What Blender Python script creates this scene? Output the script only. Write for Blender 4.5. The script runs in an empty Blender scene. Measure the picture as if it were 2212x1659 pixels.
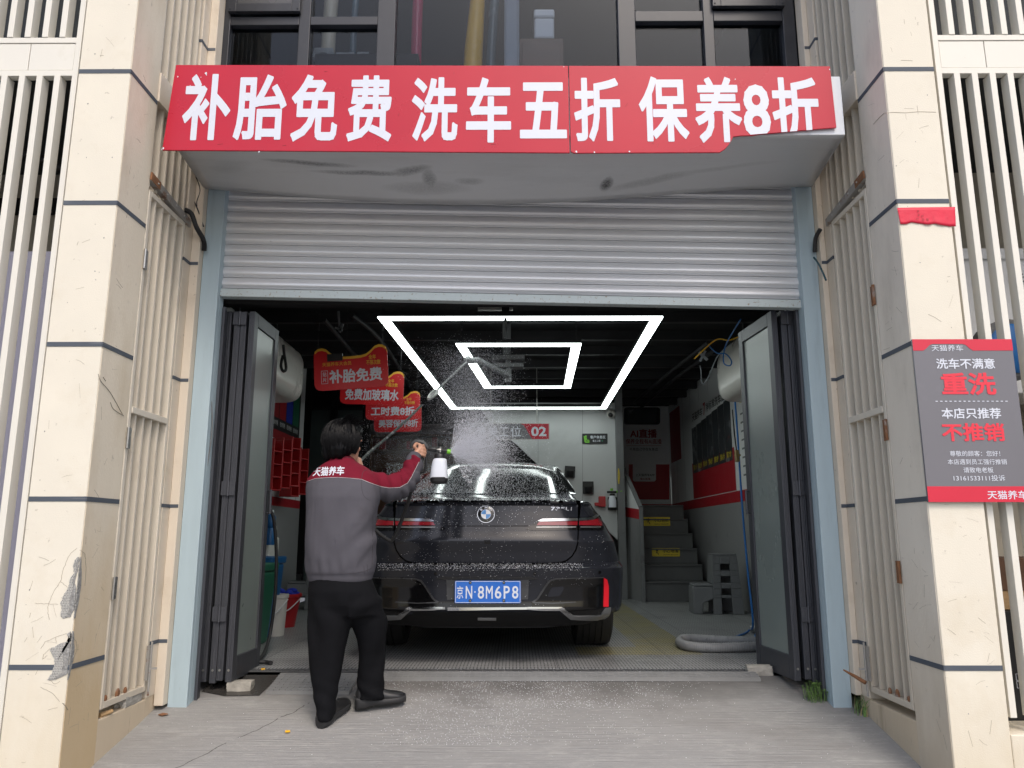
import bpy, bmesh, math, random
import numpy as np
from mathutils import Vector, Matrix, noise
from mathutils.geometry import delaunay_2d_cdt
R = math.radians
V = Vector
rnd = random.Random(7)
scene = bpy.context.scene
C = scene.collection

# ---------------------------------------------------------------- camera
CAM = V((0, 0, 0.835))            # shop floor is z = 0, the phone is held lower down the ramp
PITCH, YAW = R(11.03), 0.0047
cam_d = bpy.data.cameras.new('camera')
cam_d.sensor_width = 36
cam_d.lens = 1680 / 2212 * 36
cam_d.clip_start = 0.05
cam_d.clip_end = 900
cam = bpy.data.objects.new('camera', cam_d)
C.objects.link(cam)
cam.location = CAM
cam.rotation_euler = (math.pi / 2 + PITCH, 0, YAW)
scene.camera = cam
CAMROT = Matrix.Rotation(YAW, 3, 'Z') @ Matrix.Rotation(math.pi / 2 + PITCH, 3, 'X')

# ---------------------------------------------------------------- light
SUN_EL, SUN_AZ = R(52), R(18)     # sun behind the camera, to the right
world = bpy.data.worlds.new('World')
scene.world = world
world.use_nodes = True
wn = world.node_tree
bg = wn.nodes['Background']
sky = wn.nodes.new('ShaderNodeTexSky')
sky.sky_type = 'NISHITA'
sky.sun_disc = False
sky.sun_elevation = SUN_EL
sky.sun_rotation = math.pi - SUN_AZ
sky.air_density = 1.0
sky.dust_density = 3.6
sky.ozone_density = 0.8
wn.links.new(sky.outputs[0], bg.inputs[0])
bg.inputs[1].default_value = 0.15
sun_d = bpy.data.lights.new('sun', 'SUN')
sun_d.energy = 0.60
sun_d.angle = R(14)
sun_d.color = (1.0, 0.96, 0.89)
sun = bpy.data.objects.new('sun', sun_d)
C.objects.link(sun)
sdir = V((math.sin(SUN_AZ) * math.cos(SUN_EL), -math.cos(SUN_AZ) * math.cos(SUN_EL), math.sin(SUN_EL)))
sun.rotation_euler = sdir.to_track_quat('Z', 'Y').to_euler()
sun.location = (6, -10, 14)
scene.view_settings.view_transform = 'Standard'
scene.view_settings.look = 'None'
scene.view_settings.gamma = 1
scene.view_settings.exposure = 0.66
cy = scene.cycles
cy.use_denoising = True
cy.max_bounces = 8
cy.transparent_max_bounces = 24
cy.sample_clamp_indirect = 6

# ---------------------------------------------------------------- measuring
def ray(px, py):
    return CAMROT @ V(((px - 1106) / 1680, -(py - 829.5) / 1680, -1))
def P(px, py, d):
    r = ray(px, py); return CAM + r * (d / r.y)
def PX(px, py, X):
    r = ray(px, py); return CAM + r * (X / r.x)
def PZ(px, py, Z):
    r = ray(px, py); return CAM + r * ((Z - CAM.z) / r.z)
RAMP_Y, RAMP_Z, RAMP_S = 5.12, -0.024, 0.2
def gz(y):
    z = RAMP_Z - RAMP_S * (RAMP_Y - y)
    return max(z, -0.46)
def PG(px, py):
    r = ray(px, py)
    t = (RAMP_Z - RAMP_S * RAMP_Y - CAM.z) / (r.z - RAMP_S * r.y)
    return CAM + r * t

# ---------------------------------------------------------------- materials
def N(t, kind, **kw):
    n = t.nodes.new(kind)
    for k, v in kw.items(): setattr(n, k, v)
    return n
def mat(name, col, rough=0.6, metal=0.0, var=0.10, scale=5.0, bump=0.0, bscale=80.0, stain=None, sscale=3.0,
        slo=0.58, shi=0.75, stretch=(1, 1, 1), spec=0.5, coat=0.0, rvar=0.12, sdet=6):
    m = bpy.data.materials.new(name); m.use_nodes = True
    t = m.node_tree; L = t.links
    b = t.nodes['Principled BSDF']
    geo = N(t, 'ShaderNodeNewGeometry')
    mp = N(t, 'ShaderNodeMapping'); mp.inputs['Scale'].default_value = stretch
    L.new(geo.outputs['Position'], mp.inputs['Vector'])
    nz = N(t, 'ShaderNodeTexNoise'); nz.inputs['Scale'].default_value = scale; nz.inputs['Detail'].default_value = 7; nz.inputs['Roughness'].default_value = 0.6
    L.new(mp.outputs[0], nz.inputs['Vector'])
    mx = N(t, 'ShaderNodeMix', data_type='RGBA')
    c = list(col)
    mx.inputs[6].default_value = [max(0, x * (1 - 1.6 * var)) for x in c] + [1]
    mx.inputs[7].default_value = [min(1, x * (1 + 1.6 * var)) for x in c] + [1]
    L.new(nz.outputs[0], mx.inputs[0])
    out = mx.outputs[2]
    if stain:
        for i, (scol, ss, lo, hi, amt) in enumerate(stain if isinstance(stain, list) else [(stain, sscale, slo, shi, 1.0)]):
            n2 = N(t, 'ShaderNodeTexNoise'); n2.inputs['Scale'].default_value = ss; n2.inputs['Detail'].default_value = sdet; n2.inputs['Roughness'].default_value = 0.65
            mp2 = N(t, 'ShaderNodeMapping'); mp2.inputs['Scale'].default_value = stretch; mp2.inputs['Location'].default_value = (3.1 * (i + 1), 1.7, 5.3 * i)
            L.new(geo.outputs['Position'], mp2.inputs['Vector']); L.new(mp2.outputs[0], n2.inputs['Vector'])
            mr = N(t, 'ShaderNodeMapRange'); mr.inputs[1].default_value = lo; mr.inputs[2].default_value = hi; mr.inputs[4].default_value = amt
            L.new(n2.outputs[0], mr.inputs[0])
            m2 = N(t, 'ShaderNodeMix', data_type='RGBA'); m2.inputs[7].default_value = list(scol) + [1]
            L.new(mr.outputs[0], m2.inputs[0]); L.new(out, m2.inputs[6]); out = m2.outputs[2]
    L.new(out, b.inputs['Base Color'])
    mr = N(t, 'ShaderNodeMapRange'); mr.inputs[3].default_value = max(0.02, rough - rvar); mr.inputs[4].default_value = min(1, rough + rvar)
    L.new(nz.outputs[0], mr.inputs[0]); L.new(mr.outputs[0], b.inputs['Roughness'])
    b.inputs['Metallic'].default_value = metal
    b.inputs['Specular IOR Level'].default_value = spec
    b.inputs['Coat Weight'].default_value = coat; b.inputs['Coat Roughness'].default_value = 0.03
    if bump:
        n3 = N(t, 'ShaderNodeTexNoise'); n3.inputs['Scale'].default_value = bscale; n3.inputs['Detail'].default_value = 5
        L.new(mp.outputs[0], n3.inputs['Vector'])
        bp = N(t, 'ShaderNodeBump'); bp.inputs['Strength'].default_value = bump; bp.inputs['Distance'].default_value = 0.01
        L.new(n3.outputs[0], bp.inputs['Height']); L.new(bp.outputs[0], b.inputs['Normal'])
    return m
def emit(name, col, s):
    m = bpy.data.materials.new(name); m.use_nodes = True
    b = m.node_tree.nodes['Principled BSDF']
    b.inputs['Base Color'].default_value = (0.8, 0.8, 0.8, 1)
    b.inputs['Emission Color'].default_value = list(col) + [1]; b.inputs['Emission Strength'].default_value = s
    return m
def glass(name, tint, refl_rough=0.02, spec=1.5):
    m = bpy.data.materials.new(name); m.use_nodes = True
    t = m.node_tree; L = t.links; t.nodes.clear()
    o = N(t, 'ShaderNodeOutputMaterial'); tr = N(t, 'ShaderNodeBsdfTransparent'); tr.inputs[0].default_value = list(tint) + [1]
    gl = N(t, 'ShaderNodeBsdfGlossy'); gl.inputs['Roughness'].default_value = refl_rough; gl.inputs[0].default_value = (0.9, 0.93, 0.95, 1)
    fr = N(t, 'ShaderNodeFresnel'); fr.inputs[0].default_value = spec
    mx = N(t, 'ShaderNodeMixShader'); L.new(fr.outputs[0], mx.inputs[0]); L.new(tr.outputs[0], mx.inputs[1]); L.new(gl.outputs[0], mx.inputs[2]); L.new(mx.outputs[0], o.inputs[0])
    return m
M = {}
M['cream'] = mat('cream_render', (0.725, 0.675, 0.565), 0.8, var=0.05, scale=3, bump=0.12, bscale=160,
                 stain=[((0.55, 0.45, 0.29), 1.1, 0.56, 0.75, 0.45), ((0.30, 0.26, 0.2), 28, 0.66, 0.72, 0.5), ((0.62, 0.55, 0.42), 6, 0.55, 0.8, 0.4)])
M['cream_low'] = mat('stained_cream_render', (0.57, 0.47, 0.34), 0.85, var=0.09, scale=3, bump=0.2, bscale=120, stretch=(1, 1, 0.12),
                     stain=[((0.26, 0.19, 0.12), 7, 0.55, 0.72, 0.65), ((0.24, 0.2, 0.15), 40, 0.62, 0.7, 0.5)])
M['band'] = mat('dark_joint', (0.072, 0.085, 0.105), 0.7, var=0.2, scale=20, stretch=(0.3, 0.3, 4), stain=(0.2, 0.21, 0.22), sscale=9, slo=0.6, shi=0.8)
M['gate'] = mat('cream_gate_paint', (0.66, 0.60, 0.50), 0.5, var=0.06, scale=4, stretch=(1, 1, 0.35),
                stain=[((0.42, 0.34, 0.24), 4, 0.58, 0.8, 0.5), ((0.22, 0.13, 0.07), 22, 0.70, 0.76, 0.7)])
M['slat'] = mat('white_slat_paint', (0.72, 0.69, 0.61), 0.42, var=0.04, scale=3, stain=[((0.55, 0.5, 0.38), 5, 0.62, 0.8, 0.4), ((0.35, 0.28, 0.2), 40, 0.72, 0.76, 0.5)])
M['rust'] = mat('rust', (0.22, 0.10, 0.045), 0.9, var=0.4, scale=30, bump=0.3, stain=(0.35, 0.33, 0.31), sscale=12)
M['rail'] = mat('worn_grey_rail', (0.34, 0.325, 0.30), 0.5, metal=0.3, var=0.12, scale=8, stain=(0.22, 0.11, 0.06), sscale=10, slo=0.56, shi=0.66)
M['steel'] = mat('steel', (0.42, 0.41, 0.39), 0.35, metal=0.85, var=0.15, scale=20)
M['jamb'] = mat('pale_blue_jamb', (0.40, 0.50, 0.545), 0.5, var=0.06, scale=6, stretch=(3, 3, 0.3),
                stain=[((0.22, 0.27, 0.29), 4, 0.56, 0.8, 0.5), ((0.2, 0.2, 0.18), 45, 0.68, 0.73, 0.6)])
M['shutter'] = mat('galvanised_shutter', (0.72, 0.73, 0.745), 0.36, metal=0.35, var=0.012, rvar=0.02, scale=9, stretch=(0.9, 1, 1.6),
                   stain=[((0.55, 0.55, 0.555), 1.5, 0.55, 0.8, 0.35), ((0.3, 0.28, 0.26), 26, 0.69, 0.74, 0.4)])
M['shutbar'] = mat('painted_bottom_bar', (0.47, 0.53, 0.53), 0.5, metal=0.2, var=0.08, scale=10, stain=(0.22, 0.14, 0.07), sscale=60, slo=0.60, shi=0.68)
M['soffit'] = mat('grey_sheet', (0.56, 0.57, 0.58), 0.42, metal=0.25, var=0.05, scale=2, stretch=(0.4, 2, 2),
                  stain=[((0.36, 0.36, 0.365), 2.0, 0.52, 0.78, 0.5)])
def smudge(m):
    t = m.node_tree; L = t.links; b = t.nodes['Principled BSDF']; src = b.inputs['Base Color'].links[0].from_socket
    geo = N(t, 'ShaderNodeNewGeometry'); sx = N(t, 'ShaderNodeSeparateXYZ'); L.new(geo.outputs['Position'], sx.inputs[0]); x, y = sx.outputs[0], sx.outputs[1]
    nz = N(t, 'ShaderNodeTexNoise'); nz.inputs['Scale'].default_value = 4; nz.inputs['Detail'].default_value = 8; nz.inputs['Roughness'].default_value = 0.7; L.new(geo.outputs['Position'], nz.inputs['Vector'])
    n2 = N(t, 'ShaderNodeTexNoise'); n2.inputs['Scale'].default_value = 90; n2.inputs['Detail'].default_value = 3; L.new(geo.outputs['Position'], n2.inputs['Vector'])
    def mth(op, a, b_=None, c=None):
        n = N(t, 'ShaderNodeMath', operation=op)
        for i, q in enumerate((a, b_, c)):
            if q is None: continue
            if isinstance(q, (int, float)): n.inputs[i].default_value = q
            else: L.new(q, n.inputs[i])
        return n.outputs[0]
    def spot(cx, cy_, rx, ry, tilt, k):
        dx = mth('ADD', x, -cx); dy = mth('ADD', mth('ADD', y, -cy_), mth('MULTIPLY', dx, tilt)); dx = mth('MULTIPLY', dx, 1 / rx); dy = mth('ADD', mth('MULTIPLY', dy, 1 / ry), mth('MULTIPLY', mth('SUBTRACT', nz.outputs[0], 0.5), 1.6))
        r2 = mth('ADD', mth('MULTIPLY', dx, dx), mth('MULTIPLY', dy, dy)); return mth('MULTIPLY', mth('MAXIMUM', mth('SUBTRACT', 1.0, r2), 0.0), k * 0.7)
    acc = None
    for q in ((-1.22, 4.24, .30, .030, -0.10, .8), (-.92, 4.33, .34, .028, -0.02, .75), (-.62, 4.30, .14, .05, .25, .7), (-.52, 4.40, .05, .12, 0, .7), (-.55, 4.47, .3, .07, 0, .35), (-.28, 4.40, .10, .04, 0, .45), (.56, 4.46, .045, .085, .4, 1.2), (.85, 4.44, .3, .05, .3, .4), (1.2, 4.34, .4, .03, .2, .25), (-1.7, 4.3, .15, .08, .3, .2)):
        s_ = spot(*q); acc = s_ if acc is None else mth('MAXIMUM', acc, s_)
    acc = mth('MINIMUM', mth('MULTIPLY', acc, mth('MULTIPLY_ADD', n2.outputs[0], 1.6, 0.2)), 0.92)
    mx = N(t, 'ShaderNodeMix', data_type='RGBA'); mx.inputs[7].default_value = (0.035, 0.035, 0.036, 1); L.new(acc, mx.inputs[0]); L.new(src, mx.inputs[6]); L.new(mx.outputs[2], b.inputs['Base Color'])
smudge(M['soffit'])
M['signwhite'] = mat('white_sheet', (0.68, 0.72, 0.76), 0.4, var=0.04, scale=3)
M['red'] = mat('red_sign_film', (0.47, 0.008, 0.028), 0.30, var=0.07, scale=2, stain=[((0.43, 0.03, 0.05), 2.4, 0.55, 0.8, 0.4), ((0.27, 0.01, 0.02), 16, 0.68, 0.78, 0.4)], spec=0.4)
M['hangred'] = mat('hanging_sign_red', (0.62, 0.012, 0.018), 0.4, var=0.05)
M['hanggold'] = mat('hanging_sign_gold', (0.80, 0.44, 0.04), 0.4, var=0.05)
M['white_letter'] = mat('white_letter_film', (0.64, 0.665, 0.73), 0.3, var=0.02, scale=3, stain=(0.62, 0.63, 0.67), sscale=3)
M['white'] = mat('white_paint', (0.72, 0.73, 0.73), 0.5, var=0.04, scale=2, stain=(0.55, 0.56, 0.56), sscale=1.3)
M['whiteplastic'] = mat('white_plastic', (0.66, 0.645, 0.60), 0.3, var=0.05, scale=2, stain=(0.4, 0.37, 0.32), sscale=4, slo=0.6, shi=0.8)
M['black'] = mat('black_plastic', (0.012, 0.012, 0.013), 0.4, var=0.2)
M['rubber'] = mat('black_rubber', (0.018, 0.018, 0.019), 0.62, var=0.25, scale=12, bump=0.1)
M['ceil'] = mat('black_ceiling', (0.006, 0.006, 0.0065), 0.8, var=0.3)
M['pipe'] = mat('black_pipe', (0.02, 0.02, 0.022), 0.55, var=0.3)
M['alu'] = mat('dark_door_frame', (0.066, 0.069, 0.080), 0.45, metal=0.35, var=0.25, scale=14, stretch=(8, 8, 0.25),
               stain=[((0.16, 0.16, 0.165), 9, 0.60, 0.8, 0.5), ((0.45, 0.45, 0.45), 70, 0.72, 0.76, 0.5)])
M['frost'] = mat('frosted_glass', (0.21, 0.245, 0.232), 0.30, var=0.10, scale=1.6, stretch=(1, 1, 0.5), stain=[((0.23, 0.235, 0.21), 1.6, 0.5, 0.75, 0.6), ((0.3, 0.3, 0.28), 60, 0.66, 0.74, 0.35)], spec=0.8)
M['win'] = mat('window_frame', (0.022, 0.024, 0.03), 0.35, var=0.2, scale=6, stain=(0.05, 0.05, 0.05), sscale=3)
M['winglass'] = glass('window_glass', (0.68, 0.72, 0.77), spec=1.28)
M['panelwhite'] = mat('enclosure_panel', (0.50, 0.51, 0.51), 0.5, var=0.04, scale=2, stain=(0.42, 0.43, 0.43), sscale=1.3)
M['gapblack'] = mat('panel_gap_black', (0.001, 0.001, 0.001), 0.9, var=0.1, spec=0.0)
M['edge'] = mat('crease_and_highlight', (0.075, 0.076, 0.08), 0.3, metal=0.6, var=0.1)
M['greywall'] = mat('grey_wall_paint', (0.235, 0.235, 0.237), 0.6, var=0.08, scale=2, stain=(0.17, 0.17, 0.17), sscale=1.6)
M['darkwall'] = mat('dark_wall', (0.03, 0.035, 0.036), 0.6, var=0.3, scale=2)
M['redpaint'] = mat('red_paint', (0.36, 0.012, 0.02), 0.45, var=0.1)
M['seam'] = mat('seam_stitch', (0.045, 0.04, 0.046), 0.9, var=0.1)
M['redplastic'] = mat('red_plastic', (0.42, 0.018, 0.022), 0.4, var=0.12, scale=6)
M['darkred'] = mat('dark_red_ink', (0.30, 0.012, 0.018), 0.5, var=0.05)
M['yellow'] = mat('yellow_sign', (0.62, 0.47, 0.03), 0.5, var=0.12, scale=5, stain=(0.3, 0.24, 0.05), sscale=6)
M['ink'] = mat('black_ink', (0.015, 0.015, 0.016), 0.5, var=0.1)
M['gold'] = mat('gold_ink', (0.72, 0.46, 0.11), 0.45, var=0.08)
M['green'] = mat('green_plastic', (0.16, 0.48, 0.03), 0.35, var=0.1)
M['binblue'] = mat('blue_plastic', (0.012, 0.10, 0.26), 0.4, var=0.15, scale=5)
M['bingreen'] = mat('dark_green_plastic', (0.02, 0.13, 0.075), 0.4, var=0.15, scale=5)
M['hoseblue'] = mat('blue_hose', (0.012, 0.14, 0.42), 0.4, var=0.1)
M['clothblue'] = mat('blue_cloth', (0.008, 0.025, 0.32), 0.9, var=0.25, scale=20)
M['stool'] = mat('grey_plastic', (0.15, 0.154, 0.157), 0.5, var=0.1, scale=5, stain=(0.07, 0.07, 0.07), sscale=3)
M['hosegrey'] = mat('grey_hose', (0.24, 0.24, 0.237), 0.55, var=0.12, scale=10, stain=(0.12, 0.12, 0.12), sscale=14, slo=0.62, shi=0.72)
M['stone'] = mat('concrete_lump', (0.36, 0.34, 0.30), 0.95, var=0.25, scale=25, bump=0.6, bscale=70, stain=(0.16, 0.15, 0.14), sscale=6)
M['plate'] = mat('plate_blue', (0.018, 0.13, 0.52), 0.3, var=0.05, scale=4)
M['leaf'] = mat('weed_leaf', (0.13, 0.23, 0.055), 0.6, var=0.35, scale=30)
M['straw'] = mat('dry_grass', (0.33, 0.27, 0.13), 0.8, var=0.3, scale=30)
M['led'] = emit('led_diffuser', (0.90, 1.0, 0.97), 5.6)
M['wood'] = mat('pine_board', (0.45, 0.29, 0.14), 0.6, var=0.2, scale=5, stretch=(1, 1, 12))
M['brown'] = mat('brown_board', (0.13, 0.065, 0.035), 0.5, var=0.25, scale=4, stretch=(1, 6, 6))
M['lav'] = mat('lavender_sheet', (0.36, 0.36, 0.46), 0.5, var=0.05, scale=2)
M['mortar'] = mat('broken_plaster', (0.27, 0.265, 0.25), 0.95, var=0.35, scale=50, bump=1.0, bscale=90, stain=(0.5, 0.49, 0.46), sscale=40, slo=0.58, shi=0.66)
M['crack'] = mat('crack_line', (0.33, 0.285, 0.22), 0.9, var=0.2)
M['poster'] = mat('poster_grey', (0.155, 0.150, 0.165), 0.33, var=0.05, scale=2, stain=(0.2, 0.19, 0.205), sscale=2)
M['posterred'] = mat('poster_red', (0.60, 0.016, 0.045), 0.38, var=0.04)
M['ptextred'] = mat('poster_text_red', (0.72, 0.03, 0.055), 0.4, var=0.03)
M['paperred'] = mat('red_paper', (0.66, 0.012, 0.045), 0.5, var=0.08, scale=12, bump=0.2, bscale=45)
M['skin'] = mat('skin', (0.50, 0.27, 0.18), 0.5, var=0.12, scale=18)
M['hair'] = mat('black_hair', (0.0035, 0.0034, 0.004), 0.42, var=0.2, scale=30, stretch=(6, 6, 1), spec=0.10)
M['trousers'] = mat('black_trousers', (0.0062, 0.0064, 0.0078), 0.9, spec=0.12, var=0.25, scale=8, bump=0.12, bscale=220)
M['shoe'] = mat('black_shoe', (0.014, 0.014, 0.015), 0.42, var=0.3, scale=12)
M['piping'] = mat('white_piping', (0.45, 0.43, 0.44), 0.6, var=0.05)
M['paint'] = mat('dark_metallic_paint', (0.0165, 0.018, 0.0235), 0.14, metal=0.0, var=0.08, scale=3, coat=0.0, spec=0.42, rvar=0.03)
M['gloss'] = mat('gloss_black', (0.004, 0.004, 0.0045), 0.10, var=0.05, coat=0.0, rvar=0.03, spec=0.5)
M['carglass'] = mat('dark_car_glass', (0.006, 0.0065, 0.0075), 0.11, var=0.05, spec=0.6, coat=0.0, rvar=0.03)
M['chrome'] = mat('chrome', (0.48, 0.49, 0.50), 0.16, metal=1.0, var=0.04, rvar=0.06)
M['satin'] = mat('satin_grey_trim', (0.30, 0.305, 0.31), 0.35, metal=0.7, var=0.08)
M['matte'] = mat('matte_black', (0.0075, 0.0075, 0.008), 0.7, var=0.2, spec=0.25)
M['lampred'] = mat('lamp_red', (0.23, 0.006, 0.013), 0.13, var=0.15, scale=4, coat=1.0)
M['reflector'] = mat('reflector_red', (0.70, 0.012, 0.025), 0.3, var=0.06, coat=0.5)
M['recess'] = mat('recess_grey', (0.05, 0.052, 0.056), 0.4, var=0.1)
M['badgeblue'] = mat('badge_blue', (0.03, 0.22, 0.55), 0.2, var=0.03, coat=1)
M['badgewhite'] = mat('badge_white', (0.72, 0.73, 0.75), 0.3, var=0.03, coat=1)
M['bottle'] = mat('milky_bottle', (0.66, 0.69, 0.75), 0.35, var=0.05, scale=8)
M['foam'] = mat('water_foam', (0.80, 0.82, 0.85), 0.25, var=0.05, spec=0.8)
M['brass'] = mat('brass', (0.35, 0.27, 0.13), 0.4, metal=0.8, var=0.1)
M['hoseworn'] = mat('worn_hose', (0.035, 0.045, 0.042), 0.6, var=0.3, scale=30, stain=(0.4, 0.42, 0.41), sscale=25, slo=0.56, shi=0.66)
M['photo'] = mat('poster_photo', (0.035, 0.04, 0.045), 0.4, var=0.6, scale=3.5, stain=[((0.30, 0.31, 0.32), 2.6, 0.56, 0.64, 0.7), ((0.2, 0.02, 0.02), 2.0, 0.60, 0.66, 0.8)])
M['spray'] = mat('water_spray', (0.80, 0.81, 0.86), 0.3, var=0.05, spec=0.8)
M['stoolb'] = mat('gun_grey', (0.045, 0.046, 0.047), 0.45, var=0.15)
M['brick'] = mat('shelf_goods', (0.12, 0.03, 0.022), 0.6, var=0.5, scale=14, stain=(0.13, 0.10, 0.06), sscale=16)
M['film_beige'] = mat('beige_film', (0.75, 0.65, 0.46), 0.35, var=0.06)
M['film_yellow'] = mat('yellow_film', (0.85, 0.46, 0.02), 0.3, var=0.08)
M['film_red'] = mat('red_film', (0.55, 0.02, 0.09), 0.25, var=0.08)
M['film_teal'] = mat('teal_film', (0.03, 0.08, 0.10), 0.25, var=0.1)

# jacket: red yoke stitched into a grey cloth; set by the garment's own cut (see make_person)
M['jgrey'] = mat('grey_jacket_cloth', (0.084, 0.081, 0.094), 0.9, spec=0.15, var=0.10, scale=5, bump=0.10, bscale=260, stain=(0.066, 0.061, 0.069), sscale=4)
M['jred'] = mat('red_jacket_cloth', (0.155, 0.009, 0.023), 0.85, spec=0.15, var=0.12, scale=6, bump=0.10, bscale=260, stain=(0.085, 0.011, 0.017), sscale=5, slo=0.6, shi=0.8)

def concrete():
    m = mat('ramp_concrete', (0.262, 0.257, 0.248), 0.9, var=0.12, scale=1.3, bump=0.25, bscale=90,
            stain=[((0.38, 0.37, 0.35), 7, 0.52, 0.66, 0.40), ((0.36, 0.352, 0.335), 22, 0.54, 0.66, 0.45), ((0.19, 0.18, 0.17), 1.3, 0.50, 0.72, 0.65), ((0.16, 0.15, 0.14), 38, 0.62, 0.70, 0.4), ((0.10, 0.095, 0.09), 95, 0.68, 0.72, 0.45)], stretch=(0.9, 2.0, 1), sdet=12)
    t = m.node_tree; L = t.links; b = t.nodes['Principled BSDF']
    src = b.inputs['Base Color'].links[0].from_socket
    geo = N(t, 'ShaderNodeNewGeometry'); sx = N(t, 'ShaderNodeSeparateXYZ'); L.new(geo.outputs['Position'], sx.inputs[0])
    def mth(op, a, b_=None, c=None):
        n = N(t, 'ShaderNodeMath', operation=op)
        for i, q in enumerate((a, b_, c)):
            if q is None: continue
            if isinstance(q, (int, float)): n.inputs[i].default_value = q
            else: L.new(q, n.inputs[i])
        return n.outputs[0]
    nz = N(t, 'ShaderNodeTexNoise'); nz.inputs['Scale'].default_value = 7; nz.inputs['Detail'].default_value = 6; L.new(geo.outputs['Position'], nz.inputs['Vector'])
    wob = mth('MULTIPLY', mth('SUBTRACT', nz.outputs[0], 0.5), 0.10)
    # a crack running down the ramp: x = -1.19 + (y-4.7)*0.72
    line = mth('SUBTRACT', sx.outputs[0], mth('ADD', mth('MULTIPLY_ADD', mth('SUBTRACT', sx.outputs[1], 4.75), 0.62, -1.15), wob))
    ck = mth('MULTIPLY', mth('LESS_THAN', mth('ABSOLUTE', line), 0.0035), mth('LESS_THAN', sx.outputs[1], 4.85))
    ck2 = mth('MULTIPLY', ck, mth('GREATER_THAN', nz.outputs[0], 0.40))
    # damp patches by the threshold (a lasting dirt stain)
    n4 = N(t, 'ShaderNodeTexNoise'); n4.inputs['Scale'].default_value = 3.5; n4.inputs['Detail'].default_value = 7; L.new(geo.outputs['Position'], n4.inputs['Vector'])
    edge = mth('ADD', sx.outputs[1], mth('MULTIPLY', mth('SUBTRACT', n4.outputs[0], 0.5), 0.55))
    wet = N(t, 'ShaderNodeMapRange'); wet.inputs[1].default_value = 4.66; wet.inputs[2].default_value = 5.0; L.new(edge, wet.inputs[0])
    m1 = N(t, 'ShaderNodeMix', data_type='RGBA'); m1.inputs[7].default_value = (0.105, 0.10, 0.095, 1); L.new(mth('MULTIPLY', wet.outputs[0], 0.85), m1.inputs[0]); L.new(src, m1.inputs[6])
    m2 = N(t, 'ShaderNodeMix', data_type='RGBA'); m2.inputs[7].default_value = (0.07, 0.065, 0.06, 1); L.new(ck2, m2.inputs[0]); L.new(m1.outputs[2], m2.inputs[6])
    L.new(m2.outputs[2], b.inputs['Base Color'])
    # fine broom lines across the ramp
    wv = N(t, 'ShaderNodeTexNoise'); mp = N(t, 'ShaderNodeMapping'); mp.inputs['Scale'].default_value = (3, 75, 1); L.new(geo.outputs['Position'], mp.inputs[0]); L.new(mp.outputs[0], wv.inputs['Vector'])
    wv.inputs['Scale'].default_value = 1.0; wv.inputs['Detail'].default_value = 4
    bp = N(t, 'ShaderNodeBump'); bp.inputs['Strength'].default_value = 0.9; bp.inputs['Distance'].default_value = 0.008
    old = b.inputs['Normal'].links[0].from_socket
    L.new(wv.outputs[0], bp.inputs['Height']); L.new(old, bp.inputs['Normal']); L.new(bp.outputs[0], b.inputs['Normal'])
    return m
M['concrete'] = concrete()

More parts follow.
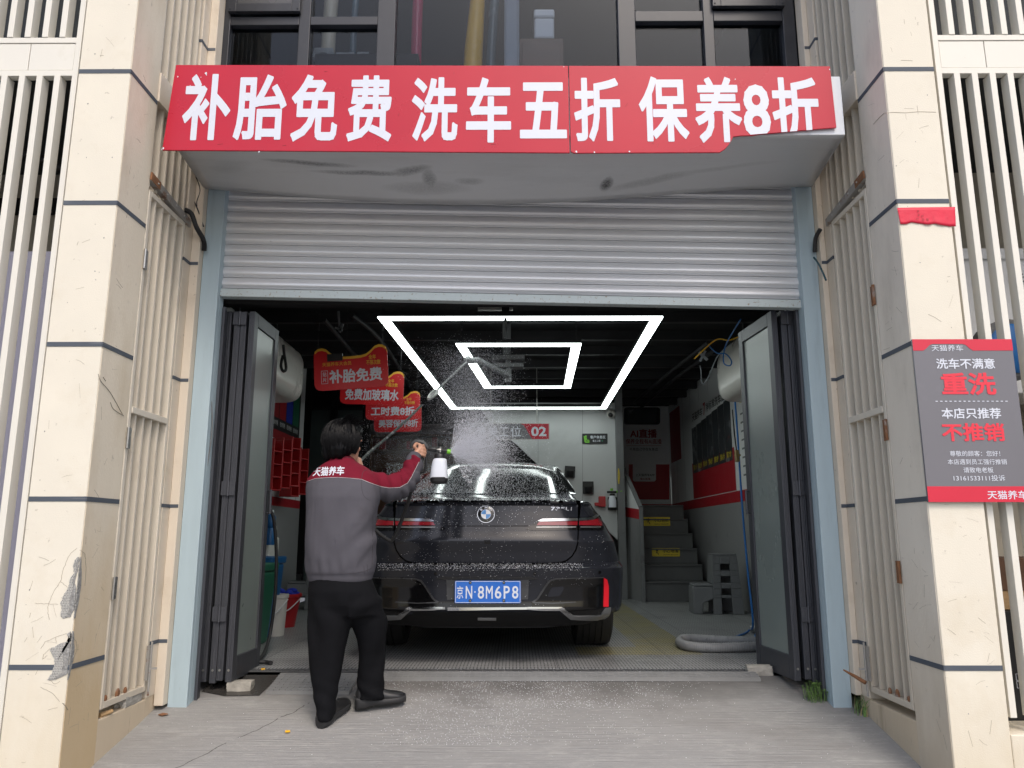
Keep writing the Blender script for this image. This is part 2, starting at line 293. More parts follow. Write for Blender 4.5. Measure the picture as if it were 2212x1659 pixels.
def grid_tile(name, base, yellow):
    """interlocking plastic floor tiles: dashed slots along the bay, yellow tiles marking the bay edge"""
    m = mat(name, base, 0.45, var=0.16, scale=3, stain=[((0.05, 0.05, 0.05), 1.7, 0.52, 0.75, 0.6), ((0.25, 0.25, 0.25), 50, 0.66, 0.72, 0.5)], bump=0.05)
    t = m.node_tree; L = t.links; b = t.nodes['Principled BSDF']
    src = b.inputs['Base Color'].links[0].from_socket
    geo = N(t, 'ShaderNodeNewGeometry'); sx = N(t, 'ShaderNodeSeparateXYZ'); L.new(geo.outputs['Position'], sx.inputs[0])
    x, y = sx.outputs[0], sx.outputs[1]
    def mth(op, a, b_=None, c=None):
        n = N(t, 'ShaderNodeMath', operation=op)
        for i, q in enumerate((a, b_, c)):
            if q is None: continue
            if isinstance(q, (int, float)): n.inputs[i].default_value = q
            else: L.new(q, n.inputs[i])
        return n.outputs[0]
    def inside(x0, x1, y0, y1):
        a = mth('MULTIPLY', mth('GREATER_THAN', x, x0), mth('LESS_THAN', x, x1))
        return mth('MULTIPLY', a, mth('MULTIPLY', mth('GREATER_THAN', y, y0), mth('LESS_THAN', y, y1)))
    if yellow:
        msk = mth('MAXIMUM', inside(0.92, 1.34, 5.82, 11.0), inside(0.45, 1.34, 5.82, 6.22))
        nz = N(t, 'ShaderNodeTexNoise'); nz.inputs['Scale'].default_value = 3; nz.inputs['Detail'].default_value = 6; L.new(geo.outputs['Position'], nz.inputs['Vector'])
        mr = N(t, 'ShaderNodeMapRange'); mr.inputs[1].default_value = 0.35; mr.inputs[2].default_value = 0.7; mr.inputs[3].default_value = 0.85; mr.inputs[4].default_value = 0.35; L.new(nz.outputs[0], mr.inputs[0])
        my = N(t, 'ShaderNodeMix', data_type='RGBA'); my.inputs[7].default_value = (0.30, 0.25, 0.075, 1); L.new(mth('MULTIPLY', msk, mr.outputs[0]), my.inputs[0]); L.new(src, my.inputs[6]); src = my.outputs[2]
    fx = mth('FRACT', mth('MULTIPLY', x, 1 / 0.023)); fy = mth('FRACT', mth('MULTIPLY', y, 1 / 0.095))
    slot = mth('MULTIPLY', mth('LESS_THAN', fx, 0.34), mth('LESS_THAN', fy, 0.80))
    tx = mth('LESS_THAN', mth('FRACT', mth('MULTIPLY_ADD', x, 2.5, 0.33)), 0.012); ty = mth('LESS_THAN', mth('FRACT', mth('MULTIPLY_ADD', y, 2.5, 0.2)), 0.012)
    dark = mth('MAXIMUM', mth('MULTIPLY', slot, 0.85), mth('MULTIPLY', mth('MAXIMUM', tx, ty), 0.8))
    m2 = N(t, 'ShaderNodeMix', data_type='RGBA'); m2.inputs[7].default_value = (0.012, 0.012, 0.012, 1); L.new(dark, m2.inputs[0]); L.new(src, m2.inputs[6])
    L.new(m2.outputs[2], b.inputs['Base Color'])
    return m
M['tile'] = grid_tile('floor_tiles', (0.28, 0.283, 0.283), True)

# ---------------------------------------------------------------- objects
ORG = {}
def tag(o, label=None, cat=None, group=None, kind=None):
    if label: o['label'] = label
    if cat: o['category'] = cat
    if group: o['group'] = group
    if kind: o['kind'] = kind
    return o
def thing(name, label, cat, loc, group=None, kind=None):
    o = bpy.data.objects.new(name, None); C.objects.link(o); o.location = V(loc); o.empty_display_size = 0.1
    ORG[o.name] = V(loc)
    return tag(o, label, cat, group, kind)

class MB:
    def __init__(s): s.v = []; s.f = []; s.m = []
    def add(s, vs, fs, mi=0):
        k = len(s.v); s.v += [V(p) for p in vs]
        for f in fs: s.f.append([i + k for i in f]); s.m.append(mi)
        return s
    def obox(s, c, ax, ay, az, mi=0):
        c, ax, ay, az = V(c), V(ax), V(ay), V(az)
        vs = [c + ax * i + ay * j + az * k for k in (-1, 1) for j in (-1, 1) for i in (-1, 1)]
        return s.add(vs, [(0, 2, 3, 1), (4, 5, 7, 6), (0, 1, 5, 4), (2, 6, 7, 3), (0, 4, 6, 2), (1, 3, 7, 5)], mi)
    def box(s, x0, x1, y0, y1, z0, z1, mi=0):
        return s.obox(((x0 + x1) / 2, (y0 + y1) / 2, (z0 + z1) / 2), ((x1 - x0) / 2, 0, 0), (0, (y1 - y0) / 2, 0), (0, 0, (z1 - z0) / 2), mi)
    def bar(s, a, b, w, h, up=(0, 0, 1), mi=0):
        a, b = V(a), V(b); d = (b - a); l = d.length; d.normalize(); up = V(up)
        sd = d.cross(up).normalized(); u = sd.cross(d)
        return s.obox((a + b) / 2, d * (l / 2), sd * (w / 2), u * (h / 2), mi)
    def prism(s, pts, vec, mi=0):
        pts = [V(p) for p in pts]; vec = V(vec); n = len(pts)
        s.add(pts + [p + vec for p in pts], [list(range(n))[::-1], list(range(n, 2 * n))] + [(i, (i + 1) % n, n + (i + 1) % n, n + i) for i in range(n)], mi)
        return s
    def quad(s, a, b, c, d, mi=0): return s.add([a, b, c, d], [(0, 1, 2, 3)], mi)
    def tube(s, pts, r, n=8, mi=0, cap=True, closed=False):
        pts = [V(p) for p in pts]; k = len(pts)
        rs = r if isinstance(r, (list, tuple)) else [r] * k
        vs, fs = [], []; nrm = None
        for i, p in enumerate(pts):
            if closed: d = pts[(i + 1) % k] - pts[i - 1]
            else: d = pts[min(i + 1, k - 1)] - pts[max(i - 1, 0)]
            d.normalize()
            if nrm is None: nrm = d.orthogonal().normalized()
            nrm = (nrm - d * nrm.dot(d)).normalized(); b = d.cross(nrm)
            for j in range(n):
                a = 2 * math.pi * j / n; vs.append(p + (nrm * math.cos(a) + b * math.sin(a)) * rs[i])
        for i in range(k if closed else k - 1):
            i2 = (i + 1) % k
            for j in range(n): fs.append((i * n + j, i * n + (j + 1) % n, i2 * n + (j + 1) % n, i2 * n + j))
        if cap and not closed: fs += [list(range(n))[::-1], list(range((k - 1) * n, k * n))]
        return s.add(vs, fs, mi)
    def lathe(s, prof, c, axis=(0, 0, 1), n=24, mi=0, cap=True):
        """prof: (radius, height along axis)"""
        c = V(c); ax = V(axis).normalized(); u = ax.orthogonal().normalized(); w = ax.cross(u); vs, fs = [], []
        for r, h in prof:
            for j in range(n):
                a = 2 * math.pi * j / n; vs.append(c + ax * h + (u * math.cos(a) + w * math.sin(a)) * r)
        k = len(prof)
        for i in range(k - 1):
            for j in range(n): fs.append((i * n + j, i * n + (j + 1) % n, (i + 1) * n + (j + 1) % n, (i + 1) * n + j))
        if cap: fs += [list(range(n))[::-1], list(range((k - 1) * n, k * n))]
        return s.add(vs, fs, mi)
    def loft(s, rings, mi=0, cap=True):
        n = len(rings[0]); vs = [p for r_ in rings for p in r_]; fs = []
        for i in range(len(rings) - 1):
            for j in range(n): fs.append((i * n + j, i * n + (j + 1) % n, (i + 1) * n + (j + 1) % n, (i + 1) * n + j))
        if cap: fs += [list(range(n))[::-1], list(range((len(rings) - 1) * n, len(rings) * n))]
        return s.add(vs, fs, mi)
    def ball(s, c, r, mi=0, n=12):
        c = V(c); rx, ry, rz = (r, r, r) if isinstance(r, (int, float)) else r
        vs, fs = [], []; k = n // 2
        for i in range(1, k):
            t = math.pi * i / k
            for j in range(n):
                a = 2 * math.pi * j / n; vs.append(c + V((rx * math.sin(t) * math.cos(a), ry * math.sin(t) * math.sin(a), rz * math.cos(t))))
        for i in range(k - 2):
            for j in range(n): fs.append((i * n + j, (i + 1) * n + j, (i + 1) * n + (j + 1) % n, i * n + (j + 1) % n))
        vs += [c + V((0, 0, rz)), c - V((0, 0, rz))]; a = len(vs) - 2
        for j in range(n): fs.append((a, j, (j + 1) % n)); fs.append((a + 1, (k - 2) * n + (j + 1) % n, (k - 2) * n + j))
        return s.add(vs, fs, mi)
    def drop(s, c, r, mi=0):
        x, y, z = c
        return s.add([(x + r, y, z), (x - r, y, z), (x, y + r, z), (x, y - r, z), (x, y, z + r), (x, y, z - r)],
                     [(0, 2, 4), (2, 1, 4), (1, 3, 4), (3, 0, 4), (2, 0, 5), (1, 2, 5), (3, 1, 5), (0, 3, 5)], mi)
    def build(s, name, mats, parent=None, smooth=None, bevel=0, seg=2):
        if not isinstance(mats, (list, tuple)): mats = [mats]
        if parent is not None: org = ORG[parent.name]
        else:
            xs = [p.x for p in s.v]; ys = [p.y for p in s.v]; zs = [p.z for p in s.v]
            org = V(((min(xs) + max(xs)) / 2, (min(ys) + max(ys)) / 2, min(zs)))
        me = bpy.data.meshes.new(name)
        me.from_pydata([p - org for p in s.v], [], s.f); me.validate()
        for q in mats: me.materials.append(M[q] if isinstance(q, str) else q)
        if len(me.polygons) == len(s.m): me.polygons.foreach_set('material_index', s.m)
        bm = bmesh.new(); bm.from_mesh(me); bmesh.ops.recalc_face_normals(bm, faces=bm.faces); bm.to_mesh(me); bm.free()
        if smooth:
            me.polygons.foreach_set('use_smooth', [True] * len(me.polygons)); me.set_sharp_from_angle(angle=R(smooth))
        me.update()
        o = bpy.data.objects.new(name, me); C.objects.link(o)
        if parent is not None: o.parent = parent
        else: o.location = org
        ORG[o.name] = org
        if bevel:
            b = o.modifiers.new('bevel', 'BEVEL'); b.width = bevel; b.segments = seg; b.limit_method = 'ANGLE'; b.angle_limit = R(40)
        return o

def spline(pts, n=10, closed=False):
    pts = [V(p) for p in pts]; out = []; k = len(pts)
    for i in range(k if closed else k - 1):
        if closed: p0, p1, p2, p3 = pts[i - 1], pts[i], pts[(i + 1) % k], pts[(i + 2) % k]
        else: p0, p1, p2, p3 = pts[max(i - 1, 0)], pts[i], pts[i + 1], pts[min(i + 2, k - 1)]
        for j in range(n):
            t = j / n
            out.append(0.5 * ((2 * p1) + (p2 - p0) * t + (2 * p0 - 5 * p1 + 4 * p2 - p3) * t * t + (3 * p1 - p0 - 3 * p2 + p3) * t ** 3))
    if not closed: out.append(pts[-1])
    return out

# ---------------------------------------------------------------- lettering
_glyphs = {}
def glyph(body, bold):
    k = (body, bold)
    if k not in _glyphs:
        c = bpy.data.curves.new('lettering', 'FONT'); c.body = body; c.size = 1; c.resolution_u = 3
        o = bpy.data.objects.new('lettering', c); C.objects.link(o)
        bpy.context.view_layer.update()
        me = bpy.data.meshes.new_from_object(o.evaluated_get(bpy.context.evaluated_depsgraph_get()))
        bm = bmesh.new(); bm.from_mesh(me); bmesh.ops.remove_doubles(bm, verts=bm.verts, dist=1e-5)
        vs = [(p.co.x, p.co.y) for p in bm.verts]; bm.verts.index_update(); fs = [[q.index for q in p.verts] for p in bm.faces]
        rim = [(e.verts[0].index, e.verts[1].index) for e in bm.edges if len(e.link_faces) == 1]; bm.free()
        bpy.data.objects.remove(o); bpy.data.curves.remove(c); bpy.data.meshes.remove(me)
        if bold > 0:                       # thicken the strokes: union of the outline swept by a disc
            pv = [V(p) for p in vs]; pf = [list(f_) for f_ in fs]
            for i, j in rim:
                p, q = V(vs[i]), V(vs[j]); d_ = q - p
                if d_.length < 1e-6: continue
                n_ = V((-d_.y, d_.x)).normalized() * bold; d_ = d_.normalized() * bold * 0.7; k0 = len(pv)
                pv += [p - n_ - d_, q - n_ + d_, q + n_ + d_, p + n_ - d_]; pf.append([k0, k0 + 1, k0 + 2, k0 + 3])
            es = []
            for f_ in pf: es += [(f_[i], f_[(i + 1) % len(f_)]) for i in range(len(f_))]
            res = delaunay_2d_cdt(pv, es, [], 0, 1e-5)
            ov = np.array([(p.x, p.y) for p in res[0]]); tri = np.array([list(f_) for f_ in res[2]]); cen = ov[tri].mean(1); keep = np.zeros(len(tri), bool)
            for f_ in pf:
                q = np.array([pv[i] for i in f_]); e_ = np.roll(q, -1, 0) - q; m_ = ~keep
                m_ &= (cen[:, 0] >= q[:, 0].min()) & (cen[:, 0] <= q[:, 0].max()) & (cen[:, 1] >= q[:, 1].min()) & (cen[:, 1] <= q[:, 1].max())
                ix = np.nonzero(m_)[0]
                if not len(ix): continue
                cr = e_[None, :, 0] * (cen[ix][:, None, 1] - q[None, :, 1]) - e_[None, :, 1] * (cen[ix][:, None, 0] - q[None, :, 0])
                keep[ix[(cr >= 0).all(1) | (cr <= 0).all(1)]] = True
            vs = [tuple(p) for p in ov.tolist()]; fs = tri[keep].tolist()
        used = sorted({i for f_ in fs for i in f_}); rm = {i: k_ for k_, i in enumerate(used)}; vs = [vs[i] for i in used]; fs = [[rm[i] for i in f_] for f_ in fs]
        x0 = min(p[0] for p in vs); x1 = max(p[0] for p in vs); y0 = min(p[1] for p in vs); y1 = max(p[1] for p in vs)
        _glyphs[k] = ([((x - x0) / (x1 - x0), (y - y0) / (y1 - y0)) for x, y in vs], fs)
    return _glyphs[k]
def put_text(mb, body, o, ux, uy, w, h, bold=0.012, mi=0, off=0.002, slant=0):
    """lettering fitted into a w x h box whose lower left corner is o"""
    vs, fs = glyph(body, bold); ux, uy = V(ux), V(uy); n = ux.cross(uy).normalized(); o = V(o)
    mb.add([o + ux * (x * w + slant * y * h) + uy * (y * h) + n * off for x, y in vs], fs, mi)
def ptext(mb, body, x0, y0, x1, y1, d, bold=0.012, mi=0):
    """lettering on a plane facing the camera side at depth d; box in photo coordinates"""
    a = P(x0, (y0 + y1) / 2, d); b = P(x1, (y0 + y1) / 2, d); zt = P(x0, y0, d).z; zb = P(x0, y1, d).z
    put_text(mb, body, (a.x, d, zb), (1, 0, 0), (0, 0, 1), b.x - a.x, zt - zb, bold, mi, 0)
def rrect(w, h, r, n=5):
    pts = []
    for cx, cy, a0 in ((w - r, h - r, 0), (r, h - r, 90), (r, r, 180), (w - r, r, 270)):
        for i in range(n + 1):
            a = R(a0 + 90 * i / n); pts.append((cx + r * math.cos(a), cy + r * math.sin(a)))
    return pts
def plate3(mb, o, ux, uy, pts, t=0.002, mi=0, off=0.0):
    o, ux, uy = V(o), V(ux), V(uy); n = ux.cross(uy).normalized()
    mb.prism([o + ux * x + uy * y + n * off for x, y in pts], n * t, mi)

# ================================================================ ground and floor
def build_ground():
    mb = MB(); ys = [-400, -120, -40, -12, -5, 0, 1.5, 2.3] + [2.6 + 0.08 * i for i in range(32)] + [RAMP_Y]
    xs = [-300, -60, -15, -6] + [-4 + 0.16 * i for i in range(51)] + [6, 15, 60, 300]
    vs = []
    for y in ys:
        for x in xs:
            z = gz(y)
            if abs(x) < 4.2 and 2.5 < y < 5.05: z += 0.006 * noise.noise(V((x * 1.3, y * 1.7, 0))) + 0.002 * noise.noise(V((x * 7, y * 7, 3)))
            vs.append((x, y, z))
    n = len(xs)
    fs = [(j * n + i, j * n + i + 1, (j + 1) * n + i + 1, (j + 1) * n + i) for j in range(len(ys) - 1) for i in range(n - 1)]
    mb.add(vs, fs)
    mb.quad((-300, RAMP_Y, RAMP_Z), (300, RAMP_Y, RAMP_Z), (300, RAMP_Y + 0.3, -0.6), (-300, RAMP_Y + 0.3, -0.6))
    mb.quad((-300, RAMP_Y + 0.3, -0.6), (300, RAMP_Y + 0.3, -0.6), (300, 400, -0.6), (-300, 400, -0.6))
    o = mb.build('ground', 'concrete', smooth=40); o['kind'] = 'structure'
    f = MB(); f.quad((-2.75, 5.24, 0), (2.6, 5.24, 0), (2.6, 13.2, 0), (-2.75, 13.2, 0))
    f.quad((-2.75, 5.24, 0), (2.6, 5.24, 0), (2.6, 5.24, -0.06), (-2.75, 5.24, -0.06))
    o = f.build('floor', 'tile'); o['kind'] = 'structure'
    # patterned edge tiles, one strip lying along the threshold
    e = MB(); y0, y1 = 5.145, 5.238
    x = -2.6
    while x < 2.55:
        w = 0.398
        e.box(x, x + w, y0, y1, -0.05, -0.008)
        for k in range(9):
            cx = x + 0.022 + 0.044 * k
            for s in (-1, 1):
                e.bar((cx - 0.018, (y0 + y1) / 2 - 0.03 * s, -0.006), (cx + 0.018, (y0 + y1) / 2 + 0.03 * s, -0.006), 0.006, 0.008)
        e.box(x, x + w, y0, y0 + 0.010, -0.05, -0.002); e.box(x, x + w, y1 - 0.010, y1, -0.05, -0.002)
        x += 0.4
    o = e.build('floor_edging', mat('edging_plastic', (0.10, 0.102, 0.104), 0.5, var=0.2, scale=6, stain=(0.2, 0.2, 0.2), sscale=20))
    tag(o, 'patterned grey plastic edging strip across the wash bay threshold', 'floor edging')
build_ground()

def grate(name, x0, x1, y0, y1, pitch, label, group=None):
    mb = MB(); z = lambda y: gz(y) + 0.012
    t = thing(name, label, 'drain grate', ((x0 + x1) / 2, (y0 + y1) / 2, z((y0 + y1) / 2)))
    n = max(3, int((y1 - y0) / pitch))
    for i in range(n + 1):
        y = y0 + (y1 - y0) * i / n; mb.bar((x0, y, z(y)), (x1, y, z(y)), 0.006, 0.022)
    k = int((x1 - x0) / pitch)
    for i in range(k + 1):
        x = x0 + (x1 - x0) * i / k; mb.bar((x, y0, z(y0) - 0.003), (x, y1, z(y1) - 0.003), 0.005, 0.014)
    mb.build('bars', 'steelgrate', t)
    b = MB(); b.quad((x0, y0, z(y0) - 0.0095), (x1, y0, z(y0) - 0.0095), (x1, y1, z(y1) - 0.0095), (x0, y1, z(y1) - 0.0095)); b.build('drain_pit', 'pit', t)
M['steelgrate'] = mat('grate_grey', (0.27, 0.27, 0.265), 0.5, metal=0.4, var=0.15, scale=10)
M['pit'] = mat('wet_pit', (0.042, 0.039, 0.036), 0.25, var=0.3, scale=8)
grate('drain_grate', -1.47, -0.98, 4.83, 5.10, 0.034, 'wide grey drain grate at the left end of the doorway beside the wet dark patch')
grate('drain_grate', -0.975, 1.50, 5.03, 5.125, 0.034, 'long narrow drain grate running across the doorway in front of the black sedan')
w = MB(); pts = [(-1.86, 4.86), (-1.7, 4.80), (-1.5, 4.805), (-1.475, 5.11), (-1.86, 5.11)]
w.prism([(x, y, gz(y) + 0.004) for x, y in pts], (0, 0, 0.003)); o = w.build('damp_patch', M['pit']); tag(o, kind='structure')

# ================================================================ pillars, plinths, gates
ZB = (0.248, 1.005, 1.757, 2.498, 3.238, 3.98, 4.72)
XL, XR = -2.03, 1.935          # reveal planes left and right of the bay
DF = 3.70                      # front plane of the pillars
GATE0, GATE1 = 4.02, 4.49      # gate from here to here in depth
def pillar(side, label):
    X = XL if side < 0 else XR; w = 0.272 if side < 0 else 0.262
    xo = X + side * w
    t = thing('pillar', label, 'pillar', ((X + xo) / 2, DF + 0.15, gz(DF)))
    mb = MB(); x0, x1 = min(X, xo), max(X, xo)
    # front skin with a slightly uneven corner edge
    mb.box(x0, x1, DF, GATE0 - 0.012, -0.75, 5.4)
    b = mb.build('shaft', 'cream', t, bevel=0.004)
    inner = MB(); ix = X - side * 0.0025
    zl = 5.4
    inner.box(min(X, ix), max(X, ix), DF + 0.006, GATE0 - 0.014, -0.75, zl)
    inner.build('inner_face', 'cream_inner_left' if side < 0 else 'cream_inner', t)
    for z in ZB:
        j = MB(); h = 0.0115
        j.box(x0 + 0.001, x1 - 0.001, DF - 0.0025, DF + 0.01, z - h, z + h)
        a, c = sorted((X, X - side * 0.005)); j.box(a, c, DF - 0.0025, GATE0 - 0.013, z - h, z + h)
        j.build('joint_band', 'band', t)
    return t
M['cream_inner_left'] = mat('cream_render_reveal', (0.72, 0.64, 0.51), 0.85, var=0.07, scale=3, bump=0.2, bscale=140, stretch=(1, 1, 0.35),
                            stain=[((0.46, 0.35, 0.20), 1.8, 0.50, 0.72, 0.55), ((0.24, 0.2, 0.15), 34, 0.64, 0.71, 0.5)])
def low_dirt(m, col, z0, z1, amt):
    # tan splash dirt rising from the ground with a ragged upper edge
    t = m.node_tree; L = t.links; b = t.nodes['Principled BSDF']; src = b.inputs['Base Color'].links[0].from_socket
    geo = N(t, 'ShaderNodeNewGeometry'); sx = N(t, 'ShaderNodeSeparateXYZ'); L.new(geo.outputs['Position'], sx.inputs[0])
    nz = N(t, 'ShaderNodeTexNoise'); nz.inputs['Scale'].default_value = 3; nz.inputs['Detail'].default_value = 9; nz.inputs['Roughness'].default_value = 0.7
    mp = N(t, 'ShaderNodeMapping'); mp.inputs['Scale'].default_value = (1.5, 1.5, 0.5); L.new(geo.outputs['Position'], mp.inputs[0]); L.new(mp.outputs[0], nz.inputs['Vector'])
    a = N(t, 'ShaderNodeMath', operation='MULTIPLY_ADD'); L.new(nz.outputs[0], a.inputs[0]); a.inputs[1].default_value = 1.1; L.new(sx.outputs[2], a.inputs[2])
    mr = N(t, 'ShaderNodeMapRange'); mr.inputs[1].default_value = z1 + 0.55; mr.inputs[2].default_value = z0 + 0.55; mr.inputs[4].default_value = amt; L.new(a.outputs[0], mr.inputs[0])
    mx = N(t, 'ShaderNodeMix', data_type='RGBA'); mx.inputs[7].default_value = list(col) + [1]; L.new(mr.outputs[0], mx.inputs[0]); L.new(src, mx.inputs[6]); L.new(mx.outputs[2], b.inputs['Base Color'])
low_dirt(M['cream_inner_left'], (0.50, 0.36, 0.19), 0.1, 1.1, 0.8)
low_dirt(M['cream'], (0.60, 0.51, 0.36), -0.3, 0.35, 0.6)
M['cream_inner'] = mat('cream_render_lifted_reveal', (0.77, 0.70, 0.59), 0.85, var=0.06, scale=3, bump=0.2, bscale=140, stretch=(1, 1, 0.35),
                       stain=[((0.42, 0.36, 0.28), 2.2, 0.52, 0.75, 0.5), ((0.24, 0.2, 0.15), 34, 0.66, 0.72, 0.5)])  # same render as the front, colour raised to brighten the shaded right reveal
pl = pillar(-1, 'cream rendered pillar whose corner plaster is broken off near the ground, left of the bay')
pr = pillar(1, 'cream rendered pillar with red paper and grey notice board, right of the bay')

# broken plaster on the left pillar corner (front-plane pixel outlines), cracks and scratches
def front_poly(pts, d=DF): return [P(x, y, d) for x, y in pts]
def z6(x, y): return (x * 0.6463 * 0.54, (2000 + y * 0.6463) * 0.54)
dmg = [[(487, 352), (470, 368), (455, 400), (462, 452), (432, 500), (428, 540), (398, 580), (376, 632), (385, 680), (376, 718), (392, 732), (440, 722), (462, 680), (474, 610), (470, 560), (466, 500), (484, 420), (492, 360)],
       [(438, 812), (415, 830), (440, 868), (372, 890), (310, 925), (340, 985), (338, 1030), (318, 1080), (296, 1112), (350, 1110), (414, 1080), (425, 1030), (432, 960), (437, 900), (444, 840)]]
for q in dmg:
    pts = []
    for i, (x, y) in enumerate(q):
        x2, y2 = q[(i + 1) % len(q)]
        for k in range(4):
            t_ = k / 4; j = rnd.uniform(-4, 4) if k else 0
            px, py = z6(x + (x2 - x) * t_ + j, y + (y2 - y) * t_ + j * 0.6); p = P(px, py, DF)
            pts.append(V((min(p.x, XL - 0.0005), DF - 0.003, p.z)))
    mb = MB(); mb.prism(pts, (0, 0.006, 0)); mb.build('bare_patch', 'mortar', pl)
    zs = [p.z for p in pts]; zt, zb = max(zs), min(zs); fm = MB()
    def spans(z):
        xs_ = sorted(p.x + (q2.x - p.x) * (z - p.z) / (q2.z - p.z) for p, q2 in zip(pts, pts[1:] + pts[:1]) if (p.z - z) * (q2.z - z) < 0); return list(zip(xs_[::2], xs_[1::2]))
    z = zb + 0.004
    while z < zt:
        for xa_, xb_ in spans(z):
            xe = xa_ + (xb_ - xa_) * 0.62
            fm.bar((xa_ + 0.001, DF - 0.0038, z), (xe, DF - 0.0038, z), 0.0012, 0.0012)
            x = xa_ + 0.003
            while x < xe: fm.bar((x, DF - 0.0042, z), (x, DF - 0.0042, z + 0.0068), 0.0012, 0.0008, up=(0, 1, 0)); x += 0.0072
        z += 0.0072
    fm.build('fibre_mesh', 'whiteplastic', pl); side = MB(); prof = []
    for i in range(13):
        z = zt + (zb - zt) * i / 12; f = math.sin(math.pi * min(1, i / 12)) ; prof.append(V((XL + 0.0055, DF - 0.002 + 0.002 + f * 0.022 + 0.006 * rnd.random(), z)))
    side.prism([V((XL + 0.0055, DF - 0.002, zt))] + prof + [V((XL + 0.0055, DF - 0.002, zb))], (-0.004, 0, 0)); side.build('bare_patch', 'mortar', pl)
ck = MB()
def crack(q, d=DF, r=0.0008, reveal=False):
    pts = []
    for i in range(len(q) - 1):
        for k in range(5):
            t_ = k / 5; x = q[i][0] + (q[i + 1][0] - q[i][0]) * t_ + rnd.uniform(-2.5, 2.5); y = q[i][1] + (q[i + 1][1] - q[i][1]) * t_ + rnd.uniform(-2.5, 2.5)
            px, py = z6(x, y); pts.append(PX(px, py, XL + 0.004) if reveal else P(px, py, DF - 0.0005))
    ck.tube(pts, r, n=4)
crack([(478, 300), (430, 340), (395, 420), (375, 505), (330, 570), (300, 640), (296, 700), (310, 750)])
crack([(375, 505), (405, 530), (425, 545)]); crack([(220, 640), (300, 643), (372, 645)]); crack([(415, 828), (340, 850), (280, 880), (245, 930)])
crack([(310, 920), (270, 955), (262, 985), (300, 960)]); crack([(300, 1110), (340, 1140), (380, 1118)]); crack([(345, 850), (350, 890)]); crack([(250, 1160), (330, 1200), (378, 1262)])
crack([(495, 310), (525, 335), (535, 420), (525, 560)], reveal=True); crack([(445, 840), (470, 870), (475, 930), (440, 1040)], reveal=True); crack([(440, 930), (500, 925)], reveal=True); crack([(385, 1255), (430, 1310)], reveal=True, r=0.0016)
ck.build('crack', 'crack', pl)
# one long diagonal scratch pair higher up on the left reveal
ck = MB()
def z5(x, y): return (x * 0.6317 * 0.54, (1000 + y * 0.6317) * 0.54)
for q in ([(622, 785), (640, 830), (700, 905), (780, 1045)], [(700, 965), (722, 1008), (785, 1050)], [(655, 805), (672, 830)]):
    pts = [PX(*z5(x + rnd.uniform(-2, 2), y), XL + 0.004) for x, y in q]; ck.tube(spline(pts, 5), 0.0016, n=4)
ck.build('scratch', 'crack', pl)
ck = MB()
def z4(x, y): return ((3000 + x * 0.6171) * 0.54, y * 0.6171 * 0.54)
pts = [P(*z4(x, y), DF - 0.0005) for x, y in ((872, 733), (930, 728), (1010, 731), (1090, 724), (1205, 727))]; ck.tube(pts, 0.0011, n=4)
pts = [PX(*z4(x, y), XR - 0.004) for x, y in ((870, 733), (840, 760), (800, 805))]; ck.tube(pts, 0.0011, n=4); ck.build('crack', 'crack', pr)

wr = random.Random(21)
for pil, X, sd in ((pl, XL, -1), (pr, XR, 1)):
    sc = MB(); ch = MB()
    for i in range(70):
        z = wr.uniform(-0.25, 3.6) if i % 3 else wr.uniform(-0.25, 0.9); face = wr.random() < 0.55; L = wr.uniform(0.01, 0.075); an = wr.choice((0, 0, 1.57, 1.2, 0.5, -0.6)) + wr.gauss(0, .25)
        if face:
            x = X + sd * wr.uniform(0.02, 0.24); p = V((x, DF - 0.0003, z)); e = V((math.cos(an), 0, math.sin(an))) * L
        else:
            p = V((X - sd * 0.0026, DF + wr.uniform(0.03, 0.25), z)); e = V((0, math.cos(an), math.sin(an))) * L
        if face and not (min(X, X + sd * .25) < (p + e).x < max(X, X + sd * .25)): continue
        if not face and not (DF + .01 < (p + e).y < GATE0 - .03): continue
        sc.tube([p, p + e * .5 + V((0, 0, wr.uniform(-.004, .004))), p + e], wr.uniform(0.0004, 0.0009), n=4)
    for i in range(15):
        z = wr.uniform(-0.25, 3.4); r_ = wr.uniform(0.0012, 0.0036); x = X + sd * wr.uniform(0.0, 0.25); c = V((x, DF - 0.0002, z)); k = [c + V((math.cos(a_) * r_ * wr.uniform(.5, 1.2), 0, math.sin(a_) * r_ * wr.uniform(.6, 1.6))) for a_ in (0, .9, 1.8, 2.7, 3.6, 4.5, 5.4)]
        k = [V((min(max(p.x, min(X, X + sd * .25)), max(X, X + sd * .25)), p.y, p.z)) for p in k]; ch.prism(k, (0, -0.0006, 0))
    sc.build('scratches', 'crack', pil); ch.build('chips', 'mortar', pil)
def plinth(side, label):
    X = XL if side < 0 else XR; mb = MB()
    xa, xb = sorted((X, X + side * 0.14))
    mb.box(xa, xb, GATE0 - 0.011, GATE1 + 0.02, -0.75, -0.045)
    mb.box(*sorted((X + side * 0.002, X + side * 0.14)), GATE1 + 0.02, 4.64, -0.75, 5.4)          # pilaster
    o = mb.build('plinth_wall', 'cream_low', bevel=0.006); return tag(o, label, 'low wall')
o = plinth(-1, 'stained cream plinth and strip of wall under the left louvred gate')
for z in ZB:
    pass
low_dirt(M['cream_inner'], (0.42, 0.33, 0.22), -0.2, 0.7, 0.65); low_dirt(M['gate'], (0.44, 0.36, 0.26), -0.1, 0.9, 0.45)
o2 = plinth(1, 'stained cream plinth and strip of wall under the right louvred gate')
M['pilaster'] = mat('cream_pilaster', (0.66, 0.58, 0.47), 0.8, var=0.06, scale=3, bump=0.15, bscale=120, stain=[((0.45, 0.36, 0.25), 3, 0.55, 0.75, 0.5), ((0.22, 0.18, 0.13), 26, 0.66, 0.71, 0.6)])
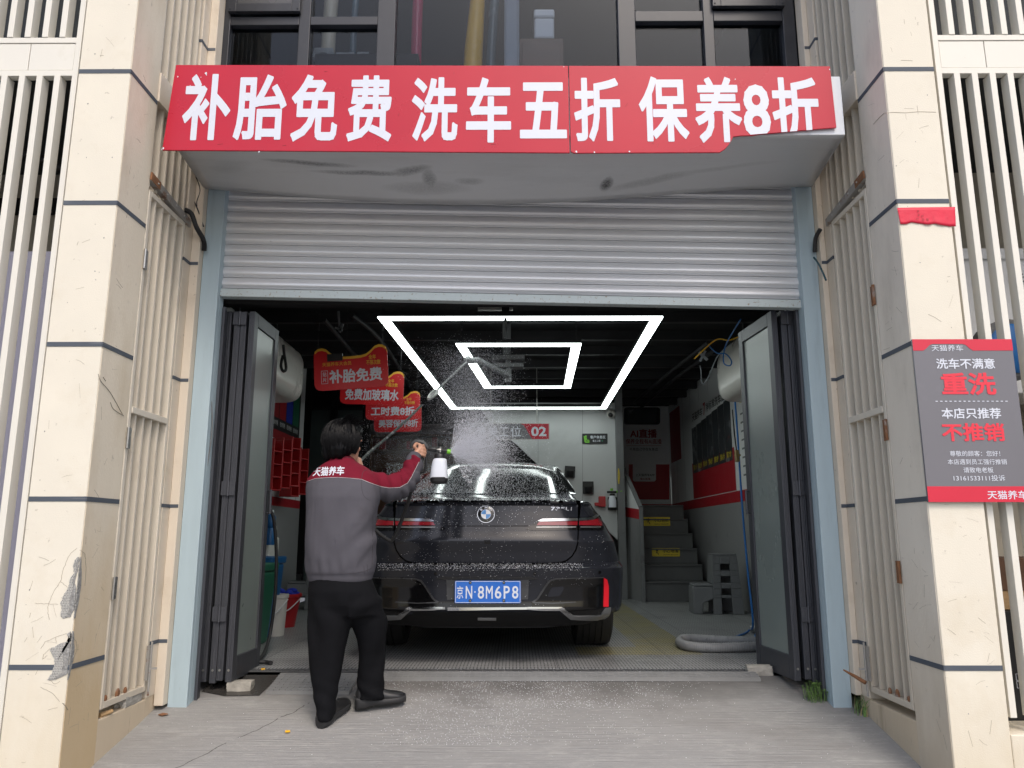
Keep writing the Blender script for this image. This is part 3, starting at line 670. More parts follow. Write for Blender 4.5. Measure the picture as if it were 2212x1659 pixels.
for side, oo in ((-1, o), (1, o2)):
    X = XL if side < 0 else XR
    mb = MB(); a, c = sorted((X - side * 0.002, X + side * 0.1)); mb.box(a, c, GATE1 + 0.018, 4.643, -0.04, 5.4); xj = -1.974 if side < 0 else 1.897; a, c = sorted((X - side * 0.0025, xj)); mb.box(a, c, 4.60, 4.70, -0.04 if side > 0 else -0.1, 5.4); pp = mb.build('pilaster', 'pilaster', oo, bevel=0.004)
    for z in ZB:
        j = MB(); a, c = sorted((X - side * 0.0045, X + side * 0.09)); j.box(a, c, GATE1 + 0.0155, 4.598, z - 0.010, z + 0.010); a, c = sorted((X - side * 0.0045, xj + side * 0.003)); j.box(a, c, 4.5985, 4.66, z - 0.010, z + 0.010); j.build('joint_band', 'band', pp)

def louvre(mb, side, z0, z1, X, n=5, y0=GATE0, y1=GATE1 - 0.02, mi=0):
    """angled vertical blades closing the reveal between two depths"""
    for i in range(n + 1):
        ya = y0 + (y1 - y0) * i / n
        mb.box(*sorted((X, X + side * 0.062)), ya - 0.007, ya + 0.007, z0, z1, mi)
def gate(side, label, hinge_mat):
    X = XL if side < 0 else XR; f = -side
    t = thing('louvred_gate', label, 'gate', (X, (GATE0 + GATE1) / 2, 0.0))
    mb = MB(); xa, xb = sorted((X + f * 0.004, X + side * 0.045))
    mb.box(xa, xb, GATE0 - 0.002, GATE0 + 0.026, 0.0, 2.72); mb.box(xa, xb, GATE1 - 0.024, GATE1, 0.0, 2.72)
    mb.box(xa, xb, GATE0 + 0.027, GATE1 - 0.025, 0.0, 0.032); mb.box(xa, xb, GATE0 + 0.027, GATE1 - 0.025, 2.69, 2.72)
    a, c = sorted((X + f * 0.009, X + side * 0.045)); mb.box(a, c, GATE0 + 0.0265, GATE1 - 0.0245, 1.47, 1.505)
    mb.build('frame', 'gate', t, bevel=0.003)
    mb = MB(); louvre(mb, side, 0.033, 1.469, X + side * 0.002); louvre(mb, side, 1.506, 2.689, X + side * 0.002); mb.build('blades', 'gate', t)
    for z in (0.52, 1.28, 2.26) if side < 0 else (0.60, 1.32, 2.05):
        h = MB(); h.lathe([(0.008, 0), (0.008, 0.11)], (X + f * 0.012, GATE0 - 0.004, z), n=10)
        h.box(*sorted((X + f * 0.006, X + f * 0.009)), GATE0, GATE0 + 0.036, z, z + 0.11)
        for k in range(3): h.lathe([(0.004, 0), (0.004, 0.004)], (X + f * 0.009, GATE0 + 0.02, z + 0.02 + 0.035 * k), axis=(f, 0, 0), n=8)
        h.build('hinge', hinge_mat, t, smooth=40)
    b = MB(); b.box(*sorted((X + f * 0.006, X + f * 0.022)), GATE1 - 0.035, GATE1 - 0.005, 0.06, 0.24); b.lathe([(0.006, -0.08), (0.006, 0.2)], (X + f * 0.026, GATE1 - 0.02, 0.06), n=8)
    b.bar((X + f * 0.026, GATE1 - 0.02, 0.12), (X + f * 0.06, GATE1 - 0.01, 0.12), 0.01, 0.01); b.build('bolt', M['rail'], t)
    for (yy, zz, s) in ((GATE0 + 0.17, 0.034, 0.022), (GATE0 + 0.25, 0.034, 0.015), (GATE0 + 0.05, 0.034, 0.014)):
        r = MB(); r.ball((X + side * 0.004, yy, zz + 0.01), (0.008, s, s * 1.2), n=10); r.build('rust_patch', 'rust', t)
    return t
gate(-1, 'cream louvred gate with three steel hinges under the rusty brace, left reveal', 'steel')
gate(1, 'cream louvred gate with brown rusted hinges beside the notice board', 'rust')

def upper_louvre(side, label):
    X = XL if side < 0 else XR; f = -side
    t = thing('louvre_panel', label, 'louvre', (X, 4.25, 2.73))
    mb = MB(); louvre(mb, side, 2.74, 3.25, X + side * 0.004, n=5); louvre(mb, side, 3.44, 5.4, X + side * 0.004, n=5); mb.build('blades', 'gate', t)
    l = MB(); l.box(*sorted((X + f * 0.012, X + side * 0.1)), GATE0 - 0.012, GATE1 + 0.015, 3.25, 3.43); l.build('lintel', 'pilaster', t, bevel=0.003)
    return t
upper_louvre(-1, 'fixed cream louvre above the left gate rising past the red sign')
upper_louvre(1, 'fixed cream louvre above the right gate rising past the white sign box')
def brace(side, label):
    X = XL if side < 0 else XR; f = -side; x = X + f * 0.012
    t = thing('cross_brace', label, 'metal brace', (x, 4.25, 2.72))
    mb = MB(); mb.bar((x, GATE0 - 0.02, 2.79), (x, GATE1 + 0.05, 2.735), 0.008, 0.045, mi=0); mb.bar((x - f * 0.012, GATE0 - 0.02, 2.768), (x - f * 0.012, GATE1 + 0.05, 2.713), 0.03, 0.006)
    mb.build('angle_bar', 'rail', t); r = MB(); r.bar((x + f * 0.001, GATE0 - 0.022, 2.791), (x + f * 0.001, GATE0 + 0.09, 2.78), 0.0095, 0.047); r.build('rust_patch', 'rust', t)
    for k in range(4): s = MB(); s.ball((x + f * 0.006, GATE0 + 0.06 + 0.12 * k, 2.783 - 0.013 * k), 0.006, n=8); s.build('bolt', 'steel', t, smooth=60)
brace(-1, 'rusty flat steel brace across the louvres above the left gate')
brace(1, 'bent grey steel brace across the louvres above the right gate')

# ---- slat screens outside the pillars
def screen(side, label):
    X0 = -2.325 if side < 0 else 2.225; s = side
    t = thing('slat_screen', label, 'slat screen', (X0 + s * 0.5, DF + 0.06, 0.02))
    fr = MB(); a, c = sorted((X0, X0 + s * 0.03)); d0 = DF + 0.03
    fr.box(a, c, d0, d0 + 0.06, 0.03 if s > 0 else -0.3, 5.4)
    a, c = sorted((X0 + s * 0.031, X0 + s * 1.4)); fr.box(a, c, d0 + 0.004, d0 + 0.05, 3.235, 3.268); fr.box(a, c, d0 + 0.004, d0 + 0.05, 3.43, 3.462)
    fr.build('frame', 'slat', t, bevel=0.002)
    p = MB(); x = X0 + s * 0.035
    while abs(x - X0) < 1.3:
        a, c = sorted((x, x + s * 0.238)); p.box(a, c, d0 + 0.008, d0 + 0.03, 3.271, 3.427); x += s * 0.242
    p.build('belt_panel', 'slat', t, bevel=0.0015)
    b = MB(); x = X0 + s * (0.03 + 0.062)
    while abs(x - X0) < 1.4:
        a, c = sorted((x, x + s * 0.032)); b.box(a, c, d0, d0 + 0.062, 0.03 if s > 0 else -0.3, 3.234); b.box(a, c, d0, d0 + 0.062, 3.463, 5.4); x += s * 0.094
    b.build('slats', 'slat', t, bevel=0.002)
    return t
screen(-1, 'white vertical slat screen at the far left with lavender sheet behind it')
screen(1, 'white vertical slat screen at the far right partly behind the notice board')

b = MB(); b.box(XR + 0.266, 3.7, DF + 0.005, DF + 0.28, -0.8, -0.035); o = b.build('base_wall', 'cream', bevel=0.006); tag(o, 'cream base ledge under the right slat screen at the frame edge', 'low wall')
# ---- the building shell: side bays behind the screens, room over the shop, dark header
M['greypost'] = mat('grey_post', (0.30, 0.33, 0.36), 0.5, var=0.2, scale=5)
M['frost2'] = mat('grey_sash_pane', (0.075, 0.075, 0.077), 0.3, var=0.06, scale=2)
M['bay'] = mat('bay_wall_render', (0.46, 0.42, 0.34), 0.9, var=0.12, scale=2, stain=(0.28, 0.26, 0.22), sscale=1.5)
bld = thing('shop_building', 'building front over the wash bay with side bays behind slats', 'building', (0, 9, 0))
w = MB()
for s in (-1, 1):
    Xi = (XL - 0.15) if s < 0 else (XR + 0.15)
    for q in ((*sorted((Xi + s * 0.002, s * 3.9)), 5.02, 5.1, -0.75, 3.3), (*sorted((s * 3.8, s * 3.9)), 3.8, 5.01, -0.75, 3.3), (*sorted((Xi - s * 0.05, Xi)), GATE0 + 0.02, 5.0, -0.75, 3.3)):
        w = MB(); w.box(*q); w.build('bay_wall', M['bay'], bld)
    for q in ((*sorted((Xi + s * 0.002, s * 3.9)), 4.4, 4.5, 3.36, 5.4), (*sorted((Xi - s * 0.05, Xi)), GATE0 + 0.02, 5.0, 3.36, 5.4), (*sorted((s * 2.2, s * 3.95)), 3.83, 5.12, 3.3, 3.355)):
        w = MB(); w.box(*q); w.build('upper_bay_dark_backing', M['darkwall'], bld)  # dark-coloured backing added so the gaps between upper slats look shaded

b = MB()
for s in (-1, 1):
    b.box(*sorted((s * 2.2, s * 3.79)), 3.83, 5.0, 5.3, 5.4)
    b.box(*sorted((s * 2.2, s * 3.79)), 4.0, 5.0, -0.3, -0.25)
    b.box(*sorted((s * 2.22, s * 3.79)), 4.96, 5.015, 2.10, 2.45)                   # beam
b.build('bay_beam', M['bay'], bld)
d = MB()
for s in (-1, 1): d.bar((s * 2.25, 4.9, 2.30), (s * 3.6, 4.5, 1.5), 0.10, 0.16)
d.bar((-2.3, 4.85, 1.9), (-3.6, 4.85, 2.6), 0.1, 0.1); d.build('bay_strut', M['greywall'], bld)
h = MB()
h.box(-2.0, 1.92, 4.79, 4.88, 2.295, 3.45)                                               # header over the doors
h.box(-1.985, 1.90, 4.77, 4.84, 3.05, 3.5)
h.box(-2.75, -1.985, 4.80, 5.0, -0.2, 3.2); h.box(1.905, 2.62, 4.80, 5.0, -0.2, 3.2)
h.box(-1.99, 1.91, 4.885, 5.0, 2.40, 3.2)
h.build('door_header', M['matte'], bld, bevel=0.004)
u = MB()
u.box(-2.1, 2.0, 8.4, 8.5, 3.35, 5.6); u.box(-2.2, -2.1, 4.8, 8.5, 3.35, 5.6); u.box(2.0, 2.1, 4.8, 8.5, 3.35, 5.6); u.box(-2.2, 2.1, 4.85, 8.5, 5.6, 5.7)
u.box(-2.1, 2.0, 4.85, 8.4, 3.22, 3.34)
u.build('upper_room', M['darkwall'], bld)

# ---- window above the sign
win = thing('upper_window', 'wide dark framed window above the red sign', 'window', (-0.05, 4.75, 3.5))
DW = 4.75
def wx(px, py=60): return P(px, py, DW).x
def wz(py, px=1100): return P(px, py, DW).z
f = MB(); ZT = 5.4; Z0 = 3.48
def fr(x0, x1, z0, z1, y0=4.70, y1=4.79): f.box(x0, x1, y0, y1, z0, z1)
xs = [wx(481), wx(503), wx(650), wx(674), wx(818), wx(856), wx(1333), wx(1370), wx(1516), wx(1538), wx(1686), wx(1712)]
for a in (0, 2, 4, 6, 8, 10): fr(xs[a], xs[a + 1], Z0, ZT)
zt0, zt1 = wz(62), wz(44)
for a in (1, 3, 7, 9):
    fr(xs[a] + 0.0005, xs[a + 1] - 0.0005, zt0 + (0.02 if a > 6 else 0), zt1 + (0.035 if a > 6 else 0), 4.703, 4.787)
    fr(xs[a] + 0.0005, xs[a + 1] - 0.0005, Z0, Z0 + 0.06, 4.703, 4.787)
fr(xs[5] + 0.0005, xs[6] - 0.0005, Z0, Z0 + 0.06, 4.703, 4.787)
f.build('frame', 'win', win, bevel=0.004)
for a, lab in ((1, 0), (9, 0)):                       # two opening sashes standing proud of the frame
    s_ = MB(); x0, x1 = xs[a] - 0.01, xs[a + 1] + 0.01; zb = wz(40) + (0.03 if a > 6 else 0)
    s_.box(x0, x0 + 0.055, 4.665, 4.699, zb, ZT); s_.box(x1 - 0.055, x1, 4.665, 4.699, zb, ZT); s_.box(x0 + 0.0555, x1 - 0.0555, 4.665, 4.699, zb, zb + 0.06)
    for q in (x0 + 0.015, x1 - 0.015): s_.lathe([(0.006, 0), (0.006, 0.004)], (q, 4.664, zb + 0.02), axis=(0, -1, 0), n=8)
    sa = s_.build('sash', 'win', win, bevel=0.003)
    g = MB(); g.box(x0 + 0.056, x1 - 0.056, 4.68, 4.684, zb + 0.061, ZT); g.build('pane', M['sashgrey'] if 'sashgrey' in M else M['frost2'], sa)
for x0, x1 in ((xs[1], xs[2]), (xs[3], xs[4]), (xs[5], xs[6]), (xs[7], xs[8]), (xs[9], xs[10])):
    g = MB()
    g.box(x0 - 0.005, x1 + 0.005, 4.744, 4.75, Z0 + 0.02, ZT); g.build('pane', 'winglass', win)
# things seen through the panes
def film(px0, px1, pyb, d, name, m, label, lean=0.0, r2=None):
    x0, x1 = P(px0, pyb, d).x, P(px1, pyb, d).x; zb = 3.4; r = (x1 - x0) / 2; c = (x0 + x1) / 2
    mb = MB(); mb.tube([(c - lean * 0.5, d, zb), (c, d, P(px0, pyb, d).z), (c + lean, d + 0.08, 5.35)], [r, r, r2 or r], n=20); mb.tube([(c + lean, d + 0.08, 5.30), (c + lean, d + 0.08, 5.38)], 0.02, n=10)
    o = mb.build(name, m, smooth=50); tag(o, label, 'film roll', 'film rolls standing behind the upper window')
film(696, 726, 60, 5.15, 'film_roll', 'film_beige', 'thick beige film roll behind the second window pane')
film(889, 912, 60, 5.10, 'film_roll', 'film_red', 'thin dark red film roll behind the large central pane')
film(1003, 1043, 110, 5.05, 'film_roll', 'film_yellow', 'mustard yellow film roll leaning behind the large central pane', lean=0.06, r2=0.035)
film(1050, 1072, 110, 5.2, 'film_roll', 'film_teal', 'dark teal film roll next to the yellow roll', lean=0.05)
film(757, 772, 60, 5.2, 'film_roll', 'film_teal', 'thin dark teal film roll beside the beige roll')
mb = MB(); x0, x1 = P(1093, 60, 5.0).x, P(1118, 60, 5.0).x
mb.box(x0, x1, 5.0, 5.08, 3.36, 5.58); mb.box(x0 - 0.012, x0 - 0.0005, 5.01, 5.07, 3.36, 5.58); mb.box(x1 + 0.0005, x1 + 0.012, 5.01, 5.07, 3.36, 5.58)
o = mb.build('steel_post', M['greypost'], bevel=0.003) if 'greypost' in M else None
tag(o, 'pale grey steel post standing just behind the central pane', 'post')
t = thing('waste_bin', 'white lidded bin standing on the brown cabinet upstairs', 'bin', (P(1174, 90, 5.3).x, 5.3, P(1174, 99, 5.3).z))
x0, x1 = P(1153, 70, 5.3).x, P(1196, 70, 5.3).x; zb, zt = P(1174, 100, 5.3).z, P(1174, 38, 5.3).z
b = MB(); b.box(x0, x1, 5.2, 5.4, zb, zt - 0.075); b.build('bin_body', 'white', t, bevel=0.015); b = MB(); b.box(x0 - 0.003, x1 + 0.003, 5.197, 5.403, zt - 0.07, zt); b.build('lid', 'white', t, bevel=0.015)
t = thing('cabinet', 'brown wooden cabinet behind the central window pane', 'cabinet', (P(1174, 120, 5.3).x, 5.35, 3.34))
x0, x1 = P(1122, 120, 5.3).x, P(1215, 120, 5.3).x
b = MB(); b.box(x0, x1, 5.2, 5.6, 3.345, zb - 0.003); b.build('carcass', 'brown', t, bevel=0.004)
b = MB(); b.box(x0 + 0.02, x1 - 0.02, 5.185, 5.199, 3.4, zb - 0.05); b.build('door', 'brown', t, bevel=0.004)
for i, (a, c, h, lab) in enumerate(((676, 722, 20, 'spoked white moulded packing piece on the window ledge'), (724, 768, 10, 'low white moulded packing piece right of the spoked one'), (770, 800, 11, 'white moulded packing piece beside the window mullion'))):
    x0, x1 = P(a, 130, 4.92).x, P(c, 130, 4.92).x; zb = P(a, 127, 4.92).z; zt = P(a, 127 - h, 4.92).z
    b = MB(); arc = [V((x0 + (x1 - x0) * (0.5 + 0.28 * math.cos(R(180 - 18 * k))), 4.9, zb + (zt - zb) * 0.55 * math.sin(R(18 * k)))) for k in range(11)]
    b.prism([V((x0, 4.9, zb))] + arc + [V((x1, 4.9, zb)), V((x1 - 0.01, 4.9, zt)), V((x0 + 0.01, 4.9, zt))], (0, 0.06, 0))
    if i == 0:
        for k in range(1, 8):
            an = R(22 * k + 2); cx = (x0 + x1) / 2; b.bar((cx - math.cos(an) * 0.045, 4.897, zb + math.sin(an) * 0.03), (cx - math.cos(an) * 0.085, 4.897, zb + math.sin(an) * 0.055), 0.004, 0.006, up=(0, 1, 0))
    o = b.build('packing_piece', 'whiteplastic'); tag(o, lab, 'packing')
b = MB(); b.box(wx(674), wx(900), 4.86, 5.0, 3.5, P(700, 127, 4.92).z - 0.002); o = b.build('window_ledge', 'matte'); tag(o, 'black ledge behind the window carrying white packing pieces', 'ledge')

# ================================================================ sign box, shutter, jambs
t = thing('sign_box', 'grey sheet metal sign box with a sagging dented underside', 'sign box', (-0.06, 4.3, 3.0))
D0, D1 = 3.965, 4.62; ZS = P(1106, 293, D0).z; ZTOP = P(1800, 165, D0).z
xl0, xr0 = -1.925, P(1826, 292, D0).x; xl1, xr1 = -1.985, P(1752, 387, D1).x
nx, ny = 60, 12; vs = []
def sag(u, v):  # underside hanging down towards the shutter, lowest left of the middle
    s = (math.sin(math.pi * min(1, max(0, (u + 0.02) / 1.0)) ** 0.9)) ** 1.3
    return -0.112 * s * v ** 1.5 + 0.004 * noise.noise(V((u * 9, v * 3, 0))) + 0.006 * noise.noise(V((u * 3, v * 2, 5)))
for j in range(ny + 1):
    v = j / ny
    for i in range(nx + 1):
        u = i / nx; xa = xl0 + (xl1 - xl0) * v; xb = xr0 + (xr1 - xr0) * v
        vs.append((xa + (xb - xa) * u, D0 + (D1 - D0) * v, ZS + sag(u, v)))
mb = MB(); n = nx + 1
mb.add(vs, [(j * n + i, j * n + i + 1, (j + 1) * n + i + 1, (j + 1) * n + i) for j in range(ny) for i in range(nx)])
so = mb.build('underside', 'soffit', t, smooth=60)
sm = so.modifiers.new('thickness', 'SOLIDIFY'); sm.thickness = 0.003; sm.offset = 1
mb = MB(); mb.prism([V((xl0, D0, ZS)), V((xr0, D0, ZS)), V((xr0, D0, ZTOP)), V((xl0, D0, ZTOP))], (0, 0.012, 0)); mb.build('front_sheet', 'signwhite', t, bevel=0.003)
mb = MB()
for xa, xb, s in ((xl0, xl1, 1), (xr0, xr1, -1)):
    mb.prism([V((xa, D0 + 0.0125, ZS + 0.001)), V((xb, D1, ZS + 0.001)), V((xb, D1, ZTOP)), V((xa, D0 + 0.0125, ZTOP))], (s * 0.004, 0, 0))
mb.prism([V((xl0, D0 + 0.013, ZTOP - 0.004)), V((xr0, D0 + 0.013, ZTOP - 0.004)), V((xr1, D1, ZTOP - 0.004)), V((xl1, D1, ZTOP - 0.004))], (0, 0, 0.003))
mb.build('side_sheet', 'soffit', t)
# red lettered boards: two panels, the right one torn off along its lower edge
DS = 3.945
def S(x, y): return P(x, y, DS)
t = thing('shop_sign', 'long red sign board with white lettering and a torn lower right corner', 'sign', (-0.06, DS, 2.9))
mb = MB(); mb.prism([S(380, 140), S(1227, 142), S(1230.5, 330), S(350, 324)], (0, 0.012, 0)); mb.build('sign_panel', 'red', t, bevel=0.0015)
tear = [(1555, 329), (1566, 322), (1574, 313), (1580, 304), (1584, 295), (1600, 293), (1625, 292.5), (1645, 289), (1680, 286.5), (1715, 283), (1760, 279), (1807, 275.5)]
mb = MB(); mb.prism([S(1228.8, 142), S(1793, 143), S(1807, 275.5)] + [S(*p) for p in tear[::-1][1:]] + [S(1240, 330.5), S(1233, 327)], (0, 0.012, 0)); mb.build('sign_panel', 'red', t, bevel=0.0015)
boxes = [('补', 395, 160, 498, 303), ('胎', 507, 161, 619, 303), ('免', 629, 161, 730, 306), ('费', 750, 163, 847, 306), ('洗', 889, 167, 989, 306), ('车', 1007, 167, 1104, 308),
         ('五', 1123, 178, 1224, 299), ('折', 1240, 168, 1340, 306), ('保', 1380, 165, 1487, 306), ('养', 1501, 166, 1602, 309), ('8', 1605, 182, 1664, 298), ('折', 1668, 167, 1769, 305)]
def cut_below(mb, a, b, k0):
    """trim the faces added since k0 below the line a-b in the xz plane"""
    me = bpy.data.meshes.new('cut'); me.from_pydata(mb.v, [], [f for f in mb.f[k0:]]); bm = bmesh.new(); bm.from_mesh(me)
    d = (b - a); nrm = V((d.z, 0, -d.x))
    bmesh.ops.bisect_plane(bm, geom=bm.verts[:] + bm.edges[:] + bm.faces[:], plane_co=a, plane_no=nrm, clear_outer=True)
    out = MB(); out.v = mb.v; out.f = mb.f[:k0]; out.m = mb.m[:k0]; bm.verts.index_update()
    out.add([v.co.copy() for v in bm.verts], [[v.index for v in f_.verts] for f_ in bm.faces]); bm.free(); bpy.data.meshes.remove(me); return out
for ch, x0, y0, x1, y1 in boxes:
    q = MB(); ptext(q, ch, x0, y0, x1, y1, DS - 0.0015, bold=0.026)
    if ch in '8折养' and x0 > 1490:
        if ch == '养':
            pass
        else: q = cut_below(q, S(1584, 294), S(1807, 276.5), 0)
    if q.f: q.build('letter', 'white_letter', t)

sc_ = random.Random(5); b = MB()
for x, y, r_ in ((384, 166, 1.6), (434, 167, 1.2), (445, 158, 2.6), (446, 162, 1.6), (411, 185, 1.2), (413, 190, 0.9), (1588, 171, 1.2), (353, 321, 2.5), (349.5, 323, 1.6), (560, 328, 2), (1360, 327.5, 1.8), (1245, 328, 2.4), (1284, 329, 1.8), (1792, 150, 1.6), (1218, 144, 1)):
    c = S(x, y); k = r_ * 0.0024; b.prism([V((c.x + math.cos(a_) * k * sc_.uniform(.6, 1.3), DS - 0.0002, c.z + math.sin(a_) * k * sc_.uniform(.6, 1.5))) for a_ in (0, 1.1, 2.1, 3.2, 4.2, 5.3)], (0, -0.0008, 0))
b.build('bare_chips', 'signwhite', t)
b = MB()
for x, y, L, an in ((1415, 305, 14, 1.2), (1420, 318, 10, 1.4), (1408, 310, 6, .3), (700, 155, 8, .2), (980, 160, 6, 1.5), (1060, 312, 12, .1), (610, 315, 9, .2), (860, 250, 7, 1.3), (1350, 230, 10, .9), (470, 312, 12, .15)):
    c = S(x, y); e = V((math.cos(an), 0, math.sin(an))) * L * 0.0024; b.tube([c - V((0, 0.0004, 0)), c + e * .5 + V((0.002, -.0004, 0)), c + e - V((0, 0.0004, 0))], 0.0011, n=4)
b.build('scuffs', 'darkred', t)

# roller shutter
t = thing('roller_shutter', 'half raised galvanised roller shutter with a slightly tilted bottom bar', 'roller shutter', (-0.03, 4.72, 2.3))
xa, xb = -1.90, 1.845; DSH = 4.70
def shz(x): return P(470, 640, DSH).z + (P(1728, 665, DSH).z - P(470, 640, DSH).z) * (x - P(470, 640, DSH).x) / (P(1728, 665, DSH).x - P(470, 640, DSH).x)
pitch = 0.0745; prof = []
for k in range(13):
    z0 = 0.058 + k * pitch
    for dz, dy in ((0.0, 0.010), (0.0018, 0.010), (0.003, -0.002), (0.006, -0.0045), (0.009, -0.002), (0.0105, 0.006), (0.013, 0.003), (0.0245, -0.0105), (0.028, -0.0118), (0.042, -0.0100), (0.066, -0.0035), (0.0728, 0.001)):
        prof.append((z0 + dz, dy))
nx = 40; vs = []
for i in range(nx + 1):
    x = xa + (xb - xa) * i / nx
    for dz, dy in prof: vs.append((x, DSH + 0.022 + dy + 0.0015 * noise.noise(V((x * 1.2, dz * 2, 1))), shz(x) + dz))
m = len(prof); mb = MB(); mb.add(vs, [(i * m + j, (i + 1) * m + j, (i + 1) * m + j + 1, i * m + j + 1) for i in range(nx) for j in range(m - 1)])
mb.build('curtain', 'shutter', t, smooth=35)
mb = MB(); z0, z1 = shz(xa), shz(xb)
mb.prism([V((xa, DSH - 0.004, z0)), V((xb, DSH - 0.004, z1)), V((xb, DSH - 0.004, z1 + 0.052)), V((xa, DSH - 0.004, z0 + 0.052))], (0, 0.012, 0))
mb.prism([V((xa, DSH + 0.0085, z0)), V((xb, DSH + 0.0085, z1)), V((xb, DSH + 0.06, z1)), V((xa, DSH + 0.06, z0))], (0, 0, 0.006))
mb.build('bottom_bar', 'shutbar', t, bevel=0.002)
def jamb(px_top, px_bot, label, side):
    xi = -1.862 if side < 0 else 1.79; xo = -1.972 if side < 0 else 1.895
    t = thing('door_jamb', label, 'door jamb', ((xi + xo) / 2, 4.68, gz(4.66)))
    mb = MB(); a, c = sorted((xi, xo)); mb.box(a, c, 4.655, 4.69, gz(4.66) - 0.03, 3.06)
    mb.box(*sorted((xi, xi + side * 0.012)), 4.6905, 4.76, gz(4.66) - 0.03, 3.06); mb.build('post', 'jamb', t, bevel=0.003)
    g = MB(); g.box(*sorted((xi + side * 0.0125, xi + side * 0.03)), 4.6905, 4.77, gz(4.66) - 0.03, 3.06); g.box(*sorted((xi - side * 0.02, xi - side * 0.004)), 4.745, 4.785, gz(4.7) - 0.02, 2.26)
    g.build('guide_rail', 'alu', t)
jamb(0, 0, 'pale blue steel jamb on the left side of the shutter opening', -1)
jamb(0, 0, 'pale blue steel jamb on the right side above the weeds', 1)

# ---- folding doors, each stack of leaves on its own side
def hinge_plate(mb, x, y, z, w=0.075, h=0.085, f=-1):
    mb.box(x - w / 2, x + w / 2, y - 0.008, y - 0.001, z, z + h)
    mb.lathe([(0.008, -0.004), (0.008, h + 0.004)], (x, y - 0.010, z), n=8)
    for sx in (-1, 1):
        for k in (0.2, 0.8): mb.lathe([(0.004, 0), (0.004, 0.003)], (x + sx * w * 0.33, y - 0.008, z + h * k), axis=(0, -1, 0), n=6)
def door_stack(side, xs, back, label):
    t = thing('folding_door', label, 'folding door', (xs[0], 5.05, 0.0)); zb, zt = 0.0 if side > 0 else -0.01, 2.262
    for i, x in enumerate(xs):
        last = i == len(xs) - 1; L = back[1] - 4.85 if last else 0.5; dx = (back[0] - x) if last else 0.0
        d = V((dx, L, 0)).normalized(); n = V((d.y, -d.x, 0)); a = V((x, 4.85 + 0.004 * (i % 2), 0)); len_ = math.hypot(dx, L); th = 0.019
        jz = 0.014 * ((i * 7) % 3) / 2
        def slab(mb, u0, u1, z0, z1, hw=th):
            mb.obox(a + d * ((u0 + u1) / 2) + V((0, 0, (z0 + z1) / 2)), d * ((u1 - u0) / 2), n * hw, (0, 0, (z1 - z0) / 2))
        fr_ = MB(); slab(fr_, 0, 0.07, zb - jz, zt); slab(fr_, len_ - 0.07, len_, zb - jz, zt); slab(fr_, 0.0705, len_ - 0.0705, zb - jz, zb + 0.13); slab(fr_, 0.0705, len_ - 0.0705, zt - 0.085, zt)
        for q in (-0.011, 0.0, 0.011): fr_.obox(a + n * q - d * 0.001 + V((0, 0, (zb + zt) / 2)), d * 0.003, n * 0.0025, (0, 0, (zt - zb) / 2 - 0.01))
        leaf = fr_.build('door_leaf', 'alu', t, bevel=0.0025)
        g = MB(); slab(g, 0.0715, len_ - 0.0715, zb + 0.131, zt - 0.086, 0.008); g.build('pane', 'frost', leaf)
        s_ = MB(); p = a - d * 0.002 + V((0, 0, zb + 0.06)); s_.lathe([(0.007, 0), (0.007, 0.004)], p, axis=(-d), n=10); s_.build('screw', 'steel', leaf)
        if last:
            hd = MB(); q = a + d * (len_ - 0.03) - n * side * 0.0; nn = n * (-side if False else (1 if side < 0 else -1))
            q = a + d * (len_ - 0.035) + nn * (th + 0.02); hd.tube([q + V((0, 0, 0.98)), q + V((0, 0, 1.14))], 0.009, n=8)
            for zz in (0.985, 1.135): hd.tube([q + V((0, 0, zz)), q - nn * 0.025 + V((0, 0, zz))], 0.006, n=6)
            hd.build('handle', 'alu', leaf)
    h = MB()
    for z in (0.33, 1.08, 2.17):
        hinge_plate(h, (xs[2] + xs[3]) / 2, 4.846, z, w=0.085); hinge_plate(h, xs[0], 4.846, z - 0.015, w=0.045)
    h.build('hinges', 'alu', t)
    return t
door_stack(-1, [-1.897, -1.858, -1.800, -1.760, -1.705], (-1.70, 5.35), 'folded glass door leaves stacked beside the left jamb, frosted leaf facing in')
door_stack(1, [1.842, 1.808, 1.772, 1.730, 1.668], (1.615, 5.42), 'folded glass door leaves stacked beside the right jamb, dusty frosted leaf')

# ================================================================ notice board and paper
DN = DF - 0.02
t = thing('notice_board', 'grey notice board with red and white lettering on the right pillar', 'notice board', (2.18, DN, 0.99))
a, b_, c, d_ = P(1970, 733, DN), P(2190, 731, DN), P(2224, 1083, DN), P(2007, 1086, DN)
x0, x1, z1, z0 = a.x, (b_.x + c.x) / 2, a.z, (c.z + d_.z) / 2
mb = MB(); mb.box(x0, x1, DN, DN + 0.012, z0, z1); board = mb.build('board', 'poster', t, bevel=0.001)
W, H = x1 - x0, z1 - z0
def nb(mb, pts, off=0.0015, mi=0): mb.prism([V((x0 + W * u, DN - off, z1 - H * v)) for u, v in pts], (0, off - 0.0002, 0), mi)
mb = MB(); nb(mb, [(0, 0), (1, 0), (1, 0.072), (0.60, 0.072), (0.57, 0.06), (0.53, 0.036), (0.50, 0.030), (0.20, 0.030), (0.17, 0.036), (0.13, 0.06), (0.10, 0.072), (0, 0.072)]); mb.build('red_band', 'posterred', t); mb = MB(); nb(mb, [(0, 0.907), (1, 0.907), (1, 1), (0, 1)]); mb.build('red_band', 'posterred', t)
def nt(mb, body, u0, v0, u1, v1, bold): put_text(mb, body, (x0 + W * u0, DN - 0.002, z1 - H * v1), (1, 0, 0), (0, 0, 1), W * (u1 - u0), H * (v1 - v0), bold, off=0)
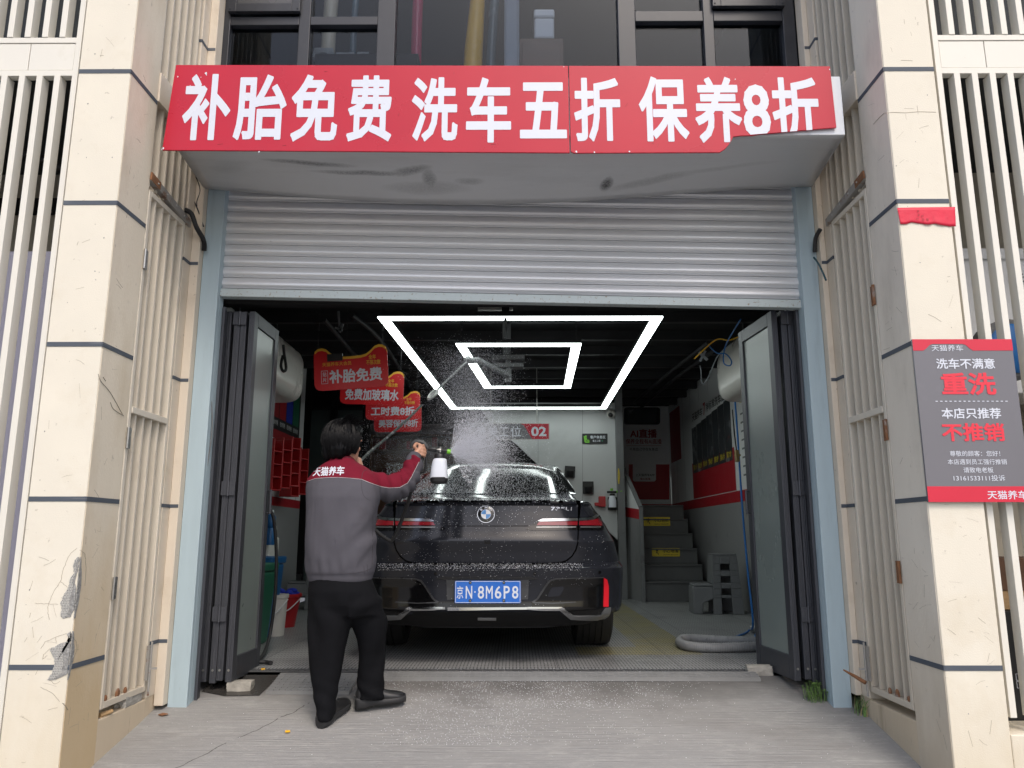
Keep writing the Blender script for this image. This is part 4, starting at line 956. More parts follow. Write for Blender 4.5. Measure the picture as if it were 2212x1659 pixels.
for body, u0, v0, u1, v1, bold, m_ in (('天猫养车', 0.185, 0.036, 0.50, 0.076, 0.004, 'white_letter'), ('洗车不满意', 0.215, 0.122, 0.80, 0.188, 0.018, 'white_letter'), ('重洗', 0.245, 0.212, 0.785, 0.352, 0.028, 'ptextred'),
        ('本店只推荐', 0.215, 0.432, 0.80, 0.498, 0.018, 'white_letter'), ('不推销', 0.20, 0.525, 0.815, 0.636, 0.028, 'ptextred'), ('尊敬的顾客：您好！', 0.255, 0.694, 0.745, 0.727, 0.004, 'white_letter'),
        ('本店遇到员工强行推销', 0.225, 0.744, 0.80, 0.777, 0.004, 'white_letter'), ('请致电老板', 0.37, 0.793, 0.66, 0.826, 0.004, 'white_letter'), ('13161533111投诉', 0.265, 0.840, 0.765, 0.875, 0.004, 'white_letter'), ('天猫养车', 0.575, 0.932, 0.96, 0.984, 0.010, 'white_letter')):
    mb = MB(); nt(mb, body, u0, v0, u1, v1, bold); mb.build('lettering', m_, t)
mb = MB()
for k in range(16): nb(mb, [(0.17 + 0.046 * k, 0.388), (0.17 + 0.046 * k + 0.022, 0.388), (0.17 + 0.046 * k + 0.022, 0.393), (0.17 + 0.046 * k, 0.393)])
mb.build('dotted_rule', 'white_letter', t)

top = [(1938, 449), (1975, 448), (2020, 447.5), (2063, 447)]; bot = [(2065, 489), (2052, 489), (2040, 487), (2020, 483), (2005, 485), (1985, 482.5), (1970, 480), (1958, 484), (1945, 484)]
n = 40; vs = []
def lerp_path(q, u):
    k = u * (len(q) - 1); i = min(int(k), len(q) - 2); f_ = k - i; return (q[i][0] + (q[i + 1][0] - q[i][0]) * f_, q[i][1] + (q[i + 1][1] - q[i][1]) * f_)
for i in range(n + 1):
    u = i / n; ta = lerp_path(top, u); tb = lerp_path(bot[::-1], u)
    for j in range(7):
        v = j / 6; p = P(ta[0] + (tb[0] - ta[0]) * v, ta[1] + (tb[1] - ta[1]) * v, DF - 0.004 - 0.010 * v ** 3 * abs(noise.noise(V((u * 5, 0, 2)))) - 0.002 * abs(noise.noise(V((u * 30, v * 9, 0)))))
        vs.append(p)
mb = MB(); mb.add(vs, [(i * 7 + j, (i + 1) * 7 + j, (i + 1) * 7 + j + 1, i * 7 + j + 1) for i in range(n) for j in range(6)])
o = mb.build('red_paper', 'paperred', smooth=60); sm = o.modifiers.new('thickness', 'SOLIDIFY'); sm.thickness = 0.0008
tag(o, 'torn strip of red festival paper stuck on the right pillar', 'red paper')
q = MB()
for i, (ch, x, y) in enumerate((('萬', 1984, 456), ('事', 1985, 465), ('如', 1993, 467), ('意', 1995, 475), ('圖', 2004, 475), ('門', 1982, 474))):
    p = P(x, y, DF - 0.02); put_text(q, ch, (p.x, DF - 0.0085, p.z), (1, 0, 0), (0, 0, 1), 0.011, 0.013, 0.0, off=0)
q.build('faint_lettering', 'darkred', o)

# stored things behind the right screen, sheet and hose behind the left one
mb = MB(); mb.box(P(0, 700, 3.97).x - 0.8, P(178, 700, 3.97).x + 0.03, 3.97, 3.98, -0.3, P(100, 543, 3.97).z); o = mb.build('lavender_sheet', 'lav'); tag(o, 'pale lavender sheet standing behind the left slat screen', 'sheet')
pts = [P(40, 330, 4.3), P(90, 345, 4.3), P(130, 362, 4.3), P(200, 390, 4.3), P(260, 420, 4.35)]; mb = MB(); pts = spline(pts, 14)
mb.tube(pts, [0.018 + 0.003 * (i % 2) for i in range(len(pts))], n=10); o = mb.build('conduit', 'rubber', smooth=60); tag(o, 'black corrugated conduit crossing behind the left slat screen', 'conduit')
t = thing('white_cabinet', 'white sheet metal machine with dark arched opening behind the right slats', 'machine', (2.95, 4.6, 1.3))
z1_, z0_ = P(2120, 545, 4.5).z, P(2120, 760, 4.5).z - 0.25
mb = MB(); mb.box(2.28, 3.7, 4.5, 4.9, z0_, z1_); mb.box(2.27, 3.72, 4.48, 4.495, z1_ - 0.05, z1_ + 0.02); mb.build('casing', 'white', t, bevel=0.01)
mb = MB(); cx, cz = 2.40, z1_ - 0.42; mb.prism([V((cx + 0.24 * math.cos(R(a)), 4.492, cz + 0.34 * math.sin(R(a)))) for a in range(-90, 91, 12)] + [V((2.29, 4.492, cz + 0.34)), V((2.29, 4.492, cz - 0.34))], (0, 0.005, 0)); mb.build('opening', 'matte', t)
mb = MB(); mb.prism([V((cx + 0.17 * math.cos(R(a)), 4.486, cz + 0.06 + 0.16 * math.sin(R(a)))) for a in range(-90, 91, 12)] + [V((2.3, 4.486, cz + 0.20)), V((2.3, 4.486, cz - 0.16))], (0, 0.004, 0)); mb.build('inner_cover', 'stool', t)
mb = MB(); ptext(mb, '乐玩', 2178, 590, 2212, 610, 4.493, 0.01); mb.build('lettering', 'ink', t)
t = thing('drum', 'blue drum with a dark grey rim behind the notice board', 'drum', (2.72, 4.2, 0.9)); cz = P(2150, 745, 4.2).z
mb = MB(); mb.lathe([(0.15, 0), (0.17, 0.02), (0.17, 0.12), (0.15, 0.14)], (P(2158, 745, 4.2).x, 4.22, cz - 0.05), axis=(0, -1, 0), n=32); mb.build('rim', 'stool', t, smooth=40)
mb = MB(); mb.lathe([(0.135, 0), (0.135, 0.15), (0.11, 0.17)], (P(2158, 745, 4.2).x, 4.22, cz - 0.05), axis=(0, -1, 0), n=32); mb.build('face', 'hoseblue', t, smooth=40)
mb = MB(); mb.box(2.3, 2.75, 4.0, 4.3, -0.25, -0.05)
zt, zm, zb = P(2190, 1205, 4.02).z, P(2190, 1275, 4.02).z, P(2190, 1317, 4.02).z
tw = thing('wooden_crate', 'pine crate with a dark top board behind the right slats', 'crate', (2.55, 4.15, zb)); q = MB(); q.box(2.28, 2.85, 4.02, 4.3, zb, zm - 0.002); q.build('crate_body', 'wood', tw, bevel=0.003)
q = MB(); q.box(2.275, 2.86, 4.01, 4.31, zm, zt); q.build('top_board', 'brown', tw, bevel=0.003)
tb = thing('carton', 'black printed carton under the pine crate behind the right slats', 'carton', (2.55, 4.15, zb - 0.7)); q = MB(); q.box(2.27, 2.87, 3.99, 4.32, zb - 0.75, zb - 0.003); q.build('carton_body', 'black', tb, bevel=0.004)
q = MB(); xx = P(2196, 1465, 3.985).x
for dx, dz in ((0, 0), (0.035, 0), (0, -0.035)): 
    zz = P(2196, 1470, 3.985).z + dz
    for a_, b2 in (((0, 0), (0.03, 0)), ((0.03, 0), (0.03, 0.03)), ((0.03, 0.03), (0, 0.03)), ((0, 0.03), (0, 0))): q.bar((xx + dx + a_[0], 3.988, zz + a_[1]), (xx + dx + b2[0], 3.988, zz + b2[1]), 0.002, 0.002, up=(0, 1, 0))
q.build('print', 'white_letter', tb)

# cables beside the jambs, stones, weeds, litter
def cable(name, pts, r, m_, label, cat='cable', n=8, parent=None):
    mb = MB(); mb.tube(spline(pts, 10), r, n=n); o = mb.build(name, m_, smooth=60); return tag(o, label, cat)
cable('cable', [P(398, 335, 4.6), P(405, 380, 4.6), P(414, 420, 4.6), P(428, 455, 4.6), P(440, 490, 4.62)], 0.004, 'rubber', 'thin black cables dangling from the left end of the sign box')
cable('cable', [P(400, 340, 4.58), P(420, 375, 4.58), P(432, 410, 4.6), P(425, 440, 4.6), P(438, 470, 4.62)], 0.003, 'rubber', 'looped thin black wire near the left end of the sign box')
pts = spline([P(391, 452, 4.5), P(412, 460, 4.48), P(424, 490, 4.5), P(440, 520, 4.6), P(441, 542, 4.62)], 24); mb = MB(); mb.tube(pts, [0.013 + 0.0025 * (i % 2) for i in range(len(pts))], n=10); o = mb.build('conduit', 'rubber', smooth=60); tag(o, 'thick black corrugated conduit coming out of the left louvre', 'conduit')
cable('cable', [P(470, 655, 4.70), P(462, 760, 4.70), P(455, 830, 4.69), P(458, 930, 4.70), P(440, 1050, 4.70), P(425, 1150, 4.70)], 0.004, 'stool', 'thin grey cable hanging along the left jamb')
pts = spline([P(1772, 495, 4.55), P(1762, 515, 4.6), P(1760, 545, 4.63)], 16); mb = MB(); mb.tube(pts, [0.012 + 0.002 * (i % 2) for i in range(len(pts))], n=10); o = mb.build('conduit', 'rubber', smooth=60); tag(o, 'short black corrugated conduit by the right louvre', 'conduit')
cable('cable', [P(1758, 556, 4.62), P(1768, 570, 4.58), P(1778, 590, 4.5), P(1784, 605, 4.45)], 0.006, M['film_teal'], 'teal hose end poking from beside the right jamb', 'hose')
def lump(name, c, sx, sy, sz, label, seed, rot=0):
    bm = bmesh.new(); bmesh.ops.create_cube(bm, size=2); bmesh.ops.subdivide_edges(bm, edges=bm.edges[:], cuts=7, use_grid_fill=True)
    for v in bm.verts:
        p = v.co.copy(); k = max(abs(p.x), abs(p.y), abs(p.z)); p = p.lerp(p.normalized() * 1.15, 0.12)
        p *= 1 + 0.10 * noise.noise(p * 1.6 + V((seed, 0, 0))) + 0.05 * noise.noise(p * 5 + V((0, seed, 0)))
        v.co = V((p.x * sx, p.y * sy, p.z * sz + sz * 0.9))
    me = bpy.data.meshes.new(name); bm.to_mesh(me); bm.free(); me.materials.append(M['stone']); me.polygons.foreach_set('use_smooth', [True] * len(me.polygons)); me.set_sharp_from_angle(angle=R(28))
    o = bpy.data.objects.new(name, me); C.objects.link(o); o.location = c; o.rotation_euler = (0, 0, rot); ORG[o.name] = V(c); return tag(o, label, 'stone')
p = PG(513, 1497); lump('stone', (p.x, p.y + 0.05, p.z - 0.004), 0.072, 0.045, 0.034, 'rough concrete lump in front of the left folded doors', 3, 0.05)
p = PG(1645, 1459); lump('stone', (p.x, p.y + 0.045, p.z - 0.004), 0.078, 0.04, 0.030, 'rough concrete lump in front of the right folded doors', 8, -0.12)
p = PX(268, 1496, XL); lump('stone', (XL - 0.03, p.y + 0.12, -0.043), 0.03, 0.10, 0.028, 'concrete slab wedged under the left gate', 5, 0.05)
mb = MB(); mb.tube([(XL - 0.02, 4.06, -0.035), (XL - 0.0, 4.14, -0.03)], [0.012, 0.010], n=7); o = mb.build('stick', 'wood'); tag(o, 'short stick lying on the plinth under the left gate', 'stick')
mb = MB(); mb.tube([P(1822, 1447, 4.45), P(1845, 1460, 4.45), P(1870, 1475, 4.4)], [0.004, 0.009, 0.011], n=8); o = mb.build('cable_stub', 'rust'); tag(o, 'frayed copper cable stub sticking out under the right gate', 'cable')
def weed(name, c, n, spread, h, label, kind):
    mb = MB(); c = V(c)
    for i in range(n):
        a = rnd.uniform(0, 6.28); r_ = spread * math.sqrt(rnd.random()); b = c + V((math.cos(a) * r_, math.sin(a) * r_ * 0.7, 0))
        b.z = gz(b.y) + 0.002
        if kind == 'grass':
            hh = h * rnd.uniform(0.4, 1.1); ln = V((rnd.uniform(-0.5, 0.5), rnd.uniform(-0.5, 0.3), 0)) * hh; w_ = V((math.cos(a + 1.57), math.sin(a + 1.57), 0)) * 0.0035; q = []
            for k in range(6):
                t_ = k / 5; q.append(b + ln * t_ ** 2 + V((0, 0, hh * (t_ - 0.35 * t_ ** 3))))
            vs = []
            for k, p_ in enumerate(q): vs += [p_ - w_ * (1 - k / 5.2), p_ + w_ * (1 - k / 5.2)]
            mb.add(vs, [(2 * k, 2 * k + 1, 2 * k + 3, 2 * k + 2) for k in range(5)], 0 if rnd.random() < 0.8 else 1)
        else:
            top_ = b + V((rnd.uniform(-0.02, 0.02), rnd.uniform(-0.02, 0.02), h * rnd.uniform(0.3, 1)))
            mb.tube([b, top_], 0.0012, n=4)
            for k in range(4):
                an = a + k * 1.6; e = V((math.cos(an), math.sin(an), rnd.uniform(-0.2, 0.5))) * rnd.uniform(0.009, 0.016); s_ = e.cross(V((0, 0, 1))).normalized() * 0.006
                mb.quad(top_, top_ + e * 0.5 + s_, top_ + e, top_ + e * 0.5 - s_, 0)
    o = mb.build(name, ['leaf', 'straw']); return tag(o, label, 'weed')
p = PG(1778, 1488); weed('clover_weed', (1.74, 4.76, 0), 70, 0.075, 0.09, 'small leafy weed growing at the foot of the right folded doors', 'clover')
weed('grass_tuft', (1.945, 4.585, 0), 60, 0.085, 0.17, 'tuft of long grass growing at the foot of the right jamb', 'grass')
p = PG(352, 1546); mb = MB(); mb.prism([p + V((-0.028, 0, 0.003)), p + V((0.0, -0.02, 0.004)), p + V((0.03, -0.005, 0.006)), p + V((0.018, 0.022, 0.004)), p + V((-0.01, 0.018, 0.008))], (0, 0, 0.004)); o = mb.build('dry_leaf', 'rust'); tag(o, 'curled brown leaf by the left jamb', 'leaf')
for (x, y, lab) in ((621, 1583, 'small orange scrap on the concrete left of the man'), (568, 1448, 'small orange scrap on the wet patch by the left doors')):
    p = PG(x, y); mb = MB(); mb.obox(p + V((0, 0, 0.008)), (0.011, 0.004, 0), (-0.003, 0.007, 0), (0, 0, 0.004)); o = mb.build('orange_scrap', M['film_yellow']); tag(o, lab, 'litter')

# ================================================================ inside the wash bay
WL, WR, CEIL = -2.75, 2.60, 3.0
ENDL, BACK, STAIR = 10.0, 13.1, 10.8
def wall(name, label, m, *boxes, kind=None):
    mb = MB()
    for b_ in boxes: mb.box(*b_)
    o = mb.build(name, m); return tag(o, label, 'wall')
c = MB(); c.box(-3.75, 2.75, 4.96, BACK + 0.1, CEIL, CEIL + 0.1); o = c.build('ceiling', 'ceil'); o['kind'] = 'structure'
for i, (y) in enumerate((7.4, 8.1, 8.8, 9.5, 10.2, 10.9, 11.6, 12.3)):
    b = MB(); b.box(-2.74, 2.59, y, y + 0.07, CEIL - 0.10, CEIL - 0.001); o = b.build('ceiling_joist', 'pipe'); o['kind'] = 'structure'
t = thing('interior_wall', 'left bay wall, white above a red stripe and grey below, beside the bins', 'wall', (WL - 0.05, 7.5, 0))
b = MB(); b.box(WL - 0.1, WL, 5.0, ENDL, 1.27, CEIL); b.build('upper_wall', 'white', t); b = MB(); b.box(WL - 0.1, WL + 0.001, 5.0, ENDL, 1.17, 1.2695); b.build('stripe', 'redpaint', t); b = MB(); b.box(WL - 0.1, WL, 5.0, ENDL, -0.02, 1.1695); b.build('lower_wall', 'greywall', t)
b = MB()
for k in range(9): b.box(WL - 0.001, WL + 0.0012, 5.4 + 0.55 * k, 5.404 + 0.55 * k, 1.27, CEIL)
b.build('panel_joint', 'greywall', t)
t = thing('interior_wall', 'right bay wall, white above a red stripe and grey below, beside the stairs', 'wall', (WR + 0.05, 9, 0))
b = MB(); b.box(WR, WR + 0.1, 5.0, BACK, 1.35, CEIL); b.build('upper_wall', 'white', t); b = MB(); b.box(WR - 0.001, WR + 0.1, 5.0, BACK, 1.22, 1.3495); b.build('stripe', 'redpaint', t); b = MB(); b.box(WR, WR + 0.1, 5.0, BACK, -0.02, 1.2195); b.build('lower_wall', 'greywall', t)
b = MB()
for k in range(14): b.box(WR - 0.0012, WR + 0.001, 5.4 + 0.55 * k, 5.404 + 0.55 * k, 1.35, CEIL)
b.build('panel_joint', 'greywall', t)
xs0 = P(1352, 1000, STAIR).x
t = thing('interior_wall', 'white end wall behind the stairs with a red stripe', 'wall', (2.2, BACK + 0.05, 0))
b = MB(); b.box(1.0, WR - 0.002, BACK, BACK + 0.1, 1.35, CEIL); b.build('upper_wall', 'white', t); b = MB(); b.box(1.0, WR - 0.002, BACK - 0.001, BACK + 0.1, 1.22, 1.3495); b.build('stripe', 'redpaint', t); b = MB(); b.box(1.0, WR - 0.002, BACK, BACK + 0.1, -0.02, 1.2195); b.build('lower_wall', 'greywall', t)
# left part of the back: dark glazed partition and shelf area
wall('interior_wall', 'dark end wall behind the hanging red signs', 'darkwall', (-3.6, 0.998, BACK, BACK + 0.1, -0.02, CEIL), (-3.7, -3.6, ENDL, BACK + 0.1, -0.02, CEIL), (-3.6, WL - 0.1, ENDL - 0.1, ENDL, -0.02, CEIL))
M['teal'] = mat('teal_partition', (0.07, 0.09, 0.09), 0.3, var=0.2, scale=2)
t = thing('glazed_partition', 'dark teal glazed partition at the far left behind the man', 'partition', (-2.6, 11.5, 0))
xa, xb = P(662, 960, 11).x, P(790, 960, 11).x
b = MB()
for x in (xa, xa + (xb - xa) * 0.45, xb): b.box(x - 0.05, x + 0.05, 10.96, 11.06, 0, CEIL - 0.11)
b.box(xa, xb, 10.965, 11.055, 1.16, 1.24); b.build('frame', 'matte', t)
b = MB(); b.box(xa, xb, 11.0, 11.01, 0, 2.6); b.build('pane', 'teal', t)
# grey cladding of the back wall seen between the signs and the car
b = MB(); b.box(P(690, 930, 13.0).x, P(1075, 930, 13.0).x, 13.04, 13.098, 0.9, P(800, 915, 13).z); o = b.build('back_board', M['greywall']); tag(o, 'grey board cladding at the back above the shelf of goods', 'cladding')
t = thing('storage_shelf', 'red and brown goods shelf at the back wall seen through the spray', 'shelf', (-1.3, 12.8, 0))
x0, x1 = P(800, 960, 12.7).x, P(980, 960, 12.7).x; zt, zb = P(880, 938, 12.7).z, P(880, 1010, 12.7).z
b = MB(); b.box(x0, x1, 12.7, 13.03, zt - 0.03, zt); b.box(x0, x1, 12.7, 13.03, zb - 0.2, zb - 0.17); b.box(x0, x0 + 0.03, 12.7, 13.03, 0, zt - 0.031); b.box(x1 - 0.03, x1, 12.7, 13.03, 0, zt - 0.031); b.box(x0 + 0.031, x1 - 0.031, 13.0, 13.03, 0, zt - 0.031); b.box(x0 + 0.031, x1 - 0.031, 12.7, 12.999, (zt + zb) / 2, (zt + zb) / 2 + 0.025); b.build('rack', M['brown'], t)
x = x0 + 0.05
for row in ((zt + zb) / 2 + 0.026, zb - 0.168):
    x = x0 + 0.04; hmax = 0.2
    while x < x1 - 0.2:
        wd = rnd.uniform(0.09, 0.2); hh = rnd.uniform(0.12, hmax); b = MB(); b.box(x, x + wd - 0.012, 12.73, 12.98, row, row + hh)
        o = b.build('goods_box', rnd.choice(['brick', 'brown', 'redplastic', 'brick']), bevel=0.004); tag(o, 'small box of goods on the back shelf behind the spray', 'box', 'goods boxes on the back shelf'); x += wd

# staircase: enclosure with sloping underside, column, guard panel, treads
t = thing('stair_enclosure', 'white staircase enclosure with black sloping underside behind the car', 'stair enclosure', (0.8, STAIR, 0))
def pl_(pts, d): return [P(x, y, d) for x, y in pts]
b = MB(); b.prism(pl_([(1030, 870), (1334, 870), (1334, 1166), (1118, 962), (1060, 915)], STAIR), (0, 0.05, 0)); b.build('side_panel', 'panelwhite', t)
b = MB()
for px, y1 in ((1162, 1000), (1258, 1090)):
    q = P(px, 900, STAIR); b.prism(pl_([(px, 872), (px + 0.8, 872), (px + 0.8, y1), (px, y1)], STAIR - 0.002), (0, 0.004, 0))
b.build('panel_joint', 'greywall', t)
b = MB(); b.prism(pl_([(1060, 916), (1118, 963), (1333, 1167), (1333, 1196), (1105, 985), (1040, 925)], STAIR + 0.06), (0, 0.9, 0)); b.build('underside', 'matte', t)
q = MB(); q.prism(pl_([(1290, 1150), (1334, 1150), (1334, 1300), (1290, 1300)], STAIR + 0.3), (0, 0.03, 0)); q.build('lower_panel', 'greywall', t)
q = MB()
for k in range(7):
    p = P(1322, 1165 + 20 * k, STAIR + 0.298); q.lathe([(0.010, 0), (0.010, 0.003)], p, axis=(0, -1, 0), n=10)
q.build('holes', 'ink', t)
q = MB(); q.prism(pl_([(990, 955), (1120, 955), (1120, 1005), (990, 1005)], STAIR + 1.3), (0, 0.03, 0)); q.build('inner_panel', 'greywall', t)
b = MB(); x0, x1 = P(1335, 1100, STAIR - 0.1).x, P(1351, 1100, STAIR - 0.1).x
b.box(x0, x1, STAIR - 0.1, STAIR, 0, CEIL - 0.11); o = b.build('steel_column', M['stool'], bevel=0.006); tag(o, 'grey steel column between the white enclosure and the stairs', 'column')
b = MB(); p = P(1336.5, 1030, STAIR - 0.115); b.tube(spline([P(1336, 1012, STAIR - 0.12), P(1338, 1025, STAIR - 0.12), P(1337, 1045, STAIR - 0.12), P(1335.5, 1032, STAIR - 0.12), P(1336, 1012, STAIR - 0.12)], 6), 0.006, n=6); o = b.build('yellow_tag', 'yellow'); tag(o, 'small yellow loop hanging on the steel column', 'tag')
SB = 10.35
t = thing('staircase', 'dark steel stairs going up past two yellow warning stickers', 'stairs', (2.1, SB + 0.8, 0))
xl, xr = P(1390, 1290, SB).x, P(1530, 1290, SB).x; rise, run = 0.20, 0.255
M['stair'] = mat('stair_plate', (0.10, 0.102, 0.102), 0.55, var=0.2, scale=4, stain=(0.09, 0.09, 0.088), sscale=5)
heights = [0.252, 0.457, 0.662, 0.867, 1.072, 1.277]
for i, h in enumerate(heights):
    b = MB(); y = SB + run * i; zb = 0 if i == 0 else heights[i - 1]
    b.box(xl, min(xr + 0.0, WR - 0.01), y, y + 0.02, zb + 0.001, h - 0.02); b.box(xl, min(xr, WR - 0.01), y - 0.02, y + run + 0.01, h - 0.0195, h); b.build('step', 'stair', t, bevel=0.003)
t2 = thing('stair_guard', 'white, red and grey guard panel along the left of the stairs', 'guard panel', (xl - 0.05, SB + 0.5, 0))
za = P(1345, 1010, STAIR - 0.15).z; zb_ = P(1383, 1098, SB - 0.1).z
g0, g1 = SB - 0.05, STAIR + 0.2; xg = xl - 0.02; xg0 = P(1347, 1100, STAIR).x + 0.03
def gpanel(z0a, z0b, z1a, z1b, name, m):
    b = MB(); b.prism([V((xg, g0, z0a)), V((xg0, g1, z0b)), V((xg0, g1, z1b)), V((xg, g0, z1a))], (0.03, 0.01, 0)); b.build(name, m, t2)
gpanel(0, 0, 1.04, 1.10, 'lower_panel', 'greywall'); gpanel(1.041, 1.101, 1.17, 1.23, 'stripe', 'redpaint'); gpanel(1.171, 1.231, zb_, za, 'upper_panel', 'white')
b = MB(); b.bar((xg + 0.012, g0 - 0.005, zb_ + 0.015), (xg0 + 0.012, g1, za + 0.015), 0.05, 0.03); b.bar((xg + 0.012, g0 - 0.016, 0), (xg + 0.012, g0 - 0.016, zb_ + 0.012), 0.05, 0.03, up=(0, 1, 0)); b.build('capping', M['stool'], t2, bevel=0.003)
def slip_sign(px0, py0, px1, py1, step, txt, sub, label):
    y = SB + run * step - 0.004; a, c = P(px0, py0, y), P(px1, py1, y)
    t = thing('warning_sticker', label, 'warning sticker', ((a.x + c.x) / 2, y, c.z)); w, h = c.x - a.x, a.z - c.z
    b = MB(); plate3(b, (a.x, y, c.z), (1, 0, 0), (0, 0, 1), rrect(w, h, 0.012), 0.002); b.build('backing', 'yellow', t)
    b = MB(); put_text(b, txt, (a.x + w * 0.38, y - 0.003, c.z + h * 0.42), (1, 0, 0), (0, 0, 1), w * 0.57, h * 0.42, 0.015, off=0); put_text(b, sub, (a.x + w * 0.40, y - 0.003, c.z + h * 0.14), (1, 0, 0), (0, 0, 1), w * 0.53, h * 0.13, 0.01, off=0); b.build('lettering', 'ink', t)
    b = MB(); cx, cz = a.x + w * 0.18, c.z + h * 0.55; yy = y - 0.004
    b.ball((cx + 0.005, yy, cz + h * 0.22), (0.012, 0.001, 0.012), n=8)
    for p_, q_ in (((0, .14), (-.03, -.05)), ((-.03, -.05), (-.09, -.12)), ((-.03, -.05), (.07, -.10)), ((.07, -.10), (.12, -.24)), ((0, .1), (.1, .04)), ((0, .1), (-.11, .14))): b.bar((cx + p_[0] * h * 1.4, yy, cz + p_[1] * h * 1.4), (cx + q_[0] * h * 1.4, yy, cz + q_[1] * h * 1.4), 0.009, 0.002, up=(0, 1, 0))
    b.build('pictogram', 'ink', t)
slip_sign(1390, 1117, 1448, 1136, 4, '小心台阶', 'WATCH YOUR STEP', 'yellow watch your step sticker on the upper stair riser')
slip_sign(1408, 1184, 1469, 1202, 2, '小心地滑', 'CAUTION WET FLOOR', 'yellow wet floor sticker on the lower stair riser')

# live-stream poster on the end wall
DP = BACK - 0.006
t = thing('wall_poster', 'tall white and red poster with a phone picture at the end of the bay', 'poster', (P(1398, 980, DP).x, DP, P(1398, 1080, DP).z))
def pp(pts, d): return [P(x, y, d) for x, y in pts]
def flat(t, name, pts, d, m, th=0.002):
    b = MB(); b.prism(pp(pts, d), (0, th, 0)); return b.build(name, m, t)
def ltext(t, body, x0, y0, x1, y1, d, bold, m):
    b = MB(); ptext(b, body, x0, y0, x1, y1, d, bold); b.build('lettering', m, t)
flat(t, 'sheet', [(1350, 868), (1449, 868), (1449, 1080), (1350, 1080)], DP, 'white')
flat(t, 'red_base', [(1358, 1003), (1446, 1003), (1446, 1079), (1366, 1079), (1358, 1050)], DP - 0.003, 'redpaint')
def prr(x0, y0, x1, y1, r): return [(x0 + a, y0 + b_) for a, b_ in rrect(x1 - x0, y1 - y0, r)]
flat(t, 'phone', prr(1348, 880, 1426, 917, 6), DP - 0.003, 'ink'); flat(t, 'photo', prr(1356, 884, 1418, 913, 1), DP - 0.006, M['photo'] if 'photo' in M else 'stool')
ltext(t, 'AI直播', 1361, 927, 1419, 946, DP - 0.003, 0.025, 'darkred'); ltext(t, '保养全程有AI直播', 1352, 948, 1429, 959, DP - 0.003, 0.008, 'darkred'); ltext(t, '不用自己守在车身边', 1360, 967, 1421, 974, DP - 0.003, 0.004, 'ink')
flat(t, 'rule', [(1353, 962.4), (1428, 962.4), (1428, 963), (1353, 963)], DP - 0.003, 'darkred')
flat(t, 'card', prr(1367, 977, 1417, 1040, 5), DP - 0.006, 'white'); ltext(t, '上天猫养车APP', 1373, 1023, 1414, 1029, DP - 0.009, 0.004, 'ink'); ltext(t, '看AI直播', 1383, 1032, 1405, 1037, DP - 0.009, 0.004, 'darkred')

# wash steps poster on the right wall; lettering runs away from the door to the door
def RW(px, py, off=0.0): return PX(px, py, WR - off)
t = thing('wall_poster', 'wide wash steps poster with seven picture strips on the right wall', 'poster', (WR, 10.3, 1.35))
A = RW(1490, 880, 0.004); B = RW(1591, 1062, 0.004); y1_, y0_ = A.y, B.y; zt, zb = A.z, RW(1494, 1078).z
zt = 2.70; zb = 1.36
def rw_rect(b, u0, v0, u1, v1, off, sl=0.0):
    L = y1_ - y0_; H = zt - zb
    b.prism([V((WR - off, y1_ - L * (u + (sl if v == v1 else 0)), zt - H * v)) for u, v in ((u0, v0), (u1, v0), (u1, v1), (u0, v1))], (0.0015, 0, 0))
def rw_text(t, body, u0, v0, u1, v1, off, bold, m):
    L = y1_ - y0_; H = zt - zb; b = MB(); put_text(b, body, (WR - off, y1_ - L * u0, zt - H * v1), (0, -1, 0), (0, 0, 1), L * (u1 - u0), H * (v1 - v0), bold, off=0); b.build('lettering', m, t)
b = MB(); rw_rect(b, 0, 0, 1, 1, 0.004); b.build('sheet', 'white', t); b = MB(); rw_rect(b, 0, 0.62, 1, 1, 0.006); b.build('red_base', 'redpaint', t)
for k in range(7):
    b = MB(); rw_rect(b, 0.03 + 0.135 * k, 0.24 - 0.012 * k, 0.03 + 0.135 * k + 0.128, 0.73, 0.008, 0.0); b.build('picture_strip', 'photo', t)
    rw_text(t, '第%d步' % (k + 1), 0.045 + 0.135 * k, 0.64, 0.14 + 0.135 * k, 0.70, 0.0105, 0.015, 'yellow')
rw_text(t, '天猫养车', 0.06, 0.08, 0.34, 0.17, 0.006, 0.01, 'ink'); rw_text(t, '7', 0.365, 0.05, 0.42, 0.18, 0.006, 0.03, 'redpaint'); rw_text(t, '净标准洗车法', 0.43, 0.07, 0.86, 0.16, 0.006, 0.01, 'ink')
t = thing('price_list', 'white list with a yellow heading on the right wall beside the hose reel', 'poster', (WR, 8.6, 1.3)); b = MB(); b.prism([V((WR - 0.004, y, z)) for y, z in ((8.98, 2.62), (8.1, 2.62), (8.1, 1.42), (8.98, 1.42))], (0.0015, 0, 0)); b.build('sheet', 'white', t)
b = MB(); b.prism([V((WR - 0.006, y, z)) for y, z in ((8.90, 2.52), (8.2, 2.52), (8.2, 2.34), (8.90, 2.34))], (0.0015, 0, 0)); b.build('heading', 'yellow', t)
b = MB()
for r_ in range(8): b.prism([V((WR - 0.006, y, z)) for y, z in ((8.9, 2.22 - 0.1 * r_), (8.3 + 0.1 * (r_ % 3), 2.22 - 0.1 * r_), (8.3 + 0.1 * (r_ % 3), 2.20 - 0.1 * r_), (8.9, 2.20 - 0.1 * r_))], (0.0015, 0, 0))
b.build('text_lines', 'stool', t)
b = MB(); p0 = RW(1452, 865); b.prism([V((WR - 0.004, y, z)) for y, z in ((13.0, 2.86), (12.2, 2.86), (12.2, 2.02), (13.0, 2.02))], (0.0015, 0, 0)); o = b.build('red_banner', M['darkred']); tag(o, 'narrow dark red notice high on the right wall near the end', 'notice')

